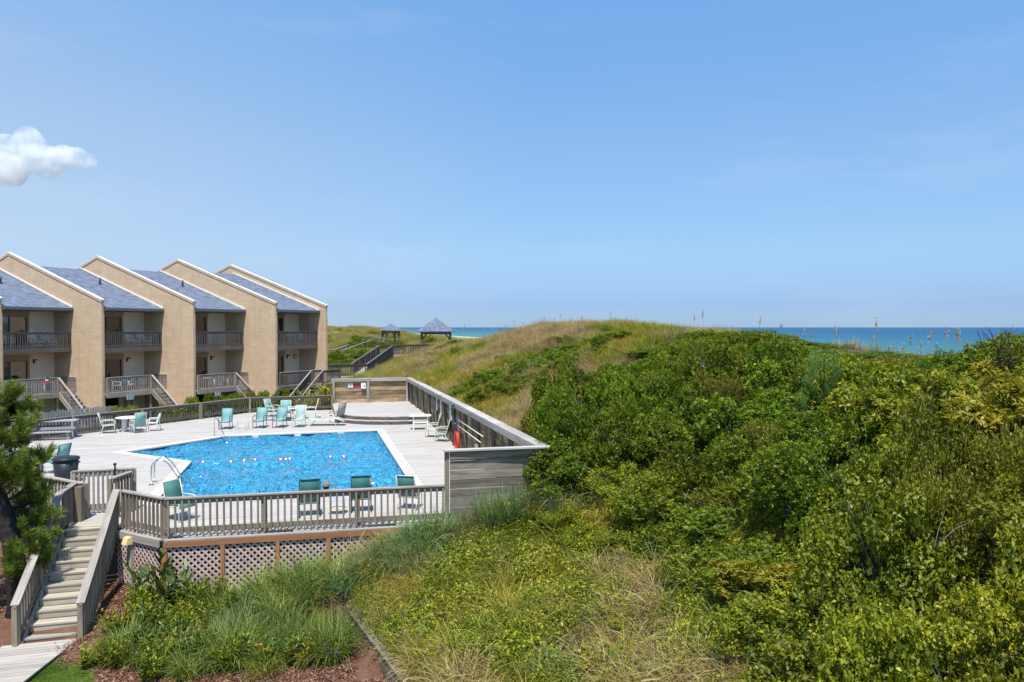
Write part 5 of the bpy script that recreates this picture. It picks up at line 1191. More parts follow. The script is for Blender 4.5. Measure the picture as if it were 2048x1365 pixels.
for p in ((-12.1, 59.8, 1.75), (-12.4, 73.2, 2.9)): put('walk_light', boxmesh(0.2, 0.2, 0.35, M_WHITE, 'walk_light'), bw, Matrix.Translation(p))
bw2 = thing('beach_boardwalk', 'pale thin railed boardwalk farther off in the green hollow', 'boardwalk', Matrix.Translation((-26, 98, 1)))
walk(bw2, [Vector((-32, 90, 1.35)), Vector((-21.9, 92, 1.45)), Vector((-21.6, 108, 2.4)), Vector((-19.7, 113.5, 2.6))], 1.4, W_CAP, skip_bal=True, toprail=0.10, botrail=0.0)
def gazebo(M, w, h, label):
    t = thing('gazebo', label, 'gazebo', M, 'beach gazebos')
    m = MB(); e = w / 2; n = 12
    c = [(-e, -e), (e, -e), (e, e), (-e, e)]
    ap = (0, 0, h + w * 0.36)
    me_v = [(x, y, h) for x, y in c] + [ap] + [(x, y, h - 0.12) for x, y in c]
    m.add(me_v, [(0, 1, 4), (1, 2, 4), (2, 3, 4), (3, 0, 4), (5, 6, 1, 0), (6, 7, 2, 1), (7, 8, 3, 2), (8, 5, 0, 3), (8, 7, 6, 5)])
    put('roof', uvmesh(m, 'roof', M_ROOF, lambda v: (v.x + v.y * 0.5, v.z * 1.7 + v.y * 0.02)), t, M)
    i = e - 0.45
    for x, y in ((-i, -i), (i, -i), (i, i), (-i, i)):
        put('post', boxmesh(0.20, 0.20, h + 0.6, W_FENCE, 'post'), t, M @ Matrix.Translation((x, y, (h - 0.12) / 2 - 0.36)))
        for dx, dy in ((-np.sign(x), 0), (0, -np.sign(y))):
            a = M @ Vector((x + dx * 0.10, y + dy * 0.10, h - 0.8)); b = M @ Vector((x + dx * 0.62, y + dy * 0.62, h - 0.2)); board('brace', a, b, 0.09, 0.14, W_FENCE, t)
    for s in (-1, 1):
        put('beam', boxmesh(2 * i, 0.10, 0.2, W_FENCE, 'beam'), t, M @ Matrix.Translation((0, s * i, h - 0.23))); put('beam', boxmesh(0.10, 2 * i, 0.2, W_FENCE, 'beam'), t, M @ Matrix.Translation((s * i, 0, h - 0.23)))
        put('bench_seat', boxmesh(2 * i, 0.35, 0.05, W_FENCE, 'bench_seat'), t, M @ Matrix.Translation((0, s * (i - 0.3), 0.45)))
    put('floor', boxmesh(2 * e - 0.6, 2 * e - 0.6, 0.12, W_STEP, 'floor'), t, M @ Matrix.Translation((0, 0, -0.06)))
    return t
gazebo(Matrix.Translation((-8.2, 78.2, 2.40)) @ Z(6), 3.95, 2.50, 'nearer dune gazebo with a shingled pyramid roof against the sea')
gazebo(Matrix.Translation((-19.4, 116, 2.2)) @ Z(28), 3.0, 2.6, 'smaller farther gazebo with a shingled pyramid roof left of the nearer one')
# ------------------------------------------------------------------ vegetation
def norm(a): return a / np.maximum(np.linalg.norm(a, axis=1, keepdims=True), 1e-9)
def leaf_quads(P, Dr, Nn, Ln, Wd, fold=0.12):
    """diamond leaves: base, side, tip, side. P,Dr,Nn (n,3)"""
    Dr = norm(Dr); Sd = norm(np.cross(Dr, Nn)); Up = np.cross(Sd, Dr)
    Ln = np.broadcast_to(np.asarray(Ln, float), (len(P),))[:, None]; Wd = np.broadcast_to(np.asarray(Wd, float), (len(P),))[:, None]
    mid = P + Dr * Ln * 0.45 + Up * Ln * fold
    V = np.stack([P, mid + Sd * Wd / 2, P + Dr * Ln - Up * Ln * fold * 0.6, mid - Sd * Wd / 2], 1).reshape(-1, 3)
    F = np.arange(len(P) * 4).reshape(-1, 4); return V, F
def crown_points(rng, n, lobes, lo=0.72):
    """points and outward normals on a union of ellipsoid lobes (c, r)"""
    C = np.array([l[0] for l in lobes]); R = np.array([l[1] for l in lobes]); area = (R[:, 0] * R[:, 2]); pk = area / area.sum()
    P, Nn = [], []
    while sum(map(len, P)) < n:
        k = rng.choice(len(lobes), n, p=pk); d = norm(rng.normal(size=(n, 3))); f = rng.uniform(lo, 1.04, (n, 1)); p = C[k] + d * R[k] * f
        q = ((p[:, None, :] - C[None]) / R[None]); dist = np.linalg.norm(q, axis=2); dist[np.arange(n), k] = 9
        ok = (dist.min(1) > 0.7) & (p[:, 2] > 0.03)
        P.append(p[ok]); Nn.append(norm(d / R[k])[ok])
    return np.concatenate(P)[:n], np.concatenate(Nn)[:n]
def lobes_for(rng, r, h, n):
    """many small leaf clumps sitting on an irregular mound, with gaps between them"""
    L = []
    hx, hy = rng.uniform(-.3, .3, 2) * r
    for i in range(n):
        for t in range(20):
            a = rng.uniform(0, 2 * math.pi); d = r * math.sqrt(rng.random()) * 0.88
            x, y = d * math.cos(a), d * math.sin(a)
            top = h * (1 - 0.62 * (((x - hx) ** 2 + (y - hy) ** 2) / (r * 1.15) ** 2)) * rng.uniform(0.72, 1.0)
            z = top * (1 if rng.random() < 0.62 else rng.uniform(0.3, 0.8))
            s = rng.uniform(0.17, 0.30); c = (x, y, max(z - h * s * 0.45, 0.12))
            if all(((c[0] - l[0][0]) ** 2 + (c[1] - l[0][1]) ** 2) / (r * r) + ((c[2] - l[0][2]) / h) ** 2 > 0.20 ** 2 for l in L): break
        L.append((c, (r * s, r * s, h * s * 0.62)))
    return L
def shrub_mesh(name, mat, seed, r, h, nspr, nleaf, ll, lw, nl=11, spread=(25, 75), upb=0.55, droop=0.0, curl=0.12, fill=0.18, sprig=0.14):
    rng = np.random.default_rng(seed); lob = lobes_for(rng, r, h, nl)
    P, Nn = crown_points(rng, nspr, lob)
    ax = norm(Nn * 0.8 + np.array([0, 0, upb]) + rng.normal(size=P.shape) * 0.35)
    k = nleaf; Pr = np.repeat(P, k, 0); Ar = np.repeat(ax, k, 0); n = len(Pr)
    ph = rng.uniform(0, 2 * math.pi, n); an = np.radians(rng.uniform(spread[0], spread[1], n))
    e1 = norm(np.cross(Ar, np.array([0.3, 0.2, 0.93]) + rng.normal(size=(n, 3)) * 0.01)); e2 = np.cross(Ar, e1)
    rad = e1 * np.cos(ph)[:, None] + e2 * np.sin(ph)[:, None]
    dr = Ar * np.cos(an)[:, None] + rad * np.sin(an)[:, None]; dr[:, 2] -= droop * np.sin(an)
    base = Pr + Ar * rng.uniform(-sprig, 0.02, (n, 1))
    nm = Ar * np.sin(an)[:, None] - rad * np.cos(an)[:, None]
    sz = rng.uniform(0.7, 1.25, n); 
    V, F = leaf_quads(base, dr, nm + rng.normal(size=(n, 3)) * 0.25, ll * sz, lw * sz, curl)
    tipr = np.repeat(rng.random(nspr), k) * 0.55 + rng.random(n) * 0.45
    # inner fill closes up the crown; its dark leaf tone paints the inner shade
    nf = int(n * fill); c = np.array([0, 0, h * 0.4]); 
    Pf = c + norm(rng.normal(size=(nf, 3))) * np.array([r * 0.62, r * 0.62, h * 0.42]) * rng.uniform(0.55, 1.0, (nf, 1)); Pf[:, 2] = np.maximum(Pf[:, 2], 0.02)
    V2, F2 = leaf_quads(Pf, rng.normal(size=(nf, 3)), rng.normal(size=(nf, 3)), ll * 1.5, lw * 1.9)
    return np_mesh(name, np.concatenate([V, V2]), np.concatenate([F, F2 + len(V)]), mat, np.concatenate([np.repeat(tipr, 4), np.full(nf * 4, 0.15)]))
def stems_mesh(seed, r, h, n=9, out=False):
    rng = random.Random(seed); m = MB()
    for i in range(n):
        a = rng.uniform(0, 6.28); d = r * (rng.uniform(0.35, 1.0) if out else rng.uniform(0.3, 0.66)); hh = h * (rng.uniform(0.7, 1.0) if out else rng.uniform(0.45, 0.74))
        p0 = Vector((rng.uniform(-.08, .08), rng.uniform(-.08, .08), -0.15)); p3 = Vector((d * math.cos(a), d * math.sin(a), hh))
        p1 = p0.lerp(p3, 0.35) + Vector((0, 0, hh * 0.15)); p2 = p0.lerp(p3, 0.7) + Vector((rng.uniform(-.1, .1), rng.uniform(-.1, .1), 0.05))
        m.tube([p0, p1, p2, p3], [0.028, 0.020, 0.013, 0.006], 5, False)
        for j in range(3):
            b = p1.lerp(p3, rng.uniform(0, 0.9)); e = b + Vector((rng.uniform(-1, 1), rng.uniform(-1, 1), rng.uniform(0.2, 1.2))) * (0.33 if out else 0.24) * r
            m.tube([b, b.lerp(e, .5) + Vector((0, 0, 0.03)), e], [0.009, 0.006, 0.003], 4, False)
    return m.mesh('trunk', M_TWIG)
L_DARK = leafmat('dark waxy leaves', [(0.0, (0.035, 0.068, 0.004)), (0.45, (0.130, 0.205, 0.008)), (1.0, (0.37, 0.41, 0.03))], 0.45, 0.38, 0.3)
L_LITE = leafmat('yellow green long leaves', [(0.0, (0.07, 0.09, 0.006)), (0.45, (0.24, 0.26, 0.014)), (1.0, (0.52, 0.45, 0.04))], 0.45, 0.38, 0.32)
L_OLIV = leafmat('olive fine leaves', [(0.0, (0.07, 0.09, 0.008)), (0.5, (0.185, 0.205, 0.016)), (1.0, (0.36, 0.34, 0.04))], 0.5, 0.28, 0.35)
L_VINE = leafmat('bright vine leaves', [(0.0, (0.05, 0.08, 0.005)), (0.45, (0.22, 0.26, 0.012)), (1.0, (0.50, 0.46, 0.03))], 0.45, 0.38, 0.3)
L_MID = leafmat('mid green leaves', [(0.0, (0.045, 0.085, 0.006)), (0.45, (0.165, 0.235, 0.012)), (1.0, (0.37, 0.42, 0.03))], 0.45, 0.38, 0.3)
L_BAND = leafmat('lighter low shrub leaves', [(0.0, (0.05, 0.09, 0.007)), (0.45, (0.16, 0.235, 0.016)), (1.0, (0.36, 0.40, 0.04))], 0.5, 0.38, 0.25)  # low shrub leaf colour, a lighter green than the dark waxy leaves
L_YEL = leafmat('lime hedge leaves', [(0.0, (0.12, 0.15, 0.015)), (0.5, (0.27, 0.28, 0.03)), (1.0, (0.42, 0.38, 0.05))], 0.5, 0.3)
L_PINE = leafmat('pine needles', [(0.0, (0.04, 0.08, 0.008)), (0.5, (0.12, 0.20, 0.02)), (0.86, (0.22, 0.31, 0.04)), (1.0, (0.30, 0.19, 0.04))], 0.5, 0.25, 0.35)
L_FIR = leafmat('blue green needles', [(0.0, (0.05, 0.11, 0.02)), (1.0, (0.19, 0.32, 0.06))], 0.5, 0.25)
# kinds: (mesh list, stems list, radius, height of the prototype)
def kind(tagname, mat, n, **kw):
    return [(shrub_mesh('crown', mat, 100 + hash_(tagname) + i, **kw), stems_mesh(50 + i + hash_(tagname), kw['r'], kw['h'])) for i in range(n)]
def hash_(s): return sum(ord(c) * (i + 3) for i, c in enumerate(s)) % 977
K = {
 'dark': kind('dark', L_DARK, 5, r=1.35, h=1.9, nspr=1700, nleaf=9, ll=0.082, lw=0.032, nl=30, fill=0.10),
 'mid': kind('mid', L_MID, 4, r=1.3, h=1.8, nspr=1500, nleaf=8, ll=0.092, lw=0.040, nl=28, fill=0.10),
 'lite': kind('lite', L_LITE, 4, r=1.35, h=2.1, nspr=900, nleaf=12, ll=0.140, lw=0.036, nl=26, spread=(35, 95), upb=0.8, droop=0.25, curl=0.10, sprig=0.10, fill=0.08),
 'oliv': kind('oliv', L_OLIV, 3, r=1.2, h=1.8, nspr=2400, nleaf=8, ll=0.066, lw=0.022, nl=26, spread=(10, 45), upb=1.1, sprig=0.22, fill=0.04),
 'vine': kind('vine', L_VINE, 4, r=1.35, h=1.5, nspr=2700, nleaf=6, ll=0.064, lw=0.038, nl=30, spread=(30, 100), upb=0.5, droop=0.25, curl=0.10, sprig=0.16, fill=0.08),
 'yel': kind('yel', L_YEL, 1, r=1.2, h=1.2, nspr=900, nleaf=8, ll=0.08, lw=0.035),
 'band': kind('band', L_BAND, 3, r=1.3, h=1.8, nspr=1300, nleaf=8, ll=0.11, lw=0.045, nl=24, fill=0.10),
}
HK = {'dark': 1.9, 'mid': 1.8, 'lite': 2.1, 'oliv': 1.8, 'vine': 1.5, 'yel': 1.2, 'band': 1.8}
vr_ = random.Random(21)
LABS = {'dark': 'dark green waxy leaved shrub in the dense thicket covering the dune right of the deck', 'mid': 'mid green small leaved shrub in the dense thicket right of the deck',
        'lite': 'yellow green shrub with long drooping leaf rosettes at the right side of the thicket', 'oliv': 'olive fine leaved upright shrub poking out of the thicket', 'vine': 'bright green vine covered shrub in the lower right corner thicket'}
GRP = {'dark': 'dark waxy shrubs of the dune thicket', 'mid': 'mid green shrubs of the dune thicket', 'lite': 'long leaved shrubs of the dune thicket', 'oliv': 'olive shrubs of the dune thicket', 'vine': 'vine covered shrubs of the dune thicket'}
def shrub(kd, q, p, h, s=1.0, label=None, group=None, z=None, name='shrub', lean=0.0):
    """s: radius multiplier relative to the prototype"""
    cm, sm = vr_.choice(K[kd]); z = gz(q, p) if z is None else z
    M = Matrix.Translation(D(q, p, z - 0.08)) @ Matrix.Rotation(lean, 4, 'X') @ Matrix.Rotation(vr_.uniform(0, 6.28), 4, 'Z') @ Matrix.Diagonal((s, s, h / HK[kd], 1))
    t = thing(name, label or LABS[kd], 'shrub', M, (group or GRP.get(kd)) if label is None or group else None)
    put('crown', cm, t, M); put('trunk', sm, t, M); return t
PXTOP = [(1180, 90), (1330, 32), (1400, 3), (1460, 4), (1540, 6), (1600, 20), (1700, 38), (1800, 47), (1900, 47), (1960, 25), (2048, 6), (2400, 0)]
def top_limit(q, p):
    w = D(q, p); px = 1024 + FPX * w.x / max(w.y, 1); dist = w.y
    o = np.interp(px, [a for a, b in PXTOP], [b for a, b in PXTOP]); return CAMZ - o / FPX * dist
# thicket outline in the deck frame
THICK = [(10.2, -1.2), (10.8, -3.2), (11.4, -6.0), (11.7, -7.6), (10.9, -9.6), (10.0, -11.2), (8.6, -15.0), (10, -17.5), (17, -17), (26, -8), (26, 9), (21, 10.5), (18.4, 10.2), (16.0, 7.6), (13.4, 6.0), (11.4, 2.6)]
pts = []
for tries in range(14000):
    q = vr_.uniform(8, 26); p = vr_.uniform(-18, 11)
    if not bool(inside(THICK, np.array([q]), np.array([p]))[0]): continue
    w = D(q, p)
    if w.y < 5.0 or w.x / w.y > 1.05: continue
    if all((q - a) ** 2 + (p - b) ** 2 > 1.03 ** 2 for a, b in pts): pts.append((q, p))
for q, p in pts:
    w = D(q, p); px = 1024 + FPX * w.x / w.y; d = w.y
    g = gz(q, p); lim = top_limit(q, p)
    u = vr_.random()
    if d < 12.5 and px > 1450:
        kd = 'vine' if (p < -9.5 and q < 13.4) and u < 0.85 else ('lite' if u < 0.8 else 'oliv')
    elif px > 1780 and d < 17: kd = 'lite' if u < 0.6 else ('oliv' if u < 0.8 else 'mid')
    elif px > 1700: kd = 'oliv' if u < 0.3 else ('lite' if u < 0.5 and d < 20 else 'dark')
    elif q < 12.3 and p < -2: kd = 'mid' if u < 0.7 else 'vine'
    else: kd = 'dark' if u < 0.70 else ('mid' if u < 0.95 else 'oliv')
    edge = min(math.hypot(q - a, p - b) for a, b in ((10.2, -1.2), (10.5, -2.2), (10.8, -3.2), (11.1, -4.6), (11.4, -6.0), (11.7, -7.6), (10.9, -9.6), (10.0, -11.2)))
    h = vr_.uniform(1.3, 2.4) if edge > 1.3 else vr_.uniform(0.9, 1.4)
    h = min(h, lim - g + vr_.uniform(-0.25, 0.10))
    if h < 0.35: continue
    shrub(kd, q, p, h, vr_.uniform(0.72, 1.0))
# lone bush at the end of the right plank wall
for q, p, h, s, kd, lab in ((11.25, 3.2, 2.75, 0.72, 'mid', 'tall leafy bush with bare grey stems at the near end of the right plank wall'), (12.5, 4.0, 2.5, 0.75, 'dark', 'dark bush just right of the tall bush by the plank wall end'),
                           (10.3, -0.9, 1.1, 0.45, 'oliv', 'small yellowish bush against the right end of the grey plank wall')):
    shrub(kd, q, p, h, s, lab)
for q, p, h, s, kd in ((9.4, -1.7, .6, .5, 'mid'), (9.9, -2.5, .75, .55, 'vine'), (10.0, -3.4, .6, .5, 'vine'), (9.2, -2.6, .45, .5, 'oliv'), (10.5, -4.4, .6, .5, 'vine'), (8.7, -1.9, .5, .45, 'mid'), (10.9, -5.4, .55, .5, 'mid'), (9.6, -4.2, .35, .5, 'vine'), (8.4, -6.0, .32, .6, 'vine'), (7.6, -6.6, .3, .6, 'vine'), (8.0, -3.6, .3, .55, 'vine'), (9.6, -7.6, .3, .6, 'vine'), (10.6, -7.2, .45, .5, 'mid'), (7.0, -8.2, .3, .6, 'vine')):
    shrub(kd, q, p, h, s, 'low leafy shrub growing in the grassy slope in front of the thicket', 'low shrubs on the grassy slope')
m = stems_mesh(77, 0.9, 2.0, 16, True)
bs = thing('bare_bush', 'bare grey twigs under the tall bush at the plank wall end', 'bush', FR @ Matrix.Translation((11.15, 2.0, gz(11.15, 2.0)))); put('trunk', m, bs, WM[bs])
# green band of low shrubs across the dune behind the right plank wall
band = []
for tries in range(2500):
    q = vr_.uniform(10.95, 20.5); pc = np.interp(q, [10, 12, 14, 16, 18, 20.5], [15.5, 15.0, 13.6, 14.0, 14.5, 15.5]); p = pc + vr_.uniform(-2.6, 3.6) + (0 if q < 17 else 1)
    if all((q - a) ** 2 + (p - b) ** 2 > 0.85 ** 2 for a, b in band): band.append((q, p))
for q, p in band:
    if vr_.random() < (0.12 if q < 17.5 else 0.6): continue
    shrub('band', q, p, vr_.uniform(0.45, 0.85) * (1 if q < 17.5 else 0.6), vr_.uniform(0.45, 0.62), 'low dark green shrub in the band crossing the grassy dune behind the plank wall', 'low shrubs in the band on the dune')
for (q, p, h, s) in ((14.5, 21, .5, .5), (17, 19.5, .45, .5), (12.0, 32, .6, .6), (14.6, 36, .6, .6), (16, 29, .5, .5), (13.5, 39, .7, .6), (18.5, 24, .4, .5), (15.4, 47, .8, .8), (17.2, 50, .7, .8)):
    shrub('band', q, p, h, s, 'small separate green shrub in the tan dune grass', 'scattered shrubs on the dune')
# far green bushes in the hollow between the boardwalks
for i in range(46):
    if i < 26: q = vr_.uniform(2.5, 10.5); p = vr_.uniform(47, 66); h = vr_.uniform(0.8, 1.4) + (p > 58) * 0.5
    else: q = vr_.uniform(4, 19); p = vr_.uniform(70, 104); h = vr_.uniform(1.0, 1.9)
    w = D(q, p)
    if -0.125 * 0 + (w.x + 12.9) ** 2 < 1.6 and 58 < w.y < 76: continue
    if (w.x + 8.2) ** 2 + (w.y - 78.2) ** 2 < 12 or (w.x + 19.4) ** 2 + (w.y - 116) ** 2 < 16: continue
    if i >= 26: h = min(h, 4.4 - gz(q, p))
    if h < 0.4: continue
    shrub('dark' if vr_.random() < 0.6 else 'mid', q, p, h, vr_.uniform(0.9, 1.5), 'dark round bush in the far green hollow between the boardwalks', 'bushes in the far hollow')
# planting outside the far fence
for w, h, s, kd, lab in (((-21.6, 41.2), 2.6, 1.0, 'yel', 'lime yellow shrub left behind the far fence below D3'), ((-20.2, 42.2), 2.5, 0.9, 'yel', 'lime yellow shrub right behind the far fence below D3')):
    q, p = toqp(*w); shrub(kd, q, p, h, s, lab, z=-1.2)
for i in range(7):
    f = i / 6; q, p = toqp(-19.0 + 3.6 * f, 43.3 + 4.6 * f); shrub('mid', q, p, 2.45, 0.62, 'clipped green hedge shrub behind the far fence below D2', 'hedge shrubs behind the far fence', z=-1.1, name='hedge_shrub')
# young conifer and bare twigs inside the thicket
def needle_cloud(rng, shoots, per, ln, wd):
    P, Dd, Nn, R_ = [], [], [], []
    for a, b in shoots:
        a = np.array(a); b = np.array(b); ax = (b - a) / np.linalg.norm(b - a)
        t = rng.uniform(0.15, 1.02, per); ph = rng.uniform(0, 6.283, per); an = np.radians(rng.uniform(18, 70, per))
        e1 = np.cross(ax, [0.31, 0.22, 0.9]); e1 /= np.linalg.norm(e1); e2 = np.cross(ax, e1)
        rad = e1 * np.cos(ph)[:, None] + e2 * np.sin(ph)[:, None]
        P.append(a + (b - a) * t[:, None]); Dd.append(ax * np.cos(an)[:, None] + rad * np.sin(an)[:, None]); Nn.append(np.cross(rad, ax) + rng.normal(size=(per, 3)) * .5)
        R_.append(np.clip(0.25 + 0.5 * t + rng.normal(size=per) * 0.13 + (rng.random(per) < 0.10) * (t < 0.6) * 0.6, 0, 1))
    P = np.concatenate(P); V, F = leaf_quads(P, np.concatenate(Dd), np.concatenate(Nn), ln * rng.uniform(.8, 1.15, len(P)), wd, 0.04)
    return V, F, np.repeat(np.concatenate(R_), 4)
def conifer(q, p, h, label):
    rng = np.random.default_rng(5); sh = []
    for i in range(120):
        z = rng.uniform(0.15, 0.97) * h; r = 0.55 * (1 - z / h) + 0.08; a = rng.uniform(0, 6.28)
        b = np.array([r * math.cos(a), r * math.sin(a), z]); sh.append((b, b + np.array([0.16 * math.cos(a), 0.16 * math.sin(a), 0.30])))
    V, F, R_ = needle_cloud(rng, sh, 45, 0.10, 0.007); M = FR @ Matrix.Translation((q, p, gz(q, p)))
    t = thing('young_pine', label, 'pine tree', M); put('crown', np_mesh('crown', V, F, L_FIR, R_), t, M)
    m = MB(); m.tube([(0, 0, 0), (0.02, 0, h * .5), (0, 0, h)], [0.05, 0.03, 0.01], 6); put('trunk', m.mesh('trunk', M_BARK), t, M)
conifer(*toqp(7.75, 18.0), 2.0, 'soft blue green young conifer rising among the dark thicket shrubs')
def bare_twigs(w, z, h, label):
    rng = random.Random(9); m = MB()
    for i in range(9):
        a = rng.uniform(0, 6.28); p0 = Vector((rng.uniform(-.25, .25), rng.uniform(-.2, .2), 0)); e = p0 + Vector((math.cos(a) * .35, math.sin(a) * .3, h * rng.uniform(.6, 1)))
        m.tube([p0, p0.lerp(e, .5) + Vector((rng.uniform(-.08, .08), 0, .05)), e], [0.010, 0.007, 0.003], 4, False)
        for j in range(3):
            b = p0.lerp(e, rng.uniform(.4, .95)); m.tube([b, b + Vector((rng.uniform(-.2, .2), rng.uniform(-.1, .1), rng.uniform(.1, .25)))], [0.005, 0.002], 4, False)
    M = Matrix.Translation((*w, z)); t = thing('bare_bush', label, 'bush', M); put('trunk', m.mesh('trunk', M_BARK), t, M)
bare_twigs((8.9, 13.0), 4.6, 0.75, 'dark leafless twigs sticking out above the shrub at the right edge')

# big pine at the left edge
def big_pine():
    rng = np.random.default_rng(3); base = Vector((-11.93, 17.3, -1.95))
    M = Matrix.Translation(base); t = thing('pine_tree', 'long needled pine with a dark trunk at the left edge beside the stairs', 'pine tree', M)
    trunk = [(-0.05, 0, -0.2), (0.08, 0.0, 0.5), (0.06, 0.0, 1.1), (-0.02, 0, 1.8), (-0.2, 0.05, 2.6), (-0.6, 0.1, 3.6), (-1.0, 0.1, 5.0), (-1.1, 0.1, 6.2)]
    m = MB(); m.tube(trunk, [0.30, 0.25, 0.235, 0.22, 0.19, 0.16, 0.11, 0.05], 14); put('trunk', m.mesh('trunk', M_BARK, True), t, M)
    br = MB(); sh = []
    def at_h(z):
        zs = [a[2] for a in trunk]; return Vector((np.interp(z, zs, [a[0] for a in trunk]), np.interp(z, zs, [a[1] for a in trunk]), z))
    specs = []   # (height, azimuth deg, length, rise)
    # branches reaching right into the picture
    for i in range(25):
        z = 1.5 + 3.7 * (i / 24) ** 0.9; specs.append((z, rng.uniform(-75, 75), (rng.uniform(0.5, 1.02) if z > 2.2 else rng.uniform(0.45, 0.8)), rng.uniform(-0.25, 0.5) if z > 2.3 else rng.uniform(-0.7, 0.0)))
    for i in range(16): specs.append((rng.uniform(2.0, 5.8), rng.uniform(80, 290), rng.uniform(0.8, 1.9), rng.uniform(0.0, 0.8)))
    for z, az, ln, rise in specs:
        a = math.radians(az); o = at_h(z); e = o + Vector((math.cos(a) * ln, math.sin(a) * ln, rise)); mid = o.lerp(e, .5) + Vector((0, 0, -0.08 + 0.1 * rise))
        br.tube([o, mid, e], [0.045, 0.03, 0.014], 6, False)
        for j in range(8):
            f = rng.uniform(0.35, 1.0); b = o.lerp(mid, f * 2) if f < .5 else mid.lerp(e, f * 2 - 1)
            dv = Vector((math.cos(a + rng.normal() * .9), math.sin(a + rng.normal() * .9), rng.uniform(0.1, 1.0))).normalized() * rng.uniform(0.22, 0.42)
            tip = b + dv; br.tube([b, tip], [0.010, 0.006], 4, False)
            s2 = tip + (dv.normalized() * 0.4 + Vector((0, 0, 0.7))).normalized() * 0.26
            sh.append((tuple(tip - dv * 0.25), tuple(s2)))
        sh.append((tuple(e), tuple(e + Vector((math.cos(a) * .15, math.sin(a) * .15, .22)))))
    put('branch', br.mesh('branch', M_BARK, True), t, M)
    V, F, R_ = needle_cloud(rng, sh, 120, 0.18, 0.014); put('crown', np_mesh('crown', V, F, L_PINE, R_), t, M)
big_pine()

# ------------------------------------------------------------------ grasses: tuft prototypes (kept out of the scene) scattered by geometry nodes
def blades(rng, n, h, r, lean, w, segs=3, flat=0.0):
    V, F, R_ = [], [], []
    for i in range(n):
        a = rng.uniform(0, 6.283); d = r * math.sqrt(rng.random()); b = np.array([d * math.cos(a), d * math.sin(a), -0.03]); az = a + rng.normal() * 0.8
        hh = h * rng.uniform(0.55, 1.1); ln = lean * rng.uniform(0.3, 1.4) + flat * rng.random(); sd = np.array([-math.sin(az), math.cos(az), 0]) * w * rng.uniform(.7, 1.2); rv = rng.random(); k0 = len(V)
        for s in range(segs + 1):
            f = s / segs; th = ln * (0.25 + f)
            c = b + np.array([math.cos(az), math.sin(az), 0]) * hh * f * math.sin(th) + np.array([0, 0, 1]) * hh * f * math.cos(th)
            wd = sd * (1 - f * 0.9) / 2
            V += [c - wd, c + wd]; R_ += [rv, rv]
            if s: F.append((k0 + 2 * s - 2, k0 + 2 * s - 1, k0 + 2 * s + 1, k0 + 2 * s))
    return np.array(V), np.array(F), np.array(R_)
G_GREEN = leafmat('green dune grass', [(0.0, (0.09, 0.14, 0.008)), (0.5, (0.24, 0.28, 0.02)), (1.0, (0.46, 0.44, 0.06))], 0.55, 0.3, 0.25,
                  patch=[(0.0, (0.22, 0.17, 0.015)), (0.5, (0.42, 0.31, 0.04)), (1.0, (0.60, 0.46, 0.11))], patch_scale=0.30)
G_TAN = leafmat('dry tan grass', [(0.0, (0.20, 0.145, 0.05)), (0.5, (0.40, 0.30, 0.12)), (1.0, (0.58, 0.47, 0.23))], 0.7, 0.25, 0.15)
G_BLUE = leafmat('blue green tall grass', [(0.0, (0.0675, 0.128, 0.042)), (0.6, (0.158, 0.247, 0.09)), (1.0, (0.36, 0.435, 0.204))], 0.5, 0.3, 0.3)
G_LOW = leafmat('small ground cover leaves', [(0.0, (0.05, 0.09, 0.005)), (0.5, (0.19, 0.26, 0.012)), (1.0, (0.42, 0.42, 0.03))], 0.5, 0.3, 0.3,
                patch=[(0.0, (0.12, 0.14, 0.01)), (0.5, (0.26, 0.26, 0.02)), (1.0, (0.48, 0.42, 0.05))], patch_scale=0.45)
G_LAWN = leafmat('lawn blades', [(0.0, (0.07, 0.13, 0.015)), (1.0, (0.17, 0.25, 0.03))], 0.6, 0.25, 0.2)
G_GARD = leafmat('garden grass', [(0.0, (0.04, 0.085, 0.010)), (0.5, (0.14, 0.225, 0.03)), (1.0, (0.46, 0.52, 0.14))], 0.5, 0.3, 0.3)
PROTO = bpy.data.collections.new('tufts_dune'); PFORE = bpy.data.collections.new('tufts_fore'); PLAWN = bpy.data.collections.new('tufts_lawn'); PTAN = bpy.data.collections.new('tufts_tan')
def proto(col, i, V, F, R_, mat):
    o = bpy.data.objects.new('tuft', np_mesh('tuft', V, F, mat, R_)); col.objects.link(o)
rg = np.random.default_rng(31)
for i in range(5): proto(PROTO, i, *blades(rg, 46, 0.62, 0.30, 0.75, 0.014), G_GREEN)
for i in range(2): proto(PROTO, i, *blades(rg, 40, 0.70, 0.28, 0.7, 0.012), G_TAN)
for i in range(3): proto(PTAN, i, *blades(rg, 46, 0.66, 0.30, 0.8, 0.012), G_TAN)
for i in range(3): proto(PTAN, i, *blades(rg, 40, 0.55, 0.28, 0.9, 0.013), G_GREEN)
for i in range(3): proto(PFORE, i, *blades(rg, 54, 0.55, 0.20, 1.15, 0.014, 4, 0.35), G_GREEN)
for i in range(2): proto(PFORE, i, *blades(rg, 54, 0.60, 0.18, 1.35, 0.013, 4, 0.4), G_TAN)
def lowleaf(rng, n, r, h, ll, lw):
    P = np.stack([rng.normal(size=n) * r * .5, rng.normal(size=n) * r * .5, rng.uniform(0.02, 1, n) * h], 1); P[:, 2] *= np.exp(-(P[:, 0] ** 2 + P[:, 1] ** 2) / r ** 2)
    V, F = leaf_quads(P, np.stack([rng.normal(size=n), rng.normal(size=n), rng.uniform(-.1, .9, n)], 1), np.stack([rng.normal(size=n) * .4, rng.normal(size=n) * .4, np.ones(n)], 1), ll * rng.uniform(.7, 1.3, n), lw * rng.uniform(.7, 1.3, n))
    return V, F, np.repeat(rng.random(n), 4)
for i in range(4): proto(PFORE, i, *lowleaf(rg, 150, 0.34, 0.34, 0.062, 0.026), G_LOW)
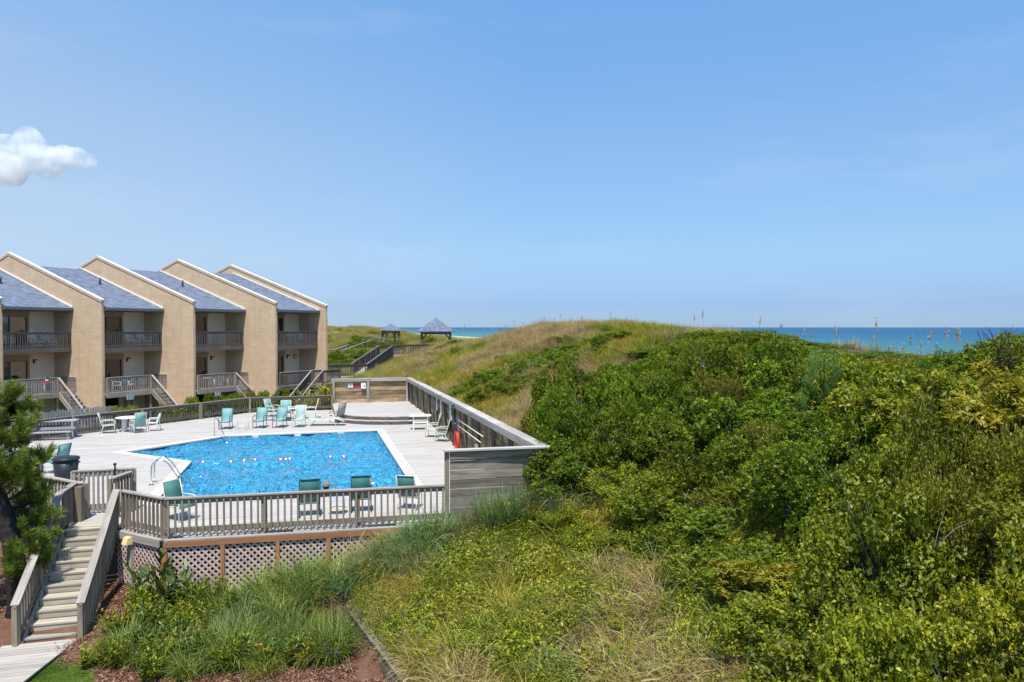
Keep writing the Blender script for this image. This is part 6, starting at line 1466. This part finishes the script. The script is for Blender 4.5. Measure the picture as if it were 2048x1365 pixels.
PLONG = bpy.data.collections.new('tufts_long')
for i in range(5): proto(PLONG, i, *blades(rg, 60, 0.62, 0.11, 1.0, 0.014, 5, 0.3), (G_GREEN, G_TAN, G_BLUE, G_GREEN, G_GARD)[i])
for i in range(3): proto(PLAWN, i, *blades(rg, 40, 0.05, 0.10, 0.6, 0.006, 2), G_LAWN)
def scatter_group(col):
    ng = bpy.data.node_groups.new('scatter_' + col.name, 'GeometryNodeTree')
    ng.interface.new_socket('Geometry', in_out='INPUT', socket_type='NodeSocketGeometry'); ng.interface.new_socket('Geometry', in_out='OUTPUT', socket_type='NodeSocketGeometry')
    gi = ng.nodes.new('NodeGroupInput'); go = ng.nodes.new('NodeGroupOutput'); ip = ng.nodes.new('GeometryNodeInstanceOnPoints'); ci = ng.nodes.new('GeometryNodeCollectionInfo')
    ci.inputs['Collection'].default_value = col; ci.inputs['Separate Children'].default_value = True; ci.inputs['Reset Children'].default_value = True
    ip.inputs['Pick Instance'].default_value = True
    def attr(nm, dt):
        a = ng.nodes.new('GeometryNodeInputNamedAttribute'); a.data_type = dt; a.inputs['Name'].default_value = nm; return a.outputs['Attribute']
    ng.links.new(gi.outputs[0], ip.inputs['Points']); ng.links.new(ci.outputs[0], ip.inputs['Instance'])
    ng.links.new(attr('pick', 'INT'), ip.inputs['Instance Index']); ng.links.new(attr('rot', 'FLOAT_VECTOR'), ip.inputs['Rotation']); ng.links.new(attr('scl', 'FLOAT'), ip.inputs['Scale'])
    ng.links.new(ip.outputs[0], go.inputs[0]); return ng
GNS = {c.name: scatter_group(c) for c in (PROTO, PFORE, PLAWN, PTAN, PLONG)}
def scatter(name, col, q, p, scl, pick, tilt=0.15, dz=0.0):
    z = ground_z(q, p, False) + dz; n = len(q)
    c, s_ = math.cos(TH), math.sin(TH)
    V = np.stack([CX + q * c - p * s_, CY + q * s_ + p * c, z], 1).astype(np.float32)
    me = bpy.data.meshes.new(name); me.vertices.add(n); me.vertices.foreach_set('co', V.ravel())
    a = me.attributes.new('pick', 'INT', 'POINT'); a.data.foreach_set('value', np.asarray(pick, np.int32))
    a = me.attributes.new('scl', 'FLOAT', 'POINT'); a.data.foreach_set('value', np.asarray(scl, np.float32))
    rt = np.stack([RNG.normal(size=n) * tilt, RNG.normal(size=n) * tilt, RNG.uniform(0, 6.283, n)], 1).astype(np.float32)
    a = me.attributes.new('rot', 'FLOAT_VECTOR', 'POINT'); a.data.foreach_set('vector', rt.ravel())
    o = put(name, me, None, I4, kind='stuff'); md = o.modifiers.new('scatter', 'NODES'); md.node_group = GNS[col.name]; return o
def rand_pts(n, q0, q1, p0, p1): return RNG.uniform(q0, q1, n), RNG.uniform(p0, p1, n)
def visible(q, p, m=1.12):
    c, s_ = math.cos(TH), math.sin(TH); x = CX + q * c - p * s_; y = CY + q * s_ + p * c; return (y > 4) & (np.abs(x) < 0.706 * y * m + 1.0)
# slope in the foreground
q, p = rand_pts(6500, 4.2, 13.0, -15, 0.2); ok = visible(q, p) & (q > 4.85 - (p + 3.44) * 0.215) & ~inside(DECK, q, p) & ~((p > -0.75) & (q < 9.9))
q, p = q[ok], p[ok]; nz = vnoise(q * 0.8, p * 0.8, 12); nz2 = vnoise(q * 1.7 + 9, p * 1.7, 13)
pick = np.where(nz > 0.70, RNG.integers(3, 5, len(q)), np.where(nz2 > 0.42, RNG.integers(5, 9, len(q)), RNG.integers(0, 3, len(q))))
mixr = RNG.random(len(q)); pick = np.where(mixr < 0.25, RNG.integers(0, 9, len(q)), pick)
scatter('slope_grass', PFORE, q, p, 0.5 + 1.1 * RNG.random(len(q)) ** 1.6, pick, 0.3)
k = RNG.random(len(q)) < 0.07; scatter('slope_tussocks', PLONG, q[k], p[k], RNG.uniform(0.7, 1.35, k.sum()), RNG.integers(0, 5, k.sum()), 0.2)
# big dune
q, p = rand_pts(30000, 10.1, 27, -2, 62); ok = visible(q, p) & ~inside(THICK, q, p); q, p = q[ok], p[ok]
keep = RNG.random(len(q)) < np.interp(p, [0, 30, 62], [1.0, 0.85, 0.55]); q, p = q[keep], p[keep]
tan = 0.02 + vnoise(q * 0.28 + 3, p * 0.16, 14) + 0.25 * (vnoise(q * 1.2, p * 1.2, 15) - 0.5)
pick = np.where(tan > 0.56, RNG.integers(0, 3, len(q)), RNG.integers(3, 6, len(q)))
scatter('dune_grass', PTAN, q, p, RNG.uniform(0.6, 1.2, len(q)) * np.interp(p, [0, 40, 62], [0.85, 1.0, 1.2]), pick, 0.22)
q, p = rand_pts(9000, 3.5, 11.5, 28.8, 62); ok = visible(q, p); q, p = q[ok], p[ok]
wx = CX + q * math.cos(TH) - p * math.sin(TH); wy = CY + q * math.sin(TH) + p * math.cos(TH)
ok = ~((np.abs(wx + 12.9) < 1.0) & (wy > 58.5) & (wy < 76)) & ~((np.abs(wy - 59.8) < 1.1) & (wx < -12.2)); q, p = q[ok], p[ok]
scatter('dune_grass', PROTO, q, p, RNG.uniform(0.6, 1.1, len(q)), RNG.integers(0, 7, len(q)), 0.2)
q, p = rand_pts(26000, 0, 27, 62, 165); ok = visible(q, p) & (vnoise(q * 0.3, p * 0.12, 9) < 0.62); q, p = q[ok], p[ok]
scatter('far_dune_grass', PROTO, q, p, RNG.uniform(1.1, 1.8, len(q)), RNG.integers(0, 7, len(q)), 0.2)
PCHIP = bpy.data.collections.new('chips'); M_CHIP = leafmat('bark chips', [(0.0, (0.05, 0.02, 0.012)), (0.5, (0.21, 0.10, 0.06)), (1.0, (0.46, 0.30, 0.20))], 0.9, 0.0, 0.1, objvar=0.4)
for i in range(4):
    nn_ = 26; P_ = np.stack([rg.normal(size=nn_) * .10, rg.normal(size=nn_) * .10, rg.uniform(0.0, .02, nn_)], 1); V_c, F_c = leaf_quads(P_, np.stack([rg.normal(size=nn_), rg.normal(size=nn_), rg.uniform(-.1, .35, nn_)], 1), np.stack([rg.normal(size=nn_) * .3, rg.normal(size=nn_) * .3, np.ones(nn_)], 1), rg.uniform(.03, .09, nn_), rg.uniform(.012, .03, nn_), 0.02)
    proto(PCHIP, i, V_c, F_c, np.repeat(rg.random(nn_), 4), M_CHIP)
GNS['chips'] = scatter_group(PCHIP)
q, p = rand_pts(9000, -4.6, 5.2, -9, 2.5); ok = visible(q, p) & (q < 4.6 - (p + 3.44) * 0.215) & ~inside(DECK, q, p) & ~((q < -1.5) & (q > -3.6) & (p > -2.0)) & ~((q + 2.1) ** 2 + (p + 3.95) ** 2 < 1.5 ** 2) & ~((q < -1.6 + 0.3 * (p + 1.7)) & (p < -1.6) & (q > -3.7 + 0.3 * (p + 1.7)))
scatter('mulch_chips', PCHIP, q[ok], p[ok], RNG.uniform(.7, 1.3, ok.sum()), RNG.integers(0, 4, ok.sum()), 0.1, 0.005)
# lawn patch and the weeds by the town houses
a = RNG.uniform(0, 6.283, 5200); r = 1.5 * np.sqrt(RNG.random(5200)); q = -2.1 + r * np.cos(a); p = -3.95 + r * np.sin(a)
scatter('lawn_grass', PLAWN, q, p, RNG.uniform(0.7, 1.3, len(q)), RNG.integers(0, 3, len(q)))
q, p = rand_pts(1500, -7, 5, 28.6, 33); scatter('yard_grass', PROTO, q, p, RNG.uniform(0.5, 0.8, len(q)), RNG.integers(0, 5, len(q)))

# ------------------------------------------------------------------ single plants
def clump(name, label, cat, q, p, n, h, r, lean, w, mat, seed, group=None, z=None, segs=4, flat=0.0):
    V, F, R_ = blades(np.random.default_rng(seed), n, h, r, lean, w, segs, flat); M = FR @ Matrix.Translation((q, p, gz(q, p) if z is None else z))
    t = put(name, np_mesh(name, V, F, mat, R_), None, M); return tag(t, label, cat, group)
gi = 0
for q, p, n, h, r in ((5.6, -1.6, 520, 1.0, 0.45), (6.4, -1.3, 520, 1.05, 0.45), (7.0, -1.0, 420, 0.95, 0.4), (5.0, -1.9, 420, 0.85, 0.42), (6.0, -2.2, 420, 0.8, 0.42), (4.5, -2.1, 320, 0.7, 0.35)):
    clump('tall_grass', 'dense blue green grass clump leaning over the lattice at the right end of the deck front', 'grass clump', q, p, int(n * 1.2), h, r * 1.25, 0.85, 0.019, G_BLUE, 400 + gi, 'blue green grass clumps by the lattice'); gi += 1
for q, p, n, h, r in ((8.3, -1.2, 560, 1.25, 0.42), (8.9, -1.3, 480, 1.15, 0.38), (10.0, -2.2, 380, 1.0, 0.4), (9.5, -1.0, 300, 1.1, 0.3)):
    clump('tall_grass', 'pale blue green grass clump rising in front of the grey plank wall', 'grass clump', q, p, int(n * 1.0), h, r * 1.15, 0.6, 0.018, G_BLUE, 420 + gi, 'blue green grass clumps by the plank wall'); gi += 1
for q, p, n, h, r in ((4.95, -3.2, 360, 0.62, 0.3), (5.15, -4.1, 360, 0.6, 0.3), (5.35, -5.1, 360, 0.6, 0.3), (5.6, -6.0, 360, 0.6, 0.3), (5.75, -6.9, 360, 0.6, 0.3)):
    clump('tall_grass', 'yellow green grass clump spilling over the timber retaining wall', 'grass clump', q, p, n, h, r, 1.0, 0.009, G_GREEN, 440 + gi, 'grass clumps over the retaining wall'); gi += 1
for q, p, n, h, r, mt, lab in ((2.15, -2.6, 700, 1.15, 0.45, G_BLUE, 'large arching silver green grass clump in the middle of the mulch bed'), (2.9, -2.2, 420, 0.85, 0.4, G_GARD, 'dark green arching grass clump right of the silver green one'), (3.5, -1.9, 420, 0.85, 0.4, G_GARD, 'dark green grass clump below the fourth lattice panel'),
                              (3.3, -3.1, 420, 0.6, 0.4, G_GARD, 'low dark green grass clump at the right of the mulch bed'), (3.95, -2.7, 400, 0.65, 0.4, G_GARD, 'dark green grass clump nearest the retaining wall'), (2.6, -4.3, 260, 0.5, 0.28, G_GREEN, 'yellowish strappy daylily clump at the front of the bed'), (1.5, -1.9, 260, 0.6, 0.3, G_GARD, 'green grass clump below the second lattice panel'), (1.1, -3.9, 260, 0.5, 0.26, G_GREEN, 'yellowish strappy clump at the left front of the bed')):
    clump('ornamental_grass', lab, 'grass clump', q, p, int(n * 0.75), h, r, 0.85, 0.018, mt, 460 + gi); gi += 1
def leafy(name, label, cat, q, p, h, r, nst, ll, lw, mat, seed, flower=None, per=9, up=0.6, group=None, nfl=3):
    rng = np.random.default_rng(seed); M = FR @ Matrix.Translation((q, p, gz(q, p))); t = thing(name, label, cat, M, group); m = MB(); P, Dd = [], []; fl_ = MB()
    for i in range(nst):
        a = rng.uniform(0, 6.28); d = r * math.sqrt(rng.random()); hh = h * rng.uniform(.6, 1.05); b = Vector((d * math.cos(a) * .6, d * math.sin(a) * .6, -0.05)); e = Vector((d * math.cos(a) * 1.1, d * math.sin(a) * 1.1, hh))
        m.tube([b, e], [0.008, 0.004], 4, False)
        for k in range(per):
            f = rng.uniform(.2, 1.0); an = rng.uniform(0, 6.28); P.append(b.lerp(e, f)); Dd.append((math.cos(an), math.sin(an), up * rng.uniform(.3, 1.6)))
        if flower and i < nfl:
            for k in range(5): an = k * 1.257; fl_.add([e + Vector((0, 0, .03)), e + Vector((math.cos(an - .4) * .03, math.sin(an - .4) * .03, .05)), e + Vector((math.cos(an) * .05, math.sin(an) * .05, .045)), e + Vector((math.cos(an + .4) * .03, math.sin(an + .4) * .03, .05))], [(0, 1, 2, 3)])
    P = np.array([tuple(v) for v in P]); n = len(P)
    V, F = leaf_quads(P, np.array(Dd), np.stack([rng.normal(size=n) * .3, rng.normal(size=n) * .3, np.ones(n)], 1), ll * rng.uniform(.7, 1.2, n), lw * rng.uniform(.8, 1.2, n), 0.08)
    put('leaves', np_mesh('leaves', V, F, mat, np.repeat(rng.random(n), 4)), t, M); put('stem', m.mesh('stem', L_MID), t, M)
    if flower: put('flower', fl_.mesh('flower', flower), t, M)
    return t
L_CANNA = leafmat('broad canna leaves', [(0.0, (0.045, 0.09, 0.0144)), (0.6, (0.128, 0.195, 0.03)), (1.0, (0.255, 0.3, 0.06))], 0.4, 0.32, 0.4)
leafy('canna_plant', 'tall broad leaved canna at the lattice corner', 'plant', -0.05, -0.62, 1.25, 0.25, 7, 0.42, 0.15, L_CANNA, 1, per=5, up=1.4)
leafy('canna_plant', 'broad leaved canna left of the lattice corner', 'plant', -0.5, -0.35, 0.95, 0.25, 6, 0.36, 0.13, L_CANNA, 2, per=5, up=1.3)
leafy('canna_plant', 'bushy green canna right of the lattice corner', 'plant', 0.45, -0.75, 0.95, 0.3, 8, 0.34, 0.11, L_CANNA, 3, per=6, up=1.2)
leafy('garden_plant', 'leafy green plant with a purple flower beside the cannas', 'plant', 0.75, -1.15, 0.75, 0.35, 26, 0.13, 0.035, L_MID, 4, M_PURPLE, 14, nfl=2)
gp_ = [(-0.35, -1.2, .7, .4, 'dense leafy green plant at the left of the mulch bed below the cannas'), (-0.75, -1.75, .55, .32, 'leafy plant at the left edge of the planting near the stairs'), (0.15, -1.75, .65, .42, 'green leafy plant behind the yellowing one in the bed'), (0.65, -2.2, .6, .4, 'leafy green plant left of the silver grass clump'),
       (0.35, -3.0, .55, .36, 'yellowing leafy plant at the front left of the bed'), (0.95, -3.2, .55, .34, 'green leafy plant right of the yellowing plant'), (1.75, -3.75, .5, .36, 'dark leafy plant below the silver grass clump'), (3.35, -4.1, .5, .3, 'spindly leafy plant at the right front of the bed'), (3.0, -3.8, .5, .36, 'rounded leafy plant at the right of the daylily'), (2.2, -3.5, .55, .36, 'leafy plant in front of the silver grass clump'), (1.4, -2.9, .6, .36, 'leafy plant between the silver clump and the yellowing plant'),
       (1.9, -1.3, .5, .3, 'thin leafy plant under the second lattice post'), (2.9, -1.2, .5, .3, 'thin leafy plant under the third lattice post')]
for i, (q, p, h, r, lab) in enumerate(gp_): leafy('garden_plant', lab, 'plant', q, p, h, r, 34, 0.12, 0.030, (L_MID, L_VINE, L_CANNA)[i % 3] if 'yellow' not in lab else L_OLIV, 20 + i, None, 14)
gr_ = random.Random(77); done = []
for tries in range(800):
    q = gr_.uniform(-0.5, 4.25); p = gr_.uniform(-4.1, -0.75)
    if p < -3.4 and q < 0.2: continue
    if len(done) >= 46: break
    if any((q - a) ** 2 + (p - b) ** 2 < 0.42 ** 2 for a, b in done): continue
    done.append((q, p)); k = gr_.random() + (q - 0.6) * 0.30; zz = gr_.uniform(.7, 1.15)
    if k < 0.42: leafy('garden_plant', 'leafy green plant in the dense planting below the lattice', 'plant', q, p, .62 * zz, .34, 30, 0.13, 0.032, (L_MID, L_VINE, L_CANNA, L_MID)[len(done) % 4], 500 + len(done), None, 13, group='leafy plants of the mulch bed')
    else: clump('ornamental_grass', 'dark green grass clump in the dense planting below the lattice', 'grass clump', q, p, 300, .92 * zz, .34, 0.85, 0.019, G_GARD, 560 + len(done), 'grass clumps of the mulch bed')
leafy('garden_plant', 'small separate leafy plant in bare mulch nearest the lawn', 'plant', -0.95, -3.0, .42, .22, 22, 0.11, 0.026, L_MID, 41, None, 12)
leafy('garden_plant', 'second small separate leafy plant in the bare mulch', 'plant', -0.55, -2.75, .42, .2, 20, 0.11, 0.026, L_MID, 42, None, 12)
leafy('garden_plant', 'sparse plant with violet flowers by the bare mulch at the right', 'plant', 3.95, -4.3, .4, .28, 16, 0.09, 0.022, L_MID, 43, M_PURPLE, 9)
leafy('daylily', 'orange flowering daylily at the front of the bed', 'plant', 2.55, -4.05, .42, .18, 8, 0.2, 0.018, G_GREEN, 44, M_ORANGE, 8, 1.2)
for i, w in enumerate(((-14.1, 46.1), (-13.2, 46.6), (-12.4, 46.9), (-11.9, 47.1))):
    q, p = toqp(*w); leafy('broad_leaf_plant', 'bright strappy plant behind the far fence by the plank wall end', 'plant', q, p, 1.5, .45, 9, .7, .09, L_VINE, 60 + i, None, 7, 1.3, 'strappy plants behind the far fence')
for i, (x, y) in enumerate(((13.1, 26.6), (13.8, 26.8), (14.4, 26.6), (15.0, 26.4), (15.6, 26.2), (14.1, 27.4), (14.8, 27.2), (7.4, 33.4), (8.0, 33.0), (6.8, 34.0), (12.6, 27.2), (16.2, 25.6))):
    q, p = toqp(x, y); z = gz(q, p); clump('dune_grass_clump', 'tall pale dune grass clump standing behind the thicket against the sea', 'grass clump', q, p, 260, max(0.7, top_limit(q, p) + 0.18 - z), 0.4, 0.45, 0.013, G_TAN, 700 + i, 'tall grass clumps behind the thicket', z=z)
# sea oats standing on the dune crest
def oats_mesh(seed, h):
    rng = np.random.default_rng(seed); V, F, R_ = blades(rng, 14, h * 0.55, 0.06, 0.5, 0.010, 4)
    return np_mesh('leaves', V, F, G_TAN if seed % 2 else G_GREEN, R_)
def oats_head(seed, h):
    rng = np.random.default_rng(seed + 50); m = MB(); lx = rng.uniform(-.15, .15); m.tube([(0, 0, 0), (lx * .3, 0, h * .5), (lx, 0, h)], [0.008, 0.007, 0.005], 4, False)
    me1 = m.mesh('stalk', M_POLE if False else M_OAT); n = 46; f = rng.uniform(0, 1, n); P = np.stack([lx + 0.06 * f + rng.normal(size=n) * .022, rng.normal(size=n) * .02, h - 0.02 + 0.0 * f - f * 0.30 + 0.16], 1)
    V2, F2 = leaf_quads(P, np.stack([rng.normal(size=n) * .6, rng.normal(size=n) * .6, rng.uniform(-1, .3, n)], 1), rng.normal(size=(n, 3)), 0.06, 0.03)
    return me1, np_mesh('seed_head', V2, F2, G_TAN, np.repeat(rng.uniform(.5, 1, n), 4))
M_OAT = plain('straw stalk', (0.33, 0.27, 0.13), 0.8, 0, 0.1)
OATS = [(oats_mesh(i, 1.0), *oats_head(i, 1.0)) for i in range(4)]
def oats(px, Y, topy, label, group):
    x = (px - 1024) / FPX * Y; zt = CAMZ - (topy - 655) / FPX * Y; q, p = toqp(x, Y); g = gz(q, p); h = max(0.7, zt - g)
    a, b, c = OATS[int(px) % 4]; M = Matrix.Translation((x, Y, g)) @ Matrix.Rotation(px * 1.3, 4, 'Z') @ Matrix.Diagonal((1, 1, h / 1.14, 1))
    t = thing('sea_oats', label, 'sea oats', M, group); put('leaves', a, t, M); put('stalk', b, t, M); put('seed_head', c, t, M)
for px, Y, ty in ((1755, 27, 634), (1885, 26, 652), (1908, 26, 656), (1608, 30, 658), (1515, 32, 632), (1562, 32, 648), (1625, 30, 668), (1668, 29, 652), (1740, 28, 664), (1825, 27, 668), (1862, 26, 660), (1925, 25, 655), (1775, 27, 690), (1790, 27, 684), (1810, 27, 686), (1840, 27, 682), (1870, 26, 684)):
    oats(px, Y, ty, 'pale sea oats stalk standing behind the thicket against the sea', 'sea oats behind the thicket')
for px, Y, ty in ((1408, 40, 620), (1388, 41, 630), (1262, 52, 648), (1240, 52, 640), (1225, 53, 622), (1210, 53, 640), (1180, 54, 645), (1160, 54, 632), (1140, 54, 645), (1124, 54, 626), (1110, 54, 640), (1090, 54, 648), (1070, 54, 645), (1045, 55, 643), (1025, 56, 640), (1010, 57, 648), (995, 58, 650), (985, 59, 655), (970, 60, 660), (1310, 46, 650), (1335, 45, 648), (1150, 53, 650), (1200, 53, 650), (1275, 51, 645), (930, 70, 648), (925, 70, 655), (1000, 57, 662), (1020, 56, 660), (960, 62, 655)):
    oats(px, Y, ty, 'thin sea oats stalk on the crest of the grassy dune', 'sea oats on the dune crest')
for px, Y, ty in ((1005, 38, 745), (1046, 38, 740), (1075, 37, 722), (996, 37, 758)):
    oats(px, Y, ty, 'pale sea oats plume among the green band on the dune', 'sea oats in the green band')
# ------------------------------------------------------------------ cloud
def cloudmat():
    m = bpy.data.materials.new('cloud vapour'); m.use_nodes = True; nt = m.node_tree; nt.nodes.clear()
    out = nt.nodes.new('ShaderNodeOutputMaterial'); v = nt.nodes.new('ShaderNodeVolumePrincipled'); nt.links.new(v.outputs[0], out.inputs['Volume'])
    v.inputs['Color'].default_value = (1, 1, 1, 1); v.inputs['Anisotropy'].default_value = 0.0
    tc = N(nt, 'ShaderNodeTexCoord'); n1 = noise(nt, tc.outputs['Object'], 0.012, 5, 0.6)
    f = N(nt, 'ShaderNodeMapRange'); f.inputs[1].default_value = 0.38; f.inputs[2].default_value = 0.62; f.inputs[4].default_value = 0.055; nt.links.new(n1, f.inputs[0])
    n2 = noise(nt, tc.outputs['Object'], 0.028, 6, 0.7); f2 = N(nt, 'ShaderNodeMapRange'); f2.inputs[1].default_value = 0.40; f2.inputs[2].default_value = 0.60; nt.links.new(n2, f2.inputs[0]); nt.links.new(math_(nt, 'MULTIPLY', f.outputs[0], f2.outputs[0]), v.inputs['Density']); return m
DC = 2400.0
def cp(px, py, r, dy=0):
    y = DC + dy; return ((px - 1024) / FPX * y, y, CAMZ - (py - 655) / FPX * y), tuple(a * y / FPX for a in r)
mb = bpy.data.metaballs.new('cloud'); mb.resolution = 14; mb.render_resolution = 14; mb.threshold = 0.3
tmp = bpy.data.objects.new('cloudtmp', mb); link(tmp)
for px, py, r in ((60, 275, 22), (70, 292, 26), (52, 305, 30), (20, 300, 30), (30, 330, 34), (78, 318, 30), (105, 322, 26), (130, 315, 24), (158, 318, 22), (182, 324, 16), (100, 338, 24), (-10, 345, 34), (5, 318, 34), (28, 352, 24), (-40, 330, 40), (-80, 320, 44)):
    c, rad = cp(px, py, (r, r, r)); e = mb.elements.new(); e.co = Vector(c) - Vector(cp(60, 320, (1, 1, 1))[0]); e.radius = rad[0] * 1.45
dg = bpy.context.evaluated_depsgraph_get(); cme = bpy.data.meshes.new_from_object(tmp.evaluated_get(dg)); bpy.data.objects.remove(tmp)
cme.materials.clear(); cme.materials.append(cloudmat()); cme.name = 'cloud'
tag(put('cloud', cme, None, Matrix.Translation(cp(60, 320, (1, 1, 1))[0])), 'small puffy white cloud low in the sky at the left edge', 'cloud')
